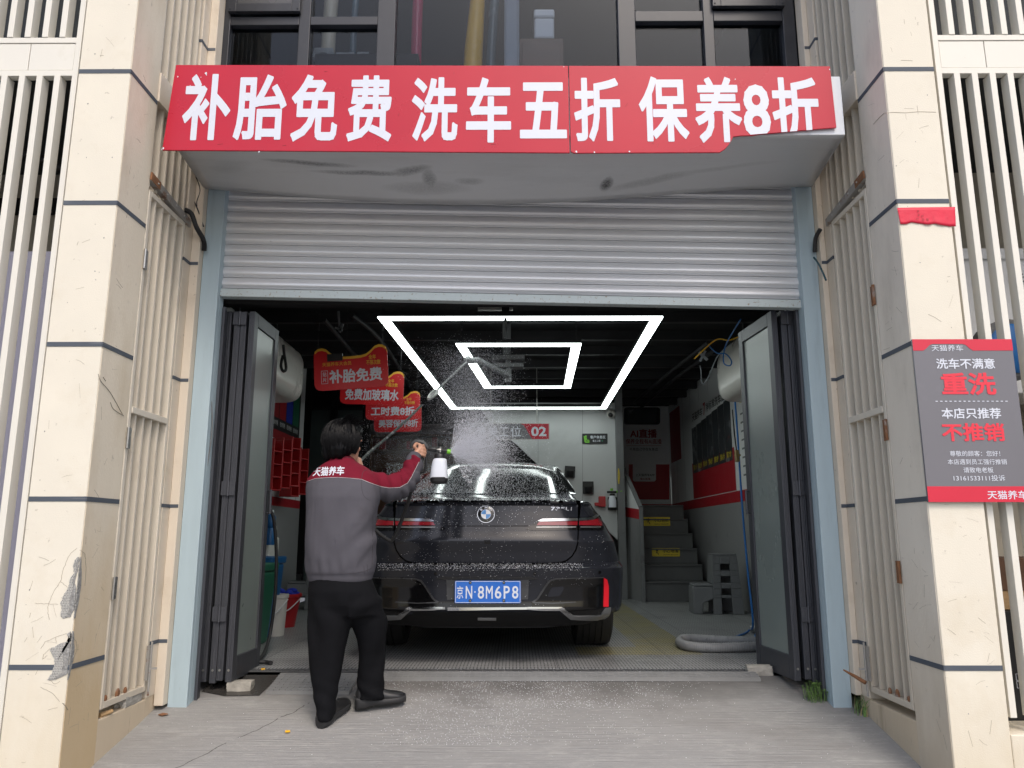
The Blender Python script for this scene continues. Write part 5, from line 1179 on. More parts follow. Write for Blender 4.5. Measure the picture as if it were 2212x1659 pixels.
# left wall: colour chart and red parts bins
t = thing('colour_chart', 'cloth colour chart with coloured blocks on the left wall', 'poster', (WL, 8.4, 1.9)); pA = PX(645, 945, WL); pB = PX(585, 900, WL); ya, yb = pB.y - 0.3, pA.y
zt_, zb_2 = 2.62, 1.93
b = MB(); b.prism([V((WL + 0.004, y, z)) for y, z in ((ya, zt_), (yb, zt_), (yb, zb_2), (ya, zb_2))], (-0.002, 0, 0)); b.build('sheet', 'ink', t)
b = MB(); b.prism([V((WL + 0.006, y, z)) for y, z in ((ya, zb_2 + 0.10), (yb, zb_2 + 0.10), (yb, zb_2), (ya, zb_2))], (-0.0015, 0, 0)); b.build('red_band', 'darkred', t)
cols = ['jgrey', 'darkred', 'redpaint', 'clothblue', 'bingreen']
for k in range(5):
    L = (yb - ya) / 5.3; y0 = ya + 0.05 + L * k; b = MB(); b.prism([V((WL + 0.006, y, z)) for y, z in ((y0, zt_ - 0.06), (y0 + L * 0.9, zt_ - 0.06), (y0 + L * 0.9, zb_2 + 0.24), (y0, zb_2 + 0.24))], (-0.0015, 0, 0)); b.build('swatch', cols[k], t)
    b = MB(); put_text(b, '毛巾专用', (WL + 0.0075, y0 + L * 0.1, zb_2 + 0.15), (0, 1, 0), (0, 0, 1), L * 0.7, 0.06, 0.01, off=0); b.build('lettering', 'white', t)
def bin_rack(px, w_, cols_, rows, z0, label, y0, tilt):
    t = thing('parts_bin_panel', label, 'parts bins', (WL + 0.2, y0 + 0.3, z0)); b = MB(); cw, ch, dp = 0.155, 0.135, 0.16
    ox, oy = V((math.sin(tilt), math.cos(tilt), 0)), V((math.cos(tilt), -math.sin(tilt), 0))
    fx = V((WL + 0.21, y0, z0))
    for r_ in range(rows):
        for c_ in range(cols_):
            o_ = fx + ox * (cw * c_) + V((0, 0, ch * r_ + (0.03 * c_)))
            def q(u, v, w2): return o_ + ox * u - oy * v + V((0, 0, w2))
            for (u0, u1, w0, w1) in ((0, 0.012, 0, ch), (cw - 0.012, cw, 0, ch), (0.012, cw - 0.012, 0, 0.012)):
                b.obox(q((u0 + u1) / 2, dp / 2, (w0 + w1) / 2), ox * ((u1 - u0) / 2), oy * (dp / 2), V((0, 0, (w1 - w0) / 2)))
            b.obox(q(cw / 2, dp - 0.006, ch / 2), ox * (cw / 2), oy * 0.006, V((0, 0, ch / 2)))
    return b.build('bins', 'redplastic', t, bevel=0.003), t
bin_rack(0, 0, 3, 4, 1.30, 'red plastic parts bins hung on the left wall, nearer panel', 8.15, 0.35)
bin_rack(0, 0, 2, 4, 1.27, 'red plastic parts bins hung on the left wall behind the first panel', 8.85, 0.35)

# hose reel housings up by the ceiling
def reel_box(side, x0, x1, y0, y1, z0, z1, label):
    t = thing('hose_reel_box', label, 'hose reel', ((x0 + x1) / 2, (y0 + y1) / 2, z0)); w_, h_ = x1 - x0, z1 - z0
    rings = []
    for k in range(21):
        u = k / 20; y = y0 + (y1 - y0) * u; e = 1 - 0.16 * max(0, (abs(u - 0.5) - 0.40) / 0.1) ** 2
        rib = 0.006 if k % 5 == 2 else 0
        pts = []
        for a_ in range(40):
            an = 2 * math.pi * a_ / 40; ca, sa = math.cos(an), math.sin(an); n_ = 0.5
            pts.append(V(((x0 + x1) / 2 + (w_ / 2 * e - rib) * math.copysign(abs(ca) ** n_, ca), y, (z0 + z1) / 2 + (h_ / 2 * e - rib) * math.copysign(abs(sa) ** n_, sa))))
        rings.append(pts)
    b = MB(); b.loft(rings); b.build('housing', 'whiteplastic', t, smooth=50)
    q = MB()
    for yy in (y0 + 0.45, y0 + 0.85): q.lathe([(0.06, 0), (0.06, -0.02), (0.03, -0.035)], ((x0 + x1) / 2, yy, z0), n=14)
    q.build('hose_outlet', 'black', t)
    for yy in (y0 + 0.25, y1 - 0.25): b = MB(); b.box((x0 + x1) / 2 - 0.02, (x0 + x1) / 2 + 0.02, yy, yy + 0.04, z1 - 0.01, CEIL - 0.001); b.build('hanger', 'pipe', t)
    return t
reel_box(1, 2.02, 2.56, 6.2, 7.75, 2.13, 2.68, 'cream hose reel housing hung from the ceiling on the right')
reel_box(-1, -2.68, -2.13, 6.2, 7.75, 2.13, 2.68, 'cream hose reel housing hung from the ceiling on the left')
cable('air_hose', [P(1588, 868, 6.9), P(1594, 950, 6.95), P(1604, 1100, 6.95), P(1616, 1240, 6.9), V((P(1622, 1330, 6.9).x, 6.85, 0.12)), PZ(1618, 1362, 0.02), PZ(1592, 1375, 0.015), PZ(1560, 1384, 0.012)], 0.009, 'hoseblue', 'blue air hose hanging from the right reel down to the floor', 'hose')
cable('air_hose', [PZ(1655, 1385, 0.015), PZ(1632, 1378, 0.03), PZ(1640, 1352, 0.05), P(1652, 1310, 6.6)], 0.010, 'hoseblue', 'blue hose loop on the floor beside the right folded doors', 'hose')
t = thing('water_gun', 'small brass spray gun hanging on a black cord from the right reel', 'spray gun', P(1592, 1000, 6.7)); b = MB(); b.tube(spline([P(1582, 885, 6.7), P(1586, 930, 6.7), P(1591, 975, 6.7)], 8), 0.006, n=6); b.build('cord', 'rubber', t)
b = MB(); b.bar(P(1591, 972, 6.7), P(1593, 998, 6.7), 0.035, 0.035, up=(0, 1, 0)); b.bar(P(1586, 985, 6.7), P(1600, 983, 6.7), 0.02, 0.02, up=(0, 1, 0)); b.build('gun_body', 'brass', t, bevel=0.006)
cable('hose_loop', [P(612, 745, 6.3), P(614, 765, 6.3), P(618, 795, 6.28), P(612, 802, 6.25), P(607, 790, 6.28), P(611, 768, 6.3)], 0.012, 'rubber', 'short black hose loop in front of the left reel housing', 'hose')
cable('wire', [P(1500, 775, 7.0), P(1545, 735, 6.9), P(1575, 735, 6.8), P(1600, 725, 6.6)], 0.006, M['film_yellow'], 'orange cable strung under the ceiling near the right reel')
cable('wire', [P(1530, 745, 7.0), P(1548, 762, 6.9), P(1568, 765, 6.8), P(1580, 780, 6.7), P(1576, 790, 6.7), P(1563, 782, 6.75), P(1568, 745, 6.7), P(1600, 690, 6.0)], 0.006, 'hoseblue', 'blue cable looped under the ceiling above the right reel')
cable('wire', [P(1512, 790, 7.4), P(1514, 800, 7.4), P(1517, 829, 7.5), P(1530, 815, 7.5), P(1550, 770, 7.2), P(1580, 742, 6.9)], 0.005, 'greypost', 'thin white cable trailing to the right reel')
for i, pts in enumerate(([(700, 690), (760, 760), (800, 800)], [(760, 680), (830, 745), (900, 860)], [(1090, 690), (1090, 780), (1092, 888)], [(1530, 740), (1440, 810), (1370, 870)], [(1545, 755), (1455, 820), (1385, 880)])):
    b = MB(); q = [PZ(x, y, CEIL - 0.14) for x, y in pts]; b.tube(spline(q, 6), 0.022, n=8); o = b.build('ceiling_pipe', 'pipe', smooth=60); tag(o, ['black pipe under the ceiling at the left front', 'black pipe under the ceiling behind the first red sign', 'black pipe under the ceiling through the light frame', 'black pipe curving along the ceiling on the right, inner one', 'black pipe curving along the ceiling on the right, outer one'][i], 'pipe')
t = thing('cable_clip', 'white cable clip hanging under the ceiling on the right', 'clip', P(1518, 770, 7.2))
b = MB(); b.bar(P(1510, 760, 7.2), P(1528, 778, 7.2), 0.025, 0.01, up=(0, 1, 0)); b.bar(P(1512, 780, 7.2), P(1524, 758, 7.2), 0.02, 0.012, up=(0, 1, 0)); b.build('clip_body', 'greypost', t)
t = thing('cable_clip', 'grey cable clip hanging under the ceiling on the left', 'clip', P(735, 705, 7.0))
b = MB(); b.bar(P(731, 672, 7.0), P(733, 705, 7.0), 0.02, 0.01, up=(0, 1, 0)); b.bar(P(724, 708, 7.0), P(740, 714, 7.0), 0.02, 0.012, up=(0, 1, 0)); b.bar(P(733, 718, 7.0), P(741, 700, 7.0), 0.02, 0.012, up=(0, 1, 0)); b.build('clip_body', 'stool', t)

# LED frames
def led_frame(label, near, far, h, wbar, dbar):
    (nx0, nx1, nd), (fx0, fx1, fd) = near, far
    t = thing('led_frame', label, 'ceiling light', ((nx0 + nx1) / 2, (nd + fd) / 2, h)); q = [V((nx0, nd, h)), V((nx1, nd, h)), V((fx1, fd, h)), V((fx0, fd, h))]; c = sum(q, V()) / 4
    def ring(ins): return [p + (V((1 if p.x < c.x else -1, 1 if p.y < c.y else -1, 0)) * ins) for p in q]
    def frame(mb, o_, i_, z0, z1):
        a, b_ = ring(o_), ring(i_)
        for k in range(4):
            k2 = (k + 1) % 4; mb.prism([V((p.x, p.y, z0)) for p in (a[k], a[k2], b_[k2], b_[k])], (0, 0, z1 - z0))
    m1 = MB(); frame(m1, 0, wbar, h + 0.012, h + dbar); m1.build('housing', 'black', t)
    m2 = MB(); frame(m2, 0.002, wbar - 0.002, h, h + 0.0115); m2.build('diffuser', 'led', t)
    for k, p in enumerate(ring(wbar / 2)): m3 = MB(); m3.lathe([(0.004, 0), (0.004, CEIL - h - dbar)], (p.x, p.y, h + dbar), n=6); m3.build('hanger', 'pipe', t)
    return t
H1 = 0.835 + 1.695
def pzx(px, py, h): return PZ(px, py, h)
a, b_, c_, d_ = pzx(820, 694, H1), pzx(1438, 678, H1), pzx(975, 887, H1), pzx(1312, 880, H1)
led_frame('large outer rectangular white light frame under the ceiling', (a.x, b_.x, (a.y + b_.y) / 2), (c_.x, d_.x, (c_.y + d_.y) / 2), H1, 0.085, 0.055)
a, b_, c_, d_ = pzx(985, 747, H1), pzx(1257, 741, H1), pzx(1046, 840, H1), pzx(1233, 838, H1)
led_frame('small inner rectangular white light frame under the ceiling', (a.x, b_.x, (a.y + b_.y) / 2), (c_.x, d_.x, (c_.y + d_.y) / 2), H1, 0.085, 0.05)

# swivelling hose boom and the high pressure hose
t = thing('hose_boom', 'grey swivelling hose boom hanging under the inner light frame', 'hose boom', P(1098, 800, 7.5)); 
b = MB(); mt = P(1098, 780, 7.5); b.box(mt.x - 0.16, mt.x + 0.16, 7.42, 7.6, mt.z + 0.0, mt.z + 0.045); b.box(mt.x - 0.15, mt.x + 0.15, 7.44, 7.58, mt.z - 0.07, mt.z - 0.03); b.lathe([(0.025, -0.07), (0.025, CEIL - mt.z)], (mt.x, 7.5, mt.z), n=12); b.build('bracket', 'stool', t, bevel=0.004)
E1 = P(1098, 811, 7.5); TIP = P(1018, 776, 6.9)
b = MB(); b.lathe([(0.03, -0.1), (0.03, 0.1)], E1 + V((0, 0, 0.03)), n=14); b.tube([E1, TIP + V((0.05, 0.03, 0))], [0.036, 0.030], n=10); b.tube([TIP + V((0.06, 0.04, 0)), TIP - V((0.05, 0.02, 0.02))], [0.028, 0.026], n=10); b.tube([TIP - V((0.03, 0, 0)), P(1009, 781, 6.85)], [0.034, 0.026], n=10); b.build('arm', 'stool', t, smooth=45)
HANDL = P(775, 1000, 4.70)
pts = [P(1008, 782, 6.83), P(985, 803, 6.6), P(960, 827, 6.3), P(936, 851, 6.0)] 
GUN = V(P(912, 1012, 4.84))
lower = [P(910, 876, 5.75), P(880, 906, 5.45), P(840, 942, 5.15), P(800, 975, 4.9), HANDL]
back = [P(768, 1010, 4.74), P(772, 1050, 4.86), P(800, 1130, 4.98), P(838, 1166, 5.02), P(852, 1160, 5.02), P(866, 1128, 5.0), P(880, 1090, 4.95), P(890, 1055, 4.9), GUN]
t = thing('pressure_hose', 'long thin pressure hose from the ceiling boom through his hands to the gun', 'hose', pts[0])
b = MB(); b.tube(spline(pts, 8), 0.0095, n=8); b.build('upper_length', 'stool', t, smooth=60); b = MB(); b.tube(spline(lower, 8), 0.009, n=8); b.build('worn_length', M['hoseworn'] if 'hoseworn' in M else 'rubber', t, smooth=60)
b = MB(); b.tube(spline(back, 8), 0.0115, n=8); b.build('lower_length', 'rubber', t, smooth=60)
b = MB(); c0, c1 = P(945, 843, 6.08), P(925, 862, 5.86); b.tube([c0, c0.lerp(c1, .2), c0.lerp(c1, .5), c0.lerp(c1, .8), c1], [0.012, 0.024, 0.026, 0.022, 0.012], n=12); b.build('coupling', 'steel', t, smooth=40)

# hanging red signs and bay sign
def ear_sign(px0, py0, px1, py1, d, tilt, rows, label, extra=None):
    a, c = P(px0, py1, d), P(px1, py0, d); w_, h_ = c.x - a.x, c.z - a.z; cx, cz = (a.x + c.x) / 2, (a.z + c.z) / 2
    ux, uz = V((math.cos(tilt), 0, math.sin(tilt))), V((-math.sin(tilt), 0, math.cos(tilt))); o_ = V((cx, d, cz)) - ux * (w_ / 2) - uz * (h_ / 2)
    t = thing('hanging_sign', label, 'hanging sign', (cx, d, a.z))
    def outline(k=1.0, up=0.0):
        r_ = 0.11; top = [(1, 0.55), (1, 0.84), (0.985, 0.93), (0.94, 0.99), (0.885, 1.0), (0.83, 0.97), (0.77, 0.87), (0.71, 0.80), (0.63, 0.77), (0.5, 0.765), (0.37, 0.77), (0.29, 0.80), (0.23, 0.87), (0.17, 0.97), (0.115, 1.0), (0.06, 0.99), (0.015, 0.93), (0, 0.84)]
        bot = [(0, 0.16), (0.015, 0.07), (0.05, 0.02), (0.11, 0), (0.5, 0), (0.89, 0), (0.95, 0.02), (0.985, 0.07), (1, 0.16)]
        return [o_ + ux * (w_ * u) + uz * (h_ * v) for u, v in top + bot]
    pts = outline(); b = MB(); b.prism(pts, (0, 0.008, 0)); b.build('board', 'hangred', t)
    n = 18; edge = pts[1:17]; b = MB()
    for i in range(len(edge) - 1):
        p, q = edge[i], edge[i + 1]; dn = -uz * 0.035 * w_; b.prism([p - V((0, 0.0015, 0)), q - V((0, 0.0015, 0)), q + dn - V((0, 0.0015, 0)), p + dn - V((0, 0.0015, 0))], (0, 0.0012, 0))
    b.build('yellow_edge', 'hanggold', t)
    for body, u0, v0, u1, v1, bold, m_ in rows:
        b = MB(); put_text(b, body, o_ + ux * (w_ * u0) + uz * (h_ * v0) - V((0, 0.003, 0)), ux, uz, w_ * (u1 - u0), h_ * (v1 - v0), bold, off=0); b.build('lettering', m_, t)
    b = MB()
    for u, v in ((0.06, 0.99), (0.94, 0.99)):
        p = o_ + ux * (w_ * u) + uz * (h_ * v); b.tube([p + V((0, 0.004, -0.01)), (p.x, d + 0.004, CEIL - 0.001)], 0.0025, n=5)
    b.build('hanging_wire', 'pipe', t)
    if extra: extra(t, o_, ux, uz, w_, h_)
    return t
BADGE = [('全年', 0.745, 0.66, 0.845, 0.77, 0.02, 'hanggold'), ('不限次数', 0.71, 0.53, 0.905, 0.645, 0.02, 'hanggold')]
def ex1(t, o_, ux, uz, w_, h_):
    b = MB(); plate3(b, o_ + ux * (w_ * 0.10) + uz * (h_ * 0.16) - V((0, 0.001, 0)), ux, uz, rrect(w_ * 0.085, h_ * 0.30, 0.012), 0.001)
    q = MB(); o2 = o_ + ux * (w_ * 0.10) + uz * (h_ * 0.16) - V((0, 0.0035, 0)); ww, hh = w_ * 0.085, h_ * 0.30
    for p0, p1 in (((0, 0), (1, 0)), ((1, 0), (1, 1)), ((1, 1), (0, 1)), ((0, 1), (0, 0))): q.bar(o2 + ux * (ww * p0[0]) + uz * (hh * p0[1]), o2 + ux * (ww * p1[0]) + uz * (hh * p1[1]), 0.003, 0.001, up=(0, 1, 0))
    q.build('label_frame', 'white_letter', t)
    q = MB(); put_text(q, '贴', o2 + ux * (ww * 0.2) + uz * (hh * 0.55), ux, uz, ww * 0.6, hh * 0.35, 0.01, off=0); put_text(q, '片', o2 + ux * (ww * 0.2) + uz * (hh * 0.12), ux, uz, ww * 0.6, hh * 0.35, 0.01, off=0); q.build('lettering', 'white_letter', t)
    q = MB(); q.obox(o_ + ux * (w_ * 0.29) + uz * (h_ * 0.76) - V((0, 0.006, 0)), ux * (w_ * 0.105), V((0, 0.003, 0)), uz * (h_ * 0.085)); q.build('black_card', 'ink', t)
ear_sign(676, 748, 839, 840, 6.0, R(4.2), [('天猫养车大会员', 0.115, 0.56, 0.51, 0.655, 0.006, 'hanggold'), ('补胎免费', 0.205, 0.15, 0.92, 0.47, 0.03, 'white_letter')] + BADGE, 'nearest red hanging sign with a small black card tucked on top', ex1)
ear_sign(734, 801, 873, 874, 7.05, R(-1.5), [('免费加玻璃水', 0.08, 0.12, 0.93, 0.46, 0.03, 'white_letter')] + BADGE, 'second red hanging sign, partly covered by the nearest one')
ear_sign(789, 845, 908, 907, 8.3, R(0.5), [('工时费8折', 0.10, 0.14, 0.90, 0.46, 0.03, 'white_letter')] + BADGE, 'third red hanging sign, between the second and the lowest one')
ear_sign(807, 872, 911, 933, 9.5, R(1.0), [('美容保养8折', 0.10, 0.16, 0.93, 0.46, 0.03, 'white_letter')], 'lowest and farthest red hanging sign behind the spray')
DB = 9.6
t = thing('bay_sign', 'grey and red hanging bay sign with number 02', 'bay sign', (P(1105, 950, DB).x, DB, P(1105, 950, DB).z))
flat(t, 'border', [(1022, 913.2), (1187.4, 913.6), (1187.4, 950), (1022, 950)], DB, 'steel', 0.012); flat(t, 'grey_panel', [(1024, 915), (1185.6, 915.4), (1185.6, 948.4), (1024, 948.4)], DB - 0.002, M['poster'], 0.0018); flat(t, 'red_panel', [(1124, 915.4), (1185.4, 915.4), (1185.4, 948.4), (1150, 948.4), (1143, 938), (1136, 925), (1131, 918)], DB - 0.004, 'red', 0.0018)
ltext(t, '洗', 1031, 921, 1050, 943, DB - 0.006, 0.008, 'white_letter'); ltext(t, '美', 1054, 921, 1075, 943, DB - 0.006, 0.008, 'white_letter'); ltext(t, '工', 1079, 923, 1098.5, 942, DB - 0.006, 0.008, 'white_letter'); ltext(t, '位', 1103, 920.5, 1126, 943.5, DB - 0.006, 0.008, 'white_letter'); ltext(t, '02', 1147.5, 921.5, 1180, 942.5, DB - 0.006, 0.03, 'white_letter')
b = MB()
for px in (1060, 1160): q = P(px, 914, DB + 0.006); b.lathe([(0.006, 0), (0.006, CEIL - q.z - 0.001)], q, n=6)
b.build('hanging_rod', 'steel', t)
DE = STAIR - 0.008
t = thing('lounge_sign', 'small black and green seating sign on the white enclosure', 'sign', P(1285, 960, DE)); flat(t, 'board', prr(1257.5, 936.5, 1312.5, 959, 1.6), DE, 'ink', 0.006)
ltext(t, '客户休息区', 1275, 941, 1308, 947.5, DE - 0.002, 0.02, 'white_letter'); ltext(t, '请上二楼', 1280, 950, 1297, 954.5, DE - 0.002, 0.01, 'white_letter')
b = MB(); y = DE - 0.003
def seg(p, q, w_): b.bar(P(*p, y), P(*q, y), w_, 0.002, up=(0, 1, 0))
seg((1262.5, 942), (1264.5, 955), 0.022); seg((1264, 955), (1272, 955), 0.022); seg((1266, 945), (1267, 951), 0.018); seg((1267, 951), (1272, 951), 0.014); seg((1272, 951), (1272.6, 956), 0.012); b.ball(P(1265.6, 942.6, y), (0.014, 0.001, 0.014), n=10); b.build('pictogram', 'green', t)
b = MB(); b.lathe([(0.012, 0), (0.012, 0.002)], P(1301, 952.2, DE), axis=(0, -1, 0), n=12); b.build('arrow_disc', M['bingreen'], t)
t = thing('dome_camera', 'white dome camera at the top corner of the white enclosure', 'camera', P(1320, 897, STAIR - 0.06)); b = MB(); b.ball(P(1320, 894, STAIR - 0.05), (0.062, 0.06, 0.062), n=20); b.build('dome_body', 'whiteplastic', t, smooth=60); b = MB(); b.ball(P(1319, 896, STAIR - 0.085), (0.036, 0.036, 0.036), n=16); b.build('lens', 'black', t, smooth=60)
def holder(px0, py0, px1, py1, m_, label, tilt=0.0):
    d = STAIR - 0.005; a, c = P(px0, py1, d), P(px1, py0, d); w_, h_ = c.x - a.x, c.z - a.z
    t = thing('bottle_holder', label, 'holder', ((a.x + c.x) / 2, d, a.z)); ux, uz = V((math.cos(tilt), 0, math.sin(tilt))), V((-math.sin(tilt), 0, math.cos(tilt))); o_ = V((a.x, d, a.z))
    b = MB(); b.obox(o_ + ux * w_ / 2 + uz * h_ / 2 - V((0, 0.01, 0)), ux * w_ / 2, V((0, 0.008, 0)), uz * h_ / 2); b.build('back_plate', m_, t, bevel=0.004)
    b = MB(); n = 14; rings = []
    for v, k in ((0.02, 0.8), (0.1, 0.92), (0.55, 1.0)):
        rings.append([o_ + ux * (w_ * (0.5 + 0.46 * k * math.cos(math.pi * i / n))) + uz * (h_ * v) - V((0, 0.02 + 0.09 * k * math.sin(math.pi * i / n), 0)) for i in range(n + 1)])
    vs = [p for r_ in rings for p in r_]; m2 = n + 1; b.add(vs, [(j * m2 + i, j * m2 + i + 1, (j + 1) * m2 + i + 1, (j + 1) * m2 + i) for j in range(2) for i in range(n)] + [list(range(m2))]); b.build('cup', m_, t, smooth=45); return t
holder(1219, 1006, 1241, 1031, 'black', 'empty black bottle holder nearest the car roof on the white enclosure', R(-4)); holder(1259, 1040, 1282, 1067, 'black', 'empty black bottle holder in the middle of the white enclosure'); holder(1313, 1074, 1333, 1102, 'black', 'black bottle holder carrying the foam bottle by the column')
t = thing('foam_bottle', 'white foam bottle with a lime green nozzle in the holder by the column', 'foam bottle', P(1323, 1090, STAIR - 0.07))
q = P(1323, 1096, STAIR - 0.08); zt = P(1323, 1071, STAIR - 0.08).z; b = MB(); b.lathe([(0.055, 0), (0.055, (zt - q.z) * .6), (0.035, zt - q.z)], q, n=16); b.build('bottle', 'bottle', t, smooth=40); b = MB(); b.lathe([(0.036, 0), (0.036, 0.03)], (q.x, q.y, zt), n=14); b.bar((q.x - 0.07, q.y, zt + 0.05), (q.x + 0.06, q.y, zt + 0.05), 0.025, 0.03); b.build('head', 'black', t, bevel=0.004); b = MB(); b.lathe([(0.018, 0), (0.022, 0.075)], (q.x + 0.06, q.y, zt + 0.055), axis=(1, 0, 0.1), n=12); b.lathe([(0.02, 0), (0.02, 0.03)], (q.x - 0.005, q.y, zt + 0.07), n=10); b.build('nozzle', 'green', t, smooth=40)
t = thing('red_holder', 'red plastic wall holder left of the foam bottle', 'holder', P(1300, 1095, STAIR - 0.02)); b = MB(); a, c = P(1294, 1095, STAIR - 0.08), P(1308, 1072, STAIR - 0.08); b.box(a.x, c.x, STAIR - 0.09, STAIR - 0.005, a.z, c.z); b.box(a.x - 0.055, a.x + 0.01, STAIR - 0.085, STAIR - 0.005, a.z + 0.015, a.z + 0.06); b.build('holder_body', 'redplastic', t, bevel=0.006)

# floor things
def step_stool(c, rot, label):
    t = thing('step_stool', label, 'step stool', c); ux, uy = V((math.cos(rot), math.sin(rot), 0)), V((-math.sin(rot), math.cos(rot), 0)); c = V(c)
    def q(x, y, z): return c + ux * x + uy * y + V((0, 0, z))
    def tower(mb, x0, x1, y0, y1, h, flare):
        mb.loft([[q(x0 - flare, y0 - flare, 0), q(x1 + flare, y0 - flare, 0), q(x1 + flare, y1 + flare, 0), q(x0 - flare, y1 + flare, 0)], [q(x0, y0, h), q(x1, y0, h), q(x1, y1, h), q(x0, y1, h)]])
    # tall column with three hand holes on the face, low step beside it
    mb = MB(); h = 0.64; f = 0.05
    def face(x_a, x_b, yv, z0, z1): pass
    xs = (-0.02, 0.06, 0.16, 0.24)
    def row(z): k = 1 - z / h; return [xs[0] - f * k * 0.4, xs[1] - f * k * 0.1, xs[2] + f * k * 0.1, xs[3] + f * k]
    zz = [0.17, 0.20, 0.27, 0.33, 0.40, 0.46, 0.53, 0.62]
    yf = lambda z: -0.16 - 0.03 * (1 - z / h); 
    th = 0.02
    def cell(i, z0, z1):
        a0, a1 = row(z0), row(z1); p = [q(a0[i], yf(z0), z0), q(a0[i + 1], yf(z0), z0), q(a1[i + 1], yf(z1), z1), q(a1[i], yf(z1), z1)]; mb.prism(p, uy * th)
    for j in range(len(zz) - 1):
        for i in range(3):
            if i == 1 and j in (1, 3, 5): continue
            cell(i, zz[j], zz[j + 1])
    for i in (0, 2): cell(i, 0.0, 0.17)
    mb.prism([q(xs[0], yf(h), 0.62), q(xs[3], yf(h), 0.62), q(xs[3], 0.14, 0.62), q(xs[0], 0.14, 0.62)], V((0, 0, 0.02)))
    a0, a1 = row(0), row(0.62)
    mb.prism([q(a0[3] - th, yf(0) + th, 0), q(a0[3], yf(0) + th, 0), q(a0[3], 0.17, 0), q(a0[3] - th, 0.17, 0)], (q(a1[3], 0, 0.62) - q(a0[3], 0, 0)))
    mb.prism([q(a0[0], 0.13, 0), q(a0[3], 0.13, 0), q(a1[3], 0.10, 0.62), q(a1[0], 0.10, 0.62)], uy * th)
    mb.prism([q(a0[0], yf(0) + th, 0.32), q(a0[0] + th, yf(0) + th, 0.32), q(a0[0] + th, 0.13, 0.32), q(a0[0], 0.13, 0.32)], (q(a1[0], 0, 0.62) - q(a0[0], 0, 0.32)))
    mb.build('column', 'stool', t, bevel=0.006)
    s_ = MB(); s_.prism([q(-0.24, -0.17, 0.29), q(-0.03, -0.17, 0.29), q(-0.03, 0.14, 0.29), q(-0.24, 0.14, 0.29)], V((0, 0, 0.025))); s_.prism([q(-0.255, -0.19, 0), q(-0.15, -0.19, 0), q(-0.14, -0.185, 0.12), q(-0.03, -0.185, 0.16), q(-0.03, -0.172, 0.289), q(-0.24, -0.172, 0.289)], uy * th); s_.prism([q(-0.255, 0.15, 0), q(-0.15, 0.15, 0), q(-0.14, 0.14, 0.12), q(-0.03, 0.14, 0.16), q(-0.03, 0.125, 0.289), q(-0.24, 0.125, 0.289)], uy * th); s_.prism([q(-0.255, -0.169, 0), q(-0.235, -0.169, 0), q(-0.235, 0.149, 0), q(-0.255, 0.149, 0)], V((0.008, 0, 0.289))); s_.build('low_step', 'stool', t, bevel=0.012)
    return t
q = PZ(1553, 1326, 0); step_stool((q.x - 0.02, q.y + 0.12, 0), R(-4), 'grey plastic step stool in front of the stairs')
q = PZ(648, 1318, 0); step_stool((q.x + 0.05, q.y + 0.2, 0), R(10), 'grey plastic step stool half hidden behind the man')
def pail(name, c, r0, r1, h, m_, label, handle=True, hm='white'):
    t = thing(name, label, 'bucket', c); b = MB(); b.lathe([(r0, 0), (r1, h - 0.03), (r1 + 0.010, h - 0.028), (r1 + 0.010, h), (r1 - 0.006, h), (r1 - 0.012, h - 0.05)], c, n=28); b.build('pail', m_, t, smooth=40)
    if handle:
        b = MB(); c = V(c); b.tube(spline([c + V((-r1 - 0.01, -0.01, h - 0.04)), c + V((-r1 * 0.6, -r1 - 0.01, h - 0.13)), c + V((0, -r1 - 0.03, h - 0.16)), c + V((r1 * 0.6, -r1 - 0.01, h - 0.13)), c + V((r1 + 0.01, -0.01, h - 0.04))], 8), 0.005, n=6); b.build('handle', hm, t, smooth=60)
    return t
q = PZ(604, 1357, 0); RB = (q.x, q.y + 0.12, 0); pail('bucket', RB, 0.10, 0.145, 0.30, 'redplastic', 'red bucket holding a blue cloth by the left wall')
b = MB(); c = V(RB) + V((0, 0, 0.28))
for i in range(16): b.ball(c + V((rnd.uniform(-0.08, 0.08), rnd.uniform(-0.08, 0.08), rnd.uniform(-0.01, 0.05))), (rnd.uniform(0.03, 0.06), rnd.uniform(0.03, 0.05), rnd.uniform(0.02, 0.035)), n=10)
o = b.build('blue_cloth', 'clothblue', smooth=80); tag(o, 'crumpled blue cloth in the red bucket', 'cloth')
q = PZ(583, 1376, 0); pail('bucket', (q.x, q.y + 0.10, 0), 0.085, 0.10, 0.34, 'whiteplastic', 'white plastic pail beside the red bucket')
q = PZ(1330, 1290, 0); pail('bucket', (q.x + 0.02, q.y + 0.12, 0), 0.10, 0.12, 0.36, 'whiteplastic', 'white plastic pail right of the car by the column')
def wheelie(c, w_, h, m_, label):
    t = thing('waste_bin', label, 'bin', c); b = MB(); c = V(c)
    b.loft([[c + V((sx * w_ * k, sy * w_ * k * 1.1, z)) for sx, sy in ((-1, -1), (1, -1), (1, 1), (-1, 1))] for z, k in ((0, .40), (h - 0.06, .5))]); b.build('bin_body', m_, t, bevel=0.02)
    b = MB(); b.loft([[c + V((sx * w_ * k, sy * w_ * k * 1.1, z)) for sx, sy in ((-1, -1), (1, -1), (1, 1), (-1, 1))] for z, k in ((h - 0.059, .53), (h, .54))]); b.build('rim', m_, t, bevel=0.01)
q = PZ(572, 1402, 0); wheelie((q.x - 0.24, q.y + 0.2, 0), 0.36, 0.62, 'bingreen', 'dark green bin behind the left folded doors'); q = PZ(588, 1388, 0); wheelie((q.x - 0.26, q.y + 0.3, 0), 0.36, 0.66, 'binblue', 'dark blue bin next to the green bin')
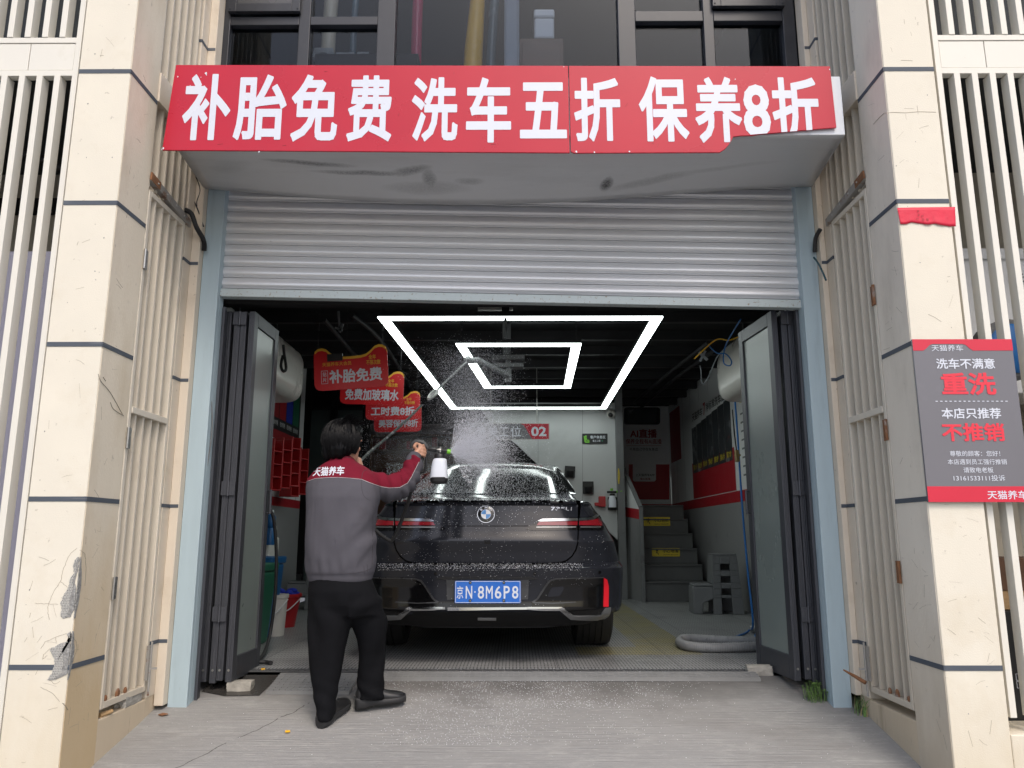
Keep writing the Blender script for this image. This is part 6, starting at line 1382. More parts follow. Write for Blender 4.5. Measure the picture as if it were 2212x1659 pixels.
t = thing('water_dispenser', 'tall white container with a blue bottle standing behind the left doors', 'dispenser', (-2.0, 6.9, 0)); q = P(576, 1200, 7.2); b = MB(); b.box(q.x - 0.3, q.x + 0.02, 7.2, 7.5, 0, P(576, 1160, 7.2).z); b.build('cabinet_body', 'whiteplastic', t, bevel=0.02); b = MB(); b.lathe([(0.10, 0), (0.10, 0.10), (0.045, 0.14), (0.045, 0.2)], (q.x - 0.06, 7.32, P(576, 1160, 7.2).z), n=20); b.build('jug', 'whiteplastic', t, smooth=40)
t = thing('blue_bottle', 'dark blue bottle with white cap behind the left doors', 'bottle', P(586, 1165, 7.15)); q = P(583, 1165, 7.12); b = MB(); b.lathe([(0.04, -0.05), (0.04, 0.08), (0.03, 0.10), (0.042, 0.13), (0.042, 0.2), (0.02, 0.23)], q, n=16); b.build('bottle', 'binblue', t, smooth=40); b = MB(); b.lathe([(0.022, 0.231), (0.022, 0.26)], q, n=12); b.build('cap', 'white', t)
q = PZ(620, 1300, 0); t = thing('bin_liner', 'small bin lined with a black bag behind the red bucket', 'bin', (q.x, q.y + 0.1, 0)); b = MB(); b.lathe([(0.12, 0), (0.14, 0.30), (0.15, 0.34), (0.13, 0.345), (0.12, 0.28)], (q.x, q.y + 0.1, 0), n=18); b.build('liner', 'rubber', t, smooth=50)
cable('black_hose', [P(583, 1100, 5.9), P(592, 1125, 5.9), P(597, 1200, 5.9), P(594, 1290, 5.9), P(583, 1370, 5.9), PZ(570, 1412, 0.03), PZ(556, 1428, 0.02), PZ(575, 1430, 0.015), PZ(586, 1432, 0.015)], 0.013, 'rubber', 'thick black hose hanging behind the left folded doors', 'hose')
b = MB(); q = PX(624, 1200, WL); b.prism([V((WL + 0.012, y, z)) for y, z in ((7.6, 0.02), (8.6, 0.02), (8.6, 0.80), (7.6, 0.80))], (-0.01, 0, 0)); o = b.build('access_panel', 'greywall', bevel=0.003); tag(o, 'grey access panel low on the left wall', 'panel')
pts = [PZ(1660, 1385, 0.035), PZ(1600, 1384, 0.035), PZ(1530, 1381, 0.035), PZ(1490, 1379, 0.035), PZ(1472, 1382, 0.035), PZ(1470, 1389, 0.035), PZ(1490, 1396, 0.035), PZ(1540, 1399, 0.035), PZ(1600, 1398, 0.035), PZ(1662, 1396, 0.035)]
sp = spline(pts, 36); b = MB(); b.tube(sp, [0.033 + (0.0035 if i % 3 == 0 else 0) for i in range(len(sp))], n=12); o = b.build('drain_hose', 'hosegrey', smooth=70); tag(o, 'ribbed grey hose looped on the floor by the right doors', 'hose')
b = MB(); b.tube([PZ(1624, 1358, 0.04), PZ(1662, 1362, 0.04)], 0.034, n=14); o = b.build('grey_pipe', 'hosegrey', smooth=60); tag(o, 'short grey pipe end on the floor behind the ribbed hose', 'pipe')
b = MB(); q0, q1 = P(1032, 669, 6.05), P(1108, 669, 6.05); b.box(q0.x, q1.x, 6.05, 6.10, q0.z, q0.z + 0.04); o = b.build('driver_box', 'whiteplastic', bevel=0.004); tag(o, 'small white driver box above the near edge of the light frame', 'box')
b = MB(); q0 = P(1092, 680, 5.97); b.box(q0.x - 0.012, q0.x + 0.012, 5.95, 5.99, H1 - 0.02, CEIL - 0.15); b.box(q0.x - 0.03, q0.x + 0.03, 5.96, 6.0, H1 + 0.03, H1 + 0.10); o = b.build('chain_hook', 'black'); tag(o, 'black hook holding the near edge of the light frame', 'hook')

# ================================================================ the black sedan
CX, CD = -0.2, 5.22
TAB = [  # height, rear face, nose, half width, corner depth
 (.24, .17, 5.20, .72, .30), (.29, .10, 5.30, .82, .35), (.325, .06, 5.35, .925, .42), (.36, .036, 5.38, .942, .45), (.42, .042, 5.39, .948, .45), (.50, .035, 5.39, .952, .45),
 (.59, .008, 5.38, .955, .45), (.618, .0, 5.37, .955, .45), (.628, .008, 5.37, .952, .45), (.65, .068, 5.36, .943, .44), (.658, .082, 5.36, .94, .44), (.72, .070, 5.33, .922, .43), (.79, .043, 5.28, .90, .42), (.80, .041, 5.27, .896, .42),
 (.812, .044, 5.26, .89, .42), (.86, .062, 5.22, .868, .42), (.90, .074, 5.18, .848, .42), (.95, .086, 5.12, .818, .41), (1.0, .098, 5.03, .782, .40), (1.035, .104, 4.95, .757, .40), (1.046, .094, 4.92, .748, .39), (1.054, .078, 4.90, .742, .39), (1.062, .076, 4.86, .735, .39),
 (1.07, .095, 4.8, .727, .39), (1.08, .19, 4.65, .716, .38), (1.092, .42, 4.3, .70, .36), (1.102, .60, 4.0, .687, .34), (1.12, .66, 3.90, .675, .33), (1.2, .90, 3.75, .645, .32), (1.3, 1.20, 3.55, .60, .32), (1.4, 1.53, 3.35, .548, .32), (1.47, 1.86, 3.2, .488, .30),
 (1.51, 2.15, 3.1, .42, .28), (1.535, 2.48, 2.95, .33, .2), (1.545, 2.7, 2.8, .2, .04)]
def cs(z):
    z = min(max(z, TAB[0][0]), TAB[-1][0])
    for a, b in zip(TAB, TAB[1:]):
        if z <= b[0]:
            t = (z - a[0]) / (b[0] - a[0]); return [a[i] + (b[i] - a[i]) * t for i in range(1, 5)]
PW = 2.6
def Yc(x, z):
    yr, yf, w, Rr = cs(z); k = min(abs(x) / w, 0.992); return yr + Rr * (1 - (1 - k ** PW) ** (1 / PW))
def cz6(x, y): return (799.2 + 0.27665 * x, 972 + 0.27665 * y)
def solve(px, py):
    d = CD + 0.1
    for _ in range(16):
        p = P(px, py, d); d = d * 0.45 + 0.55 * (CD + Yc(p.x - CX, p.z))
    p = P(px, py, d); return p.x - CX, p.z
def spt(x, z, off=0.0):
    e = 1e-3; p = V((CX + x, CD + Yc(x, z), z))
    gx = (Yc(x + e, z) - Yc(x - e, z)) / (2 * e); g_ = (Yc(x, z + e) - Yc(x, z - e)) / (2 * e); gx = max(-4, min(4, gx)); g_ = max(-6, min(6, g_))
    n = V((gx, -1, g_)).normalized(); return p + n * off
car = thing('sedan', 'black luxury sedan seen from behind, wet with foam, blue licence plate', 'car', (CX, CD + 2.7, 0))
def ring(z):
    yr, yf, w, Rr = cs(z); pts = []; Rf = min(1.1, (yf - yr) * 0.3); n = 48
    for i in range(n + 1):
        t = -math.pi / 2 + math.pi * i / n; s = math.sin(t); c = math.cos(t)
        pts.append(V((CX + w * math.copysign(abs(s) ** (2 / PW), s), CD + yr + Rr * (1 - abs(c) ** (2 / PW)), z)))
    y0, y1 = yr + Rr, yf - Rf
    for k in range(1, 14): pts.append(V((CX + w, CD + y0 + (y1 - y0) * k / 14, z)))
    for i in range(n // 2 + 1):
        t = math.pi / 2 - math.pi * i / (n // 2); s = math.sin(t); c = math.cos(t)
        pts.append(V((CX + w * math.copysign(abs(s) ** (2 / PW), s), CD + yf - Rf * (1 - abs(c) ** (2 / PW)), z)))
    for k in range(1, 14): pts.append(V((CX - w, CD + y1 + (y0 - y1) * k / 14, z)))
    return pts
zs = []
for a, b in zip(TAB, TAB[1:]):
    k = max(1, int((b[0] - a[0]) / 0.02)); zs += [a[0] + (b[0] - a[0]) * i / k for i in range(k)]
zs.append(TAB[-1][0])
mb = MB(); mb.loft([ring(z) for z in zs])
for i, f in enumerate(mb.f):
    c = sum((mb.v[j] for j in f), V()) / len(f); y = c.y - CD
    yr, yf, w, Rr = cs(c.z)
    if c.z < 0.33: mb.m[i] = 1
    elif 1.13 < c.z < 1.43 and y > yr + 0.35 and abs(c.x - CX) > w * 0.9: mb.m[i] = 2
mb.build('body', ['paint', 'matte', 'carglass'], car, smooth=38)
for sx in (-1, 1):
    for yw in (1.15, 4.365):
        c = V((CX + sx * 0.79, CD + yw, 0.365)); q = MB(); pr = [(0.24, -0.13), (0.32, -0.143), (0.352, -0.13)]
        for g in range(5):
            u = -0.115 + 0.046 * g; pr += [(0.364, u - 0.012), (0.365, u + 0.026)] if g < 4 else [(0.364, u - 0.012), (0.364, u + 0.012)]
            if g < 4: pr += [(0.353, u + 0.028), (0.353, u + 0.032)]
        pr += [(0.352, 0.13), (0.32, 0.143), (0.24, 0.13)]
        q.lathe(pr, c, axis=(1, 0, 0), n=56, cap=False); wh = q.build('wheel', 'rubber', car, smooth=35)
        q = MB(); q.lathe([(0.245, 0.10), (0.22, 0.105), (0.05, 0.09)], c, axis=(sx, 0, 0), n=40)
        for k in range(10): a = 2 * math.pi * k / 10; q.bar(c + V((sx * 0.108, 0, 0)), c + V((sx * 0.112, 0.23 * math.cos(a), 0.23 * math.sin(a))), 0.03, 0.02, up=(1, 0, 0))
        q.build('rim', 'satin', wh)
q = MB(); q.box(CX - 0.62, CX + 0.62, CD + 0.7, CD + 4.9, 0.21, 0.25); q.bar((CX - 0.72, CD + 1.15, 0.30), (CX + 0.72, CD + 1.15, 0.30), 0.1, 0.06); q.build('underbody', 'matte', car)

def patch(name, poly, m, parent, off=0.004, thick=0.006, grid=0.03, mirror=0, px=True, full=False):
    """a panel cut to an outline and laid on the rear of the body; poly in photo pixels or local (x, z)"""
    pts = [solve(*cz6(*p)) for p in poly] if px else list(poly)
    if full: pts = pts + [(-x, z) for x, z in pts[::-1]]
    if mirror: pts = [(-x, z) for x, z in pts]
    q = []
    for i, p in enumerate(pts):
        r_ = pts[(i + 1) % len(pts)]; n = max(1, int(math.hypot(r_[0] - p[0], r_[1] - p[1]) / (grid * 0.8)))
        q += [(p[0] + (r_[0] - p[0]) * k / n, p[1] + (r_[1] - p[1]) * k / n) for k in range(n)]
    n = len(q); vs = [V(p) for p in q]; es = [(i, (i + 1) % n) for i in range(n)]
    x0, x1 = min(p[0] for p in q), max(p[0] for p in q); z0, z1 = min(p[1] for p in q), max(p[1] for p in q)
    zb = [t_[0] for t_ in TAB if z0 < t_[0] < z1]
    zz = sorted(set([z0 + grid * k for k in range(1, int((z1 - z0) / grid) + 1)] + zb))
    for z in zz:
        x = x0 + grid * 0.37
        while x < x1: vs.append(V((x, z))); x += grid
    res = delaunay_2d_cdt(vs, es, [list(range(n))], 1, 1e-6); co = res[0]; fs = [list(f) for f in res[2]]
    top = [spt(p.x, p.y, off) for p in co]; low = [spt(p.x, p.y, off - thick) for p in co]; k = len(co)
    cnt = {}
    for f in fs:
        for i in range(len(f)): a, b = f[i], f[(i + 1) % len(f)]; cnt.setdefault((min(a, b), max(a, b)), []).append((a, b))
    b = MB(); rim = [e[0] for e in cnt.values() if len(e) == 1]
    b.add(top + low, fs + [(e[1], e[0], k + e[0], k + e[1]) for e in rim])
    return b.build(name, m, parent, smooth=40)

LID = [(917, 396), (1616, 396), (1620, 610), (1617, 720), (1602, 775), (1572, 825), (1528, 860), (1468, 879), (1400, 884), (917, 886)]
GAP = [(917, 391), (1624, 391), (1630, 610), (1628, 724), (1612, 782), (1580, 833), (1535, 871), (1471, 892), (1400, 897), (917, 899)]
def half(poly):
    pts = [solve(*cz6(*p)) for p in poly]; pts[0] = (0.0, pts[0][1]); pts[-1] = (0.0, pts[-1][1]); return pts + [(-x, z) for x, z in pts[::-1][1:-1]]
patch('panel_gap', half(GAP), 'gapblack', car, off=0.0012, thick=0.002, px=False)
patch('trunk_lid', half(LID), 'paint', car, off=0.0042, thick=0.004, px=False)
patch('trunk_seam', [solve(*cz6(*p)) for p in ((600, 593), (1235, 593), (1235, 598), (600, 598))], 'gapblack', car, off=0.0052, thick=0.002, px=False)
patch('trunk_release', [(890, 706), (943, 706), (938, 731), (895, 731)], 'gloss', car, off=0.0056, thick=0.002)
rw = patch('rear_window', half([(917, 346), (1608, 348), (1585, 300), (1525, 215), (1470, 143), (1445, 122), (1405, 113), (917, 104)]), 'carglass', car, off=0.006, thick=0.008, px=False, grid=0.05)
for mi in (0, 1):
    lamp = patch('tail_light', [(1218, 617), (1235, 628), (1818, 628), (1820, 600), (1790, 515), (1762, 505), (1722, 524), (1620, 530), (1352, 534), (1318, 548)], 'gloss', car, off=0.007, thick=0.01, mirror=mi)
    patch('chrome_bar', [(1306, 556), (1345, 539), (1620, 536), (1724, 529), (1760, 509), (1784, 516), (1740, 549), (1690, 553), (1620, 555), (1330, 561)], 'chrome', lamp, off=0.0095, thick=0.004, mirror=mi, grid=0.02)
    patch('red_lens', [(1318, 564), (1616, 559), (1616, 590), (1300, 590)], 'lampred', lamp, off=0.009, thick=0.004, mirror=mi, grid=0.02)
    patch('red_lens', [(1630, 558), (1700, 555), (1774, 540), (1800, 562), (1808, 594), (1630, 590)], 'lampred', lamp, off=0.009, thick=0.004, mirror=mi, grid=0.02)
    patch('light_strip', [(1298, 602), (1606, 602), (1606, 609), (1298, 609)], 'satin', lamp, off=0.009, thick=0.004, mirror=mi, grid=0.02)
    patch('light_strip', [(1640, 602), (1796, 602), (1796, 609), (1640, 609)], 'satin', lamp, off=0.009, thick=0.004, mirror=mi, grid=0.02)
    ins = patch('bumper_insert', [(1300, 1160), (1378, 1040), (1400, 1015), (1450, 1000), (1600, 995), (1822, 992), (1824, 1225), (1800, 1283), (1578, 1283), (1500, 1226), (1265, 1222), (1262, 1185)], 'gloss', car, off=0.004, thick=0.006, mirror=mi)
    patch('insert_crease', [(1270, 1186), (1420, 1192), (1600, 1184), (1610, 1190), (1430, 1202), (1270, 1196)], 'edge', ins, off=0.0062, thick=0.003, mirror=mi, grid=0.02)
    patch('insert_edge_highlight', [(1262, 1185), (1300, 1160), (1378, 1040), (1400, 1015), (1450, 1000), (1600, 995), (1822, 992), (1822, 999), (1600, 1003), (1455, 1009), (1410, 1024), (1390, 1046), (1312, 1166), (1275, 1196)], 'edge', ins, off=0.0064, thick=0.003, mirror=mi, grid=0.02)  # grey strip painted in for the highlight along the insert edge
    patch('seam_strip', [(1619, 528), (1626, 528), (1626, 628), (1619, 628)], 'gapblack', lamp, off=0.0108, thick=0.003, mirror=mi, grid=0.02)
    patch('reflector', [(1824, 996), (1846, 1010), (1857, 1060), (1858, 1130), (1856, 1224), (1818, 1224), (1822, 1100)], 'reflector', car, off=0.009, thick=0.008, mirror=mi, grid=0.02)
    patch('lower_trim', [(1212, 1227), (1492, 1228), (1520, 1243), (1590, 1289), (1795, 1286), (1838, 1232), (1874, 1228), (1856, 1298), (1835, 1313), (1800, 1318), (1565, 1316), (1480, 1249), (1212, 1246)], 'satin', car, off=0.010, thick=0.010, mirror=mi, grid=0.02)
    patch('chrome_edge', [(1230, 1226), (1492, 1226), (1518, 1238), (1560, 1268), (1548, 1276), (1482, 1240), (1230, 1240)], 'chrome', car, off=0.0125, thick=0.004, mirror=mi, grid=0.02)
for i in range(4):
    x, z = solve(*cz6(*((1287, 965), (1792, 955))[i // 2])); x *= (1, -1)[i % 2]; b = MB(); p = spt(x, z, 0.001); nn = (spt(x, z, 0.01) - spt(x, z, 0)).normalized(); b.lathe([(0.011, 0), (0.011, 0.0025), (0.008, 0.003)], p, axis=nn, n=16); b.build('parking_sensor', 'gloss', car)
patch('tow_cover', [(1385, 1138), (1410, 1083), (1430, 1068), (1505, 1064), (1516, 1075), (1490, 1125), (1470, 1140), (1392, 1146)], 'paint', car, off=0.0062, thick=0.003, grid=0.02)
patch('chrome_strip', [(608, 1230), (1228, 1228), (1228, 1246), (608, 1248)], 'chrome', car, off=0.0125, thick=0.01)
patch('plate_recess', [(596, 1014), (1240, 1014), (1234, 1165), (1182, 1168), (1178, 1197), (664, 1197), (660, 1168), (602, 1170)], 'recess', car, off=0.003, thick=0.004)
patch('recess_painted_shadow', [(520, 1002), (575, 990), (1250, 988), (1310, 1004), (1245, 1013), (590, 1013)], 'ink', car, off=0.0035, thick=0.004)  # dark strip painted in for the shadow above the plate recess
patch('diffuser', [(350, 1262), (1470, 1262), (1560, 1325), (1500, 1370), (1400, 1385), (400, 1385), (290, 1350), (270, 1325)], 'matte', car, off=0.003, thick=0.005)
patch('diffuser_reflection', [(842, 1306), (985, 1308), (985, 1326), (842, 1324)], 'satin', car, off=0.007, thick=0.006, grid=0.02)  # small grey patch painted in for a reflection on the diffuser
DPL = CD + 0.008
a, c = P(cz6(663, 0)[0], cz6(0, 1110)[1], DPL), P(cz6(1178, 0)[0], cz6(0, 1110)[1], DPL); zt, zb = P(*cz6(917, 1021), DPL).z, P(*cz6(917, 1196), DPL).z
b = MB(); plate3(b, (a.x, DPL, zb), (1, 0, 0), (0, 0, 1), rrect(c.x - a.x, zt - zb, 0.008), 0.0035); b.box(a.x + 0.03, c.x - 0.03, DPL + 0.0005, DPL + 0.03, zb + 0.01, zt - 0.01); pl8 = b.build('licence_plate', 'plate', car)
b = MB(); w_, h_ = c.x - a.x, zt - zb; y = DPL - 0.0042
for p, q in (((.012, .03), (.988, .03)), ((.988, .03), (.988, .97)), ((.988, .97), (.012, .97)), ((.012, .97), (.012, .03))): b.bar((a.x + w_ * p[0], y, zb + h_ * p[1]), (a.x + w_ * q[0], y, zb + h_ * q[1]), 0.0028, 0.0008, up=(0, 1, 0))
for ch, x0, x1 in (('京', 678, 728), ('N', 748, 799), ('8', 842, 891), ('M', 905, 959), ('6', 975, 1026), ('P', 1044, 1092), ('8', 1109, 1159)):
    u0, u1 = (x0 - 663) / 515, (x1 - 663) / 515; put_text(b, ch, (a.x + w_ * u0, y, zb + h_ * 0.20), (1, 0, 0), (0, 0, 1), w_ * (u1 - u0), h_ * 0.57, 0.012 if ch != '京' else 0.006, off=0)
b.lathe([(0.005, 0), (0.005, 0.0008)], (a.x + w_ * (820 - 663) / 515, y + 0.0006, zb + h_ * 0.5), axis=(0, -1, 0), n=12); b.build('lettering', 'white_letter', pl8)
for u in ((783 - 663) / 515, (1046 - 663) / 515):
    for v in (0.925, 0.12): b = MB(); b.lathe([(0.0095, 0), (0.0095, 0.003), (0.005, 0.007)], (a.x + w_ * u, y + 0.0005, zb + h_ * v), axis=(0, -1, 0), n=14); b.build('screw', 'chrome', pl8, smooth=40)
# roundel and model lettering
x, z = solve(*cz6(917, 504)); o0 = spt(0.0, z, 0.006); up = (spt(0, z + 0.01, 0.006) - spt(0, z - 0.01, 0.006)).normalized(); rt = V((1, 0, 0)); nn = rt.cross(up).normalized()
b = MB(); b.lathe([(0.0595, -0.004), (0.0595, 0.001), (0.0565, 0.0025), (0.0, 0.003)], o0, axis=nn, n=56); bd = b.build('emblem', 'gloss', car, smooth=40)
b = MB()
for r0, r1 in ((0.0555, 0.0595), (0.0315, 0.0335)): b.lathe([(r0, 0.0032), (r1, 0.0032), (r1, 0.0015), (r0, 0.0015), (r0, 0.0032)], o0, axis=nn, n=56, cap=False)
b.build('ring', 'chrome', bd)
for k in range(4):
    b = MB(); b.prism([o0 + nn * 0.0030] + [o0 + nn * 0.0030 + (rt * math.cos(R(90 * k + 9 * i)) + up * math.sin(R(90 * k + 9 * i))) * 0.0315 for i in range(11)], nn * 0.0006); b.build('quadrant', 'badgeblue' if k in (1, 3) else 'badgewhite', bd)
b = MB()
for ch, an, ww in (('B', 136, 0.0125), ('M', 90, 0.0165), ('W', 44, 0.0185)):
    uu = up * math.sin(R(an)) + rt * math.cos(R(an)); ss = uu.cross(nn) * 1.0; 
    if ss.dot(rt) < 0: ss = -ss
    put_text(b, ch, o0 + nn * 0.0034 + uu * 0.0375 - ss * ww / 2, ss, uu, ww, 0.0145, 0.03, off=0)
b.build('lettering', 'white_letter', bd)
xa, za = solve(*cz6(1410, 475)); xb, zb2 = solve(*cz6(1576, 448)); p0 = spt(xa, za, 0.006); p1 = spt(xb, za, 0.006); u3 = (p1 - p0).normalized(); upv = (spt(xa, za + 0.02, 0.006) - p0).normalized()
b = MB(); W_ = (p1 - p0).length
for ch, u0, u1 in (('7', 0, .19), ('3', .23, .42), ('5', .45, .64), ('L', .68, .84), ('i', .91, .97)): put_text(b, ch, p0 + u3 * (W_ * u0), u3, upv, W_ * (u1 - u0), zb2 - za, 0.03, off=0.0012, slant=0.1)
b.build('model_lettering', 'chrome', car)
# foam drops clinging to the car
b = MB()
def scatter(n, fn, r0=0.0014, r1=0.0030):
    k = 0; tries = 0
    while k < n and tries < n * 20:
        tries += 1; q = fn()
        if q is None: continue
        x, z = solve(*cz6(*q)); p = spt(x, z, 0.0075); r_ = r0 + (r1 - r0) * rnd.random() ** 2.5
        b.drop(p, r_); k += 1
def in_win():
    y = 100 + 245 * rnd.random() ** 0.85; x = rnd.uniform(130, 1600); xm = 1430 + (y - 120) * 0.72
    if x > xm - 25: return None
    if rnd.random() > 1.0 - max(0, x - 500) / 1300: return None
    return (x, y)
scatter(8200, in_win); scatter(4200, lambda: (rnd.triangular(150, 1000, 420), 120 + 225 * rnd.random() ** 0.7), 0.0009, 0.002); scatter(2600, lambda: (rnd.uniform(150, 1600) ** 1.0, rnd.uniform(345, 398)), 0.0012, 0.0026)
scatter(260, lambda: (rnd.triangular(200, 1600, 600), rnd.uniform(400, 620))); scatter(300, lambda: (rnd.triangular(60, 1600, 500), 630 + 260 * rnd.random() ** 1.6), 0.0009, 0.0018)
scatter(1700, lambda: (rnd.uniform(60, 1660), rnd.uniform(893, 937)), 0.0011, 0.0024); scatter(150, lambda: (rnd.uniform(300, 1780), rnd.uniform(940, 1060)), 0.001, 0.002); scatter(40, lambda: (rnd.uniform(1640, 1850), rnd.uniform(650, 930)), 0.0012, 0.0024); scatter(60, lambda: (rnd.uniform(500, 1500), rnd.uniform(1130, 1250)), 0.0015, 0.0025)
o = b.build('foam_drops', 'foam', car); o['kind'] = 'stuff'

# ================================================================ the man
def voxmesh(mb, name, size, it=4, fac=0.5):
    me = bpy.data.meshes.new(name); me.from_pydata(mb.v, [], mb.f)
    bm = bmesh.new(); bm.from_mesh(me); bmesh.ops.recalc_face_normals(bm, faces=bm.faces); bm.to_mesh(me); bm.free()
    o = bpy.data.objects.new(name, me); C.objects.link(o)
    r_ = o.modifiers.new('r', 'REMESH'); r_.mode = 'VOXEL'; r_.voxel_size = size
    s_ = o.modifiers.new('s', 'SMOOTH'); s_.iterations = it; s_.factor = fac
    bpy.context.view_layer.update(); dg = bpy.context.evaluated_depsgraph_get(); out = bpy.data.meshes.new_from_object(o.evaluated_get(dg))
    bpy.data.objects.remove(o); bpy.data.meshes.remove(me); return out
def mesh_obj(me, name, mats, parent):
    org = ORG[parent.name]; me.name = name
    for v in me.vertices: v.co -= org
    for q in mats: me.materials.append(M[q])
    me.polygons.foreach_set('use_smooth', [True] * len(me.polygons)); me.update()
    o = bpy.data.objects.new(name, me); C.objects.link(o); o.parent = parent; ORG[o.name] = org; return o
def oval(c, ux, uy, a, b_, n=28, e=2.3):
    pts = []
    for i in range(n):
        t = 2 * math.pi * i / n; ct, st = math.cos(t), math.sin(t)
        pts.append(c + ux * (a * math.copysign(abs(ct) ** (2 / e), ct)) + uy * (b_ * math.copysign(abs(st) ** (2 / e), st)))
    return pts
man = thing('person', 'man in grey and red work jacket and black trousers spraying foam', 'person', (P(735, 1560, 4.48).x, 4.48, gz(4.46)))
def prof_rings(rows, ux, uy):
    rings = []
    for py, xl, xr, d, half in rows:
        a, c = P(xl, py, d), P(xr, py, d); rings.append(oval((a + c) / 2, ux, uy, (c - a).length / 2, half))
    return rings
TW = R(-8); UX, UY = V((math.cos(TW), math.sin(TW), 0)), V((-math.sin(TW), math.cos(TW), 0))
TORSO = [(1258, 671, 800, 4.49, .125), (1250, 667, 804, 4.49, .138), (1241, 666, 806, 4.49, .140), (1236, 663, 810, 4.49, .150), (1205, 661, 813, 4.49, .160), (1180, 661, 815, 4.49, .162), (1150, 662, 811, 4.49, .162), (1110, 662, 817, 4.49, .162), (1075, 662, 822, 4.49, .160), (1055, 662, 823, 4.50, .152), (1040, 665, 820, 4.51, .140), (1026, 674, 812, 4.52, .122), (1012, 688, 796, 4.53, .102), (1003, 700, 780, 4.54, .088), (997, 712, 768, 4.55, .076), (990, 716, 762, 4.555, .070), (985, 717, 760, 4.56, .067)]
def limb(mb, pts, n=24):
    """pts: (px, py, depth, radius) -> tapered tube"""
    q = [P(a, b_, c) for a, b_, c, r_ in pts]; sp = spline(q, 6); rr = []
    for i in range(len(pts) - 1):
        rr += [pts[i][3] + (pts[i + 1][3] - pts[i][3]) * k / 6 for k in range(6)]
    rr.append(pts[-1][3]); mb.tube(sp, rr, n=n)
SLR = [(792, 1046, 4.53, .080), (818, 1052, 4.58, .082), (845, 1054, 4.64, .080), (868, 1046, 4.69, .074), (884, 1027, 4.73, .064), (894, 1003, 4.765, .052), (898, 990, 4.78, .046)]
SLL = [(692, 1044, 4.53, .075), (690, 1062, 4.62, .075), (702, 1078, 4.71, .068), (730, 1052, 4.73, .056), (752, 1022, 4.72, .045), (760, 1012, 4.715, .042)]
# --- body (skin), one surface
b = MB(); b.loft(prof_rings([(py, xl + 20, xr - 20, d, h - 0.03) for py, xl, xr, d, h in TORSO if py > 1000], UX, UY))
limb(b, [(738, 1012, 4.545, .060), (742, 990, 4.565, .056), (747, 968, 4.575, .058)])
limb(b, [(a, c, d, r_ - .028) for a, c, d, r_ in SLR] + [(900, 982, 4.79, .026)]); limb(b, [(a, c, d, r_ - .026) for a, c, d, r_ in SLL] + [(764, 1005, 4.705, .024)])
FA = R(38); F = V((math.sin(FA), math.cos(FA), -0.05)).normalized(); SR = V((math.cos(FA), -math.sin(FA), 0)); UP = V((0.02, 0.06, 1)).normalized()
HC = P(743, 955, 4.575)
def hp(s, f, u): return HC + SR * s + F * f + UP * u
rings = []
for u, a, c_, f0 in ((-.118, .030, .030, .055), (-.108, .046, .050, .040), (-.09, .056, .066, .030), (-.06, .064, .082, .018), (-.03, .070, .092, .008), (0, .074, .098, .0), (.04, .075, .100, -.004), (.075, .070, .094, -.008), (.10, .054, .074, -.010), (.115, .030, .042, -.010)):
    rings.append(oval(hp(0, f0, u), SR, F, a, c_, e=2.15))
b.loft(rings)
b.ball(hp(0, .103, -.012), (.015, .017, .028), n=12); b.ball(hp(0, .108, -.028), (.016, .015, .012), n=10); b.ball(hp(0, .088, .022), (.045, .022, .012), n=10); b.ball(hp(0, .086, -.062), (.022, .014, .008), n=10); b.ball(hp(0, .086, -.072), (.018, .012, .007), n=10); b.ball(hp(0, .078, -.100), (.022, .018, .014), n=10)
for s_ in (-1, 1):
    b.ball(hp(s_ * .030, .084, .002), (.014, .012, .009), n=10); b.ball(hp(s_ * .076, -.008, -.018), (.013, .016, .030), n=12); b.ball(hp(s_ * .045, .062, -.035), (.024, .022, .020), n=10)
# right hand closed round the gun grip; back of the hand faces out, fingers wrap forward
PALM = P(900, 973, 4.80)
def chain(mb, q, r0, r1, n=10):
    sp = spline(q, 5); mb.tube(sp, [r0 + (r1 - r0) * i / (len(sp) - 1) for i in range(len(sp))], n=n); mb.ball(sp[-1], r1, n=8)
b.loft([oval(P(x, y, d), V((0.75, 0.3, 0.55)).normalized(), V((-.3, .95, 0.1)).normalized(), a, t_) for x, y, d, a, t_ in ((897, 984, 4.785, .027, .020), (899, 978, 4.795, .034, .021), (902, 972, 4.80, .040, .022), (906, 967, 4.806, .041, .020), (909, 964, 4.812, .036, .016))])
for k in range(4):
    y = (962, 969, 976, 983)[k]; x = (909, 911.5, 912.5, 912)[k]; L = (1.0, 1.05, 1.0, .85)[k]
    kn = P(x, y, 4.80); chain(b, [P(903, y - 3, 4.80), kn, kn + V((.016, .034, -.004)) * L, kn + V((-.006, .062, -.012)) * L, kn + V((-.034, .060, -.014)) * L], .0105 - .0006 * k, .008)
chain(b, [P(895, 968, 4.80), P(897, 961, 4.82), P(904, 957, 4.845), P(911, 958, 4.86)], .013, .009)
# left hand holding the hose in front of his chin
b.loft([oval(P(x, y, d), V((.6, 0, .8)), V((0, 1, 0)), a, t_) for x, y, d, a, t_ in ((763, 1006, 4.705, .026, .018), (766, 1002, 4.70, .036, .018), (769, 998, 4.695, .036, .016))])
for k in range(4):
    c0 = P(768 + 1.2 * k, 994 + 3.2 * k, 4.69); chain(b, [P(766, 997 + 2 * k, 4.70), c0 + V((.008, -.012, .004)), c0 + V((.026, .0, .0)), c0 + V((.024, .026, -.006)), c0 + V((.004, .034, -.008))], .0095 - .0005 * k, .0075)
chain(b, [P(764, 999, 4.70), P(768, 991, 4.70), P(775, 990, 4.71), P(779, 993, 4.72)], .0115, .0085)
LEGL = [(706, 1262, 4.50, .07), (707, 1300, 4.49, .07), (706, 1400, 4.47, .062), (705, 1470, 4.47, .055), (704, 1530, 4.45, .042), (705, 1552, 4.45, .040)]
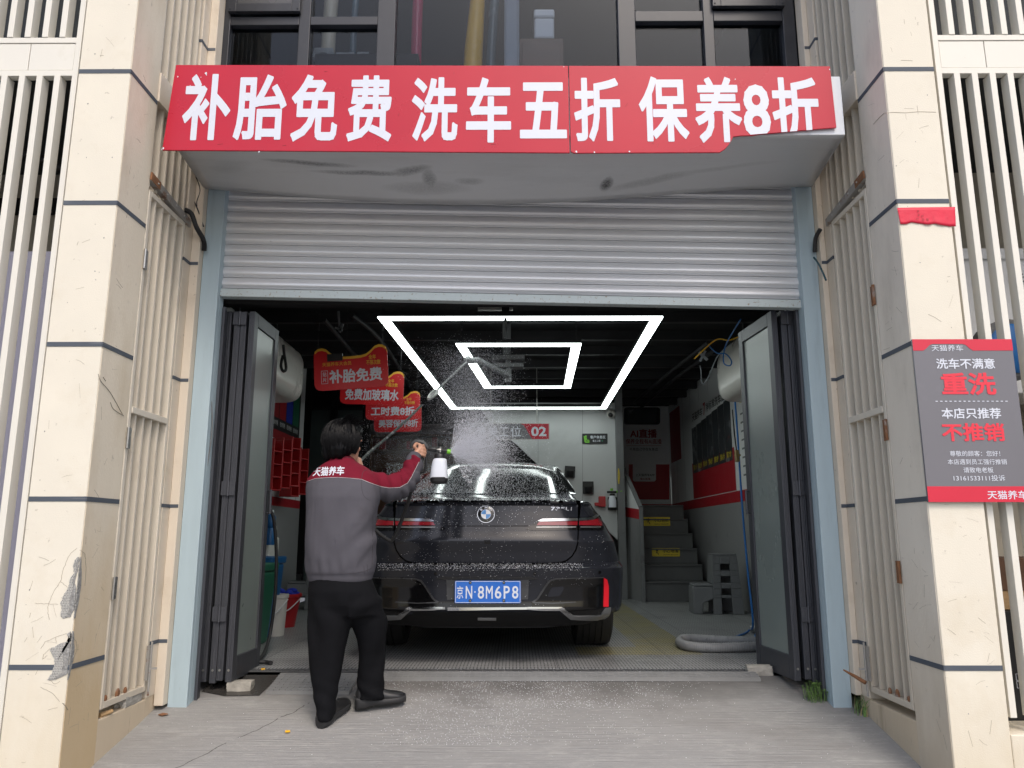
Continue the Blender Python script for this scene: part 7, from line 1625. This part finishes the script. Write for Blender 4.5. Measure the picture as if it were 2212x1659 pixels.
LEGR = [(766, 1262, 4.50, .06), (784, 1310, 4.53, .065), (802, 1400, 4.60, .052), (801, 1460, 4.62, .05), (800, 1494, 4.62, .034)]
limb(b, LEGL); limb(b, LEGR)
body = mesh_obj(voxmesh(b, 'body', 0.0055, it=3), 'body', ['skin'], man)
# --- jacket
b = MB(); b.loft(prof_rings(TORSO, UX, UY)); limb(b, SLR); limb(b, SLL)
me = voxmesh(b, 'jacket', 0.0075, it=7, fac=0.6)
def smooth01(x): x = min(1, max(0, x)); return x * x * (3 - 2 * x)
def ridge(a, b_, c): return 0.34 - abs(noise.noise(V((a, b_, c))))
def px_of(p):
    q = CAMROT.transposed() @ (p - CAM); return 1106 - 1680 * q.x / q.z, 829.5 + 1680 * q.y / q.z
def jacket_relief(p):
    px, py = px_of(p); arm = smooth01((px - 806) / 30) * (1 if py < 1092 else 0)
    u, v = -0.55 * p.x - 0.83 * p.z, 0.83 * p.x - 0.55 * p.z           # folds fall from the armpit down across the back
    w1 = smooth01((px - 685) / 80) * smooth01((py - 1040) / 40) * (1 - smooth01((py - 1215) / 25)) * (1 - arm)
    w1b = 0.45 * smooth01((760 - px) / 60) * smooth01((py - 1050) / 60) * (1 - arm)
    def wave(v, f, seed): return math.sin(6.283 * (v * f + 0.75 * noise.noise(V((p.x * 3, p.y * 3, p.z * 3 + seed))))) * (0.8 + 0.35 * noise.noise(V((u * 3 + seed, v * 2, seed))))
    h = 0.0080 * w1 * wave(v, 8.5, 1.3) + 0.006 * w1b * wave(p.x * 0.9 + p.z * 0.35, 8, 7.7)
    w2 = math.exp(-((py - 1224) / 17) ** 2); h += 0.0035 * w2 * math.sin(6.283 * (p.x * 15 + 0.8 * noise.noise(V((p.x * 5, p.y * 5, 3)))))
    s_ = (p.x * 0.75 + p.y * 0.55 + (p.z * 0.55 if px > 866 else 0.0))
    h += 0.0105 * arm * wave(s_ + 0.25 * p.z, 13, 4.4) + 0.009 * noise.noise(V((p.x * 5, p.y * 5, p.z * 3.5)))
    return h
def trouser_relief(p):
    px, py = px_of(p); right = px > 752
    if right: u, v = 0.62 * p.x + 0.78 * p.z, 0.78 * p.x - 0.62 * p.z
    else: u, v = -0.25 * p.x + 0.97 * p.z, 0.97 * p.x + 0.25 * p.z
    def wave(v, f, seed): return math.sin(6.283 * (v * f + 0.8 * noise.noise(V((p.x * 3, p.y * 3, p.z * 2.5 + seed))))) * (0.6 + 0.6 * noise.noise(V((u * 4 + seed, v * 2, seed))))
    h = 0.0115 * smooth01((py - 1275) / 40) * (1 - 0.6 * smooth01((py - 1440) / 40)) * wave(v, 7.5, 3.1 + right)
    h += 0.0095 * smooth01((py - 1450) / 50) * wave(p.z + 0.3 * p.x, 11, 5.5 + right)
    return h + 0.008 * noise.noise(V((p.x * 6, p.y * 6, p.z * 4)))
for v in me.vertices: v.co = v.co + v.normal * jacket_relief(v.co)
bm = bmesh.new(); bm.from_mesh(me); bmesh.ops.smooth_vert(bm, verts=bm.verts, factor=0.25, use_axis_x=True, use_axis_y=True, use_axis_z=True); bm.to_mesh(me); bm.free()
PIPE = [(640, 1046), (663.5, 1040), (680.6, 1034), (705, 1032), (731, 1031.5), (756, 1033), (781, 1035.5), (799, 1043), (822, 1051), (840, 1054), (863, 1053), (881, 1043), (890, 1028), (899, 1010), (906, 996), (914, 980)]
def bound(px):
    for a, c in zip(PIPE, PIPE[1:]):
        if a[0] <= px <= c[0]: return a[1] + (c[1] - a[1]) * (px - a[0]) / (c[0] - a[0])
    return PIPE[0][1]
CRI = CAMROT.transposed()
def topx(p):
    q = CRI @ (p - CAM); return 1106 - 1680 * q.x / q.z, 829.5 + 1680 * q.y / q.z
from mathutils.bvhtree import BVHTree
tree = BVHTree.FromPolygons([v.co.copy() for v in me.vertices], [list(p.vertices) for p in me.polygons])
mi = []
for f in me.polygons:
    px, py = topx(f.center); mi.append(1 if py < bound(px) and not (f.center.y > 4.7 and px > 870 and py < 975 + (px - 883) * 0.6) else 0)
jm = me
jk = mesh_obj(me, 'jacket', ['jgrey', 'jred'], man); me.polygons.foreach_set('material_index', mi)
def on_jacket(px, py, off=0.002):
    r_ = ray(px, py).normalized(); h = tree.ray_cast(CAM, r_)
    return (h[0] + h[1] * off) if h[0] is not None and h[0].y < 5.2 else None
pts = []
for a, c in zip(PIPE[1:-1], PIPE[2:-1]):
    for k in range(8):
        p = on_jacket(a[0] + (c[0] - a[0]) * k / 8, a[1] + (c[1] - a[1]) * k / 8, 0.001)
        if p is not None: pts.append(p)
b = MB(); b.tube(pts, 0.0013, n=6); b.build('piping', 'piping', jk, smooth=60)
def decal(name, vs2, fs, m, off=0.002):
    q = [on_jacket(x, y, off) for x, y in vs2]
    b = MB(); ok = [i for i, p in enumerate(q) if p is not None]; mp = {i: k for k, i in enumerate(ok)}
    b.add([q[i] for i in ok], [[mp[i] for i in f] for f in fs if all(i in mp for i in f)]); b.build(name, m, jk)
for ch, x0, x1, dy in (('天', 677, 693, 2.6), ('猫', 693.5, 709.5, 1.8), ('养', 710.5, 726.5, 1.0), ('车', 727.5, 744, 0.2)):
    vs, fs = glyph(ch, 0.022); decal('back_lettering', [(x0 + (x1 - x0) * x + 3.0 * (y - 0.5), 1026.5 + dy - 19.5 * y) for x, y in vs], fs, 'white_letter')
b = MB(); pv = [(822, 1031), (826, 1022), (836, 1018.5), (847, 1018.5), (845, 1022), (834, 1026)]
vs2 = pv + [(834, 1023)]; decal('arm_patch', vs2, [(i, (i + 1) % 6, 6) for i in range(6)], 'ink', 0.003)
b = MB(); q = [P(889.5, 1000, 4.775), P(893, 992, 4.78), P(896.5, 985, 4.785), P(898, 981, 4.79)]; b.tube(q, [.047, .046, .040, .036], n=24); b.build('cuff', 'jgrey', jk, smooth=60)
for q in ([(799, 1011), (785, 1019), (781, 1035)], [(781, 1036), (781, 1053), (785, 1069), (792, 1077), (800, 1081)], [(806, 1092), (805, 1150), (804, 1219)], [(666, 1238), (700, 1240), (750, 1239), (783, 1235), (803, 1227)], [(786, 1222), (787, 1240)], [(793, 1219), (794, 1237)], [(715, 986), (740, 987), (760, 990)]):
    qq = [on_jacket(x.x, x.y, 0.0004) for x in spline([V((a, c, 0)) for a, c in q], 8)]; qq = [p for p in qq if p is not None]
    if len(qq) > 2: b = MB(); b.tube(qq, 0.0011, n=5); b.build('seam', 'seam', jk)
# --- trousers
b = MB()
def leg(rows):
    rings = []
    for py, xl, xr, d, h in rows:
        a, c = P(xl, py, d), P(xr, py, d); rings.append(oval((a + c) / 2, V((1, 0, 0)), V((0, 1, 0)), (c - a).length / 2, h, e=2.2))
    b.loft(rings)
leg([(1245, 672, 800, 4.49, .125), (1275, 667, 812, 4.49, .145), (1305, 666, 826, 4.50, .150), (1330, 668, 828, 4.51, .13)])
leg([(1290, 667, 762, 4.49, .125), (1330, 667, 764, 4.48, .118), (1370, 669, 750, 4.475, .105), (1400, 670, 743, 4.47, .097), (1440, 671, 737, 4.47, .088), (1480, 675, 731, 4.465, .082), (1510, 680, 727, 4.455, .078), (1540, 686, 724, 4.45, .075), (1553, 690, 722, 4.45, .072)])
leg([(1290, 735, 824, 4.51, .125), (1320, 748, 830, 4.53, .118), (1350, 762, 834, 4.56, .108), (1380, 772, 834, 4.59, .100), (1410, 776, 830, 4.61, .092), (1440, 775, 829, 4.62, .088), (1470, 771, 829, 4.625, .085), (1500, 770, 833, 4.63, .082), (1509, 771, 832, 4.63, .081)])
me = voxmesh(b, 'trousers', 0.008, it=5, fac=0.5)
for v in me.vertices: v.co = v.co + v.normal * trouser_relief(v.co)
mesh_obj(me, 'trousers', ['trousers'], man)
# --- shoes
def shoe(heel, dir_, pitch, roll, label):
    d = V(dir_).normalized(); s = V((0, 0, 1)).cross(d).normalized(); u = d.cross(s); d2 = (d * math.cos(pitch) + V((0, 0, 1)) * math.sin(pitch)); u = (u * math.cos(pitch) - d * math.sin(pitch)); h = V(heel)
    def q(x, y, z): return h + d2 * x + s * y + u * (z * 1.38)
    up_, so = [], []
    for x, w_, zt, zc in ((-.005, .018, .055, .03), (.01, .034, .085, .045), (.05, .038, .095, .05), (.09, .038, .088, .045), (.13, .042, .068, .038), (.18, .048, .055, .032), (.22, .048, .050, .030), (.255, .040, .044, .026), (.274, .024, .036, .022)):
        ring_ = []; sr = []
        for i in range(20):
            t = 2 * math.pi * i / 20; c_, s_ = math.cos(t), math.sin(t); z = zc + (zt - zc) * s_ if s_ > 0 else zc + (zc - 0.012) * s_
            ring_.append(q(x, w_ * math.copysign(abs(c_) ** .8, c_), z)); sr.append(q(x * 1.015 - .004, (w_ + .004) * math.copysign(abs(c_) ** .6, c_), 0.017 + (0.015 + (.010 if x < .06 else 0)) * math.copysign(abs(s_) ** .6, s_) + (0.003 * max(0, (x - .2) / .07))))
        up_.append(ring_); so.append(sr)
    b = MB(); b.loft(up_); o = b.build('shoe', 'shoe', man, smooth=60); b = MB(); b.loft(so); b.build('sole', 'rubber', o, smooth=45)
    b = MB()
    for x in (.10, .12, .14): b.tube([q(x, -.03, .072 - x * .1), q(x + .01, 0, .088 - x * .15), q(x, .03, .072 - x * .1)], .0022, n=5)
    b.build('laces', 'satin', o)
pz = PG(703, 1568); shoe((P(694, 1560, 4.40).x, 4.40, gz(4.42) + 0.004), (0.28, 0.96, 0), R(9), 0, '')
shoe((P(775, 1520, 4.60).x - .012, 4.60, gz(4.61) + 0.020), (0.93, 0.30, 0), R(2), 0, '')
# --- hair: a cap plus hundreds of tapering locks
b = MB(); rings = []
for u, a, c_, f0 in ((-.112, .060, .036, -.064), (-.092, .086, .058, -.058), (-.060, .102, .078, -.048), (-.02, .104, .094, -.034), (.02, .109, .110, -.022), (.06, .106, .116, -.014), (.09, .094, .106, -.010), (.115, .070, .080, -.008), (.130, .036, .042, -.006)):
    rings.append(oval(hp(0, f0, u), SR, F, a, c_, n=30, e=2.1))
b.loft(rings); me = voxmesh(b, 'hair', 0.006, it=3)
for v in me.vertices:
    p = v.co - HC; an = math.atan2(p.dot(F), p.dot(SR)); v.co += v.normal * (0.009 * noise.noise(V((an * 5, p.z * 6, 1))) + 0.006 * noise.noise(V((an * 18, p.z * 4, 4))))
hair = mesh_obj(me, 'hair', ['hair'], man)
b = MB()
for i in range(1500):
    th = rnd.uniform(0, 2 * math.pi); ph = math.acos(rnd.uniform(-0.15, 1)); 
    def sph(th, ph, k=1.0):
        zz = math.cos(ph); s_ = math.sin(ph); return hp(0.108 * s_ * math.cos(th) * k, -0.020 + 0.114 * s_ * math.sin(th) * k, 0.015 + 0.118 * zz * k)
    front = math.sin(th) > 0.55
    L = rnd.uniform(0.6, 1.1); q = []
    for k in range(6):
        t = k / 5; ph2 = min(ph + t * L * (0.8 if front else 1.15), 2.25 - (0.75 if front else 0)); lift = 1.0 + 0.03 * rnd.random() + 0.06 * t * rnd.random() * (1.6 if rnd.random() < 0.1 else 0.5)
        p = sph(th + 0.12 * t * math.sin(i), ph2, lift)
        if k > 2 and not front: p += UP * (-0.012 * t)
        q.append(p + V((rnd.uniform(-1, 1), rnd.uniform(-1, 1), rnd.uniform(-1, 1))) * 0.0015)
    r_ = rnd.uniform(0.0018, 0.0042); b.tube(q, [r_, r_ * 1.1, r_, r_ * 0.85, r_ * 0.55, 0.0002], n=3, cap=False)
for i in range(150):   # wind-blown wisps on top and towards the spray
    th = rnd.uniform(-0.9, 1.6); s0 = sph(th, rnd.uniform(0.1, 1.0)); e = V((rnd.uniform(.01, .06), rnd.uniform(-.02, .03), rnd.uniform(.0, .045))); b.tube([s0, s0 + e * .4 + V((0, 0, .008)), s0 + e * .8 + V((0, 0, .006)), s0 + e], [.0020, .0017, .0011, .0002], n=3, cap=False)
b.build('locks', 'hair', hair, smooth=80)

# ================================================================ foam gun in his right hand
GD = 4.845
t = thing('foam_gun', 'black foam spray gun with white bottle and lime green nozzle', 'spray gun', P(945, 1045, GD))
def GP(x, y, d=GD): return P(x, y, d)
def lz(x, y): return (853.2 + 0.0976 * x, 918 + 0.0976 * y)
b = MB(); b.tube(spline([GP(889, 968), GP(891, 959), GP(900, 954.5), GP(912, 956), GP(921, 964), GP(925, 969.5)], 6), [.010 + .006 * math.sin(math.pi * min(1, i / 28)) for i in range(31)], n=14)
b.tube(spline([GP(908, 960), GP(910, 975), GP(911, 992), GP(909, 1014)], 6), [.013 - .002 * i / 18 for i in range(19)], n=12); b.build('gun_body', 'stoolb', t, smooth=50)
b = MB(); b.tube(spline([GP(920, 966), GP(921, 985), GP(920, 1005), GP(917, 1019), GP(908, 1020)], 6), .0075, n=8); b.build('trigger_guard', 'black', t, smooth=60)
b = MB(); b.tube([GP(913, 968), GP(915, 978), GP(915, 990), GP(913, 998)], .0045, n=6); b.build('trigger', 'black', t)
b = MB(); b.lathe([(.010, 0), (.013, .004), (.013, .05), (.010, .055)], GP(925, 969.5), axis=GP(945, 971.5) - GP(925, 969.5), n=14)
for k in range(8): a = 2 * math.pi * k / 8; b.bar(GP(927, 969.7) + V((0, math.cos(a) * .013, math.sin(a) * .013)), GP(943, 971.3) + V((0, math.cos(a) * .013, math.sin(a) * .013)), .003, .003)
b.build('barrel', 'black', t, smooth=40)
b = MB(); b.lathe([(.006, 0), (.006, .012), (.009, .014), (.009, .036), (.007, .04)], GP(942, 971), axis=(1, 0, -0.1), n=12); b.lathe([(.0055, -.02), (.0055, .03)], GP(951.5, 973), n=12); b.lathe([(.010, 0), (.010, .02)], GP(951.5, 978), n=12); b.build('fitting', 'steel', t, smooth=40)
b = MB(); b.lathe([(.013, 0), (.017, .006), (.017, .022), (.010, .03), (.003, .031)], GP(951.8, 964.5), n=18); b.build('knob', 'black', t, smooth=40)
b = MB(); ax = GP(973, 976) - GP(952, 972.5); b.lathe([(.012, 0), (.017, .004), (.017, .036), (.015, .04)], GP(953, 972.8), axis=ax, n=16)
for k in range(10): a = 2 * math.pi * k / 10; u_ = ax.orthogonal().normalized(); w2 = ax.normalized().cross(u_); c0 = (u_ * math.cos(a) + w2 * math.sin(a)) * .017; b.bar(GP(955, 973.1) + c0, GP(964, 974.6) + c0, .003, .003)
b.build('head', 'black', t, smooth=40)
b = MB(); b.lathe([(.0155, 0), (.0155, .022), (.0145, .027), (.009, .026)], GP(964.6, 974.8), axis=ax, n=18); b.build('nozzle', 'green', t, smooth=40)
zb0, zt0 = GP(948, 1045).z, GP(948, 981).z; cx = GP(950, 985).x
b = MB(); b.lathe([(.034, GP(950, 990).z), (.034, GP(950, 983).z), (.030, GP(950, 981).z), (.012, GP(950, 980).z), (.012, GP(950, 977).z)], (cx, GD, 0), n=24); b.build('cap', 'black', t, smooth=35)
cb = GP(948.2, 1040).x
def brings(rows):
    out = []
    for py, xl, xr, e in rows:
        a, c = GP(xl, py), GP(xr, py); out.append(oval((a + c) / 2, V((1, 0, 0)), V((0, 1, 0)), (c - a).length / 2, (c - a).length / 2 * .92, n=32, e=e))
    return out
b = MB(); b.loft(brings([(1036, 929.5, 967.2, 3.0), (1030, 929.3, 967.5, 3.0), (1010, 931.5, 966.3, 2.8), (998, 934, 965.2, 2.5), (993, 935.6, 964.6, 2.3), (990.6, 938, 962.4, 2.1)])); b.build('bottle', 'bottle', t, smooth=50)
b = MB(); b.loft(brings([(1045, 932.5, 964.5, 3.0), (1040, 929.4, 967.3, 3.0), (1033.5, 928.8, 968, 3.0)]))
a0, a1 = GP(930, 1033), GP(967, 1033); b.prism([V((a0.x + (a1.x - a0.x) * .05, GD - .0535, GP(948, 1034).z)), V((a0.x + (a1.x - a0.x) * .95, GD - .0535, GP(948, 1034).z)), V((a0.x + (a1.x - a0.x) * .85, GD - .0535, GP(948, 1031.6).z)), V((a0.x + (a1.x - a0.x) * .15, GD - .0535, GP(948, 1031.6).z))], (0, .004, 0)); b.build('base_cup', 'black', t, bevel=0.003)

# ================================================================ the spray
NZ = GP(973.5, 976.3); b = MB()
def streak(p, d, L, r_):
    d = d.normalized(); u_ = d.orthogonal().normalized() * r_; w2 = d.cross(u_.normalized()) * r_
    a = p - d * (L / 2); c = p + d * (L / 2); k = (u_, -u_ * .5 + w2 * .87, -u_ * .5 - w2 * .87)
    b.add([a, c] + [p + q for q in k], [(0, 2, 3), (0, 3, 4), (0, 4, 2), (1, 3, 2), (1, 4, 3), (1, 2, 4)])
jets = [(rnd.gauss(12, 34), rnd.gauss(0, .17), rnd.uniform(.6, 1.35)) for _ in range(420)]
for i in range(17000):
    if rnd.random() < .7: a, sp, k = rnd.choice(jets); a += rnd.gauss(0, 1.3); sp += rnd.gauss(0, .012)
    else: a, sp, k = rnd.gauss(14, 38), rnd.gauss(0, .2), rnd.uniform(.7, 1.4)
    if a < -62 or a > 85 or (a < -30 and rnd.random() < .45): continue
    rr = min(.62, (0.02 + 0.30 * rnd.random() ** 0.8 + (rnd.expovariate(12) if rnd.random() < .4 else 0)) * k)
    d = V((math.cos(R(a)), sp, math.sin(R(a)))); p = NZ + d * rr + V((0, 0.15 * rr, -0.12 * rr * rr))
    streak(p, d + V((0, 0, -0.3 * rr)), 0.005 + 0.030 * max(0, 0.45 - rr) * rnd.random() * 1.6, rnd.uniform(0.0005, 0.0010) * (0.9 + 1.6 * rr))
for i in range(900):
    a = rnd.gauss(10, 26); rr = rnd.random() ** 1.6 * .10; d = V((math.cos(R(a)), rnd.gauss(0, .15), math.sin(R(a)))); streak(NZ + d * (rr + .003), d, 0.02, 0.0006)
for i in range(26000):   # drifting droplets, a cloud blown up and back towards him
    u = rnd.random() ** 1.25; px = 1046 - 48 * u + rnd.gauss(0, 30 + 22 * u); py = 1010 - 250 * u + rnd.gauss(0, 18)
    if rnd.random() < 0.06: px += rnd.uniform(-70, 50)
    p = P(px, py, rnd.gauss(5.15, 0.16)); b.drop(p, rnd.uniform(0.0008, 0.0018) if rnd.random() < .94 else rnd.uniform(.0018, .0030))
for i in range(9000):   # thinner mist behind his head and over the car
    px, py = rnd.uniform(780, 1060), rnd.triangular(850, 1030, 985)
    if rnd.random() > 0.25 + 0.75 * math.exp(-((px - 930) / 110) ** 2): continue
    b.drop(P(px, py, rnd.uniform(4.95, 5.5)), rnd.uniform(0.0006, 0.0013))
o = b.build('foam_spray', M['spray']); tag(o, 'fan of white water and foam drops spraying from the green nozzle over the trunk', 'spray', kind='stuff')
b = MB()
for i in range(3600):
    px = rnd.triangular(780, 1560, 1020); py = 1462 + 150 * rnd.random() ** 1.6
    if rnd.random() < 0.55 and px > 1150: py = 1462 + 70 * rnd.random()
    p = PG(px, py); r_ = rnd.uniform(0.0009, 0.0021)
    if p.y > 5.1: continue
    b.drop(V((p.x, p.y, gz(p.y) + 0.006)), r_)
for i in range(900):
    p = PZ(rnd.uniform(800, 1500), rnd.uniform(1380, 1452), 0.002); b.drop(p, rnd.uniform(0.001, 0.0018))
for i in range(90):
    p = PG(rnd.uniform(250, 1900), rnd.uniform(1480, 1655)); b.drop(V((p.x, p.y, gz(p.y) + 0.006)), rnd.uniform(0.001, 0.002))
o = b.build('foam_flecks', 'foam'); tag(o, 'white foam flecks splashed over the concrete and floor behind the car', 'foam flecks', kind='stuff')

# fine mist hanging in the fan of spray
def mist(name, c, r, dens, label, tilt=0.0):
    me = bpy.data.meshes.new(name); bm = bmesh.new(); bmesh.ops.create_icosphere(bm, subdivisions=3, radius=1.0); bm.to_mesh(me); bm.free()
    o = bpy.data.objects.new(name, me); C.objects.link(o); o.location = c; o.scale = r; o.rotation_euler = (0, tilt, 0)
    m = bpy.data.materials.new(name); m.use_nodes = True; t = m.node_tree; L = t.links; t.nodes.clear()
    out = N(t, 'ShaderNodeOutputMaterial'); v = N(t, 'ShaderNodeVolumePrincipled'); v.inputs['Color'].default_value = (0.97, 0.98, 1, 1); v.inputs['Anisotropy'].default_value = 0.2
    tc = N(t, 'ShaderNodeTexCoord'); ln = N(t, 'ShaderNodeVectorMath', operation='LENGTH'); L.new(tc.outputs['Object'], ln.inputs[0])
    mr = N(t, 'ShaderNodeMapRange'); mr.interpolation_type = 'SMOOTHSTEP'; mr.inputs[1].default_value = 1.0; mr.inputs[2].default_value = 0.1; mr.inputs[3].default_value = 0.0; mr.inputs[4].default_value = dens; L.new(ln.outputs['Value'], mr.inputs[0])
    nz = N(t, 'ShaderNodeTexNoise'); nz.inputs['Scale'].default_value = 2.2; nz.inputs['Detail'].default_value = 3; L.new(tc.outputs['Object'], nz.inputs['Vector'])
    mu = N(t, 'ShaderNodeMath', operation='MULTIPLY'); L.new(mr.outputs[0], mu.inputs[0]); L.new(nz.outputs[0], mu.inputs[1]); L.new(mu.outputs[0], v.inputs['Density']); L.new(v.outputs[0], out.inputs['Volume'])
    me.materials.append(m); ORG[o.name] = V(c); tag(o, label, 'mist', kind='stuff')
mist('foam_mist', P(1030, 950, 5.06), (0.21, 0.17, 0.28), 2.6, 'soft white mist in front of the green nozzle above the rear window', R(18))
mist('foam_mist', P(1015, 840, 5.12), (0.20, 0.16, 0.40), 1.9, 'thin white mist drifting up towards the ceiling lights')
mist('foam_mist', P(930, 975, 5.25), (0.42, 0.16, 0.17), 1.6, 'thin mist hanging between the head of the man and the gun')
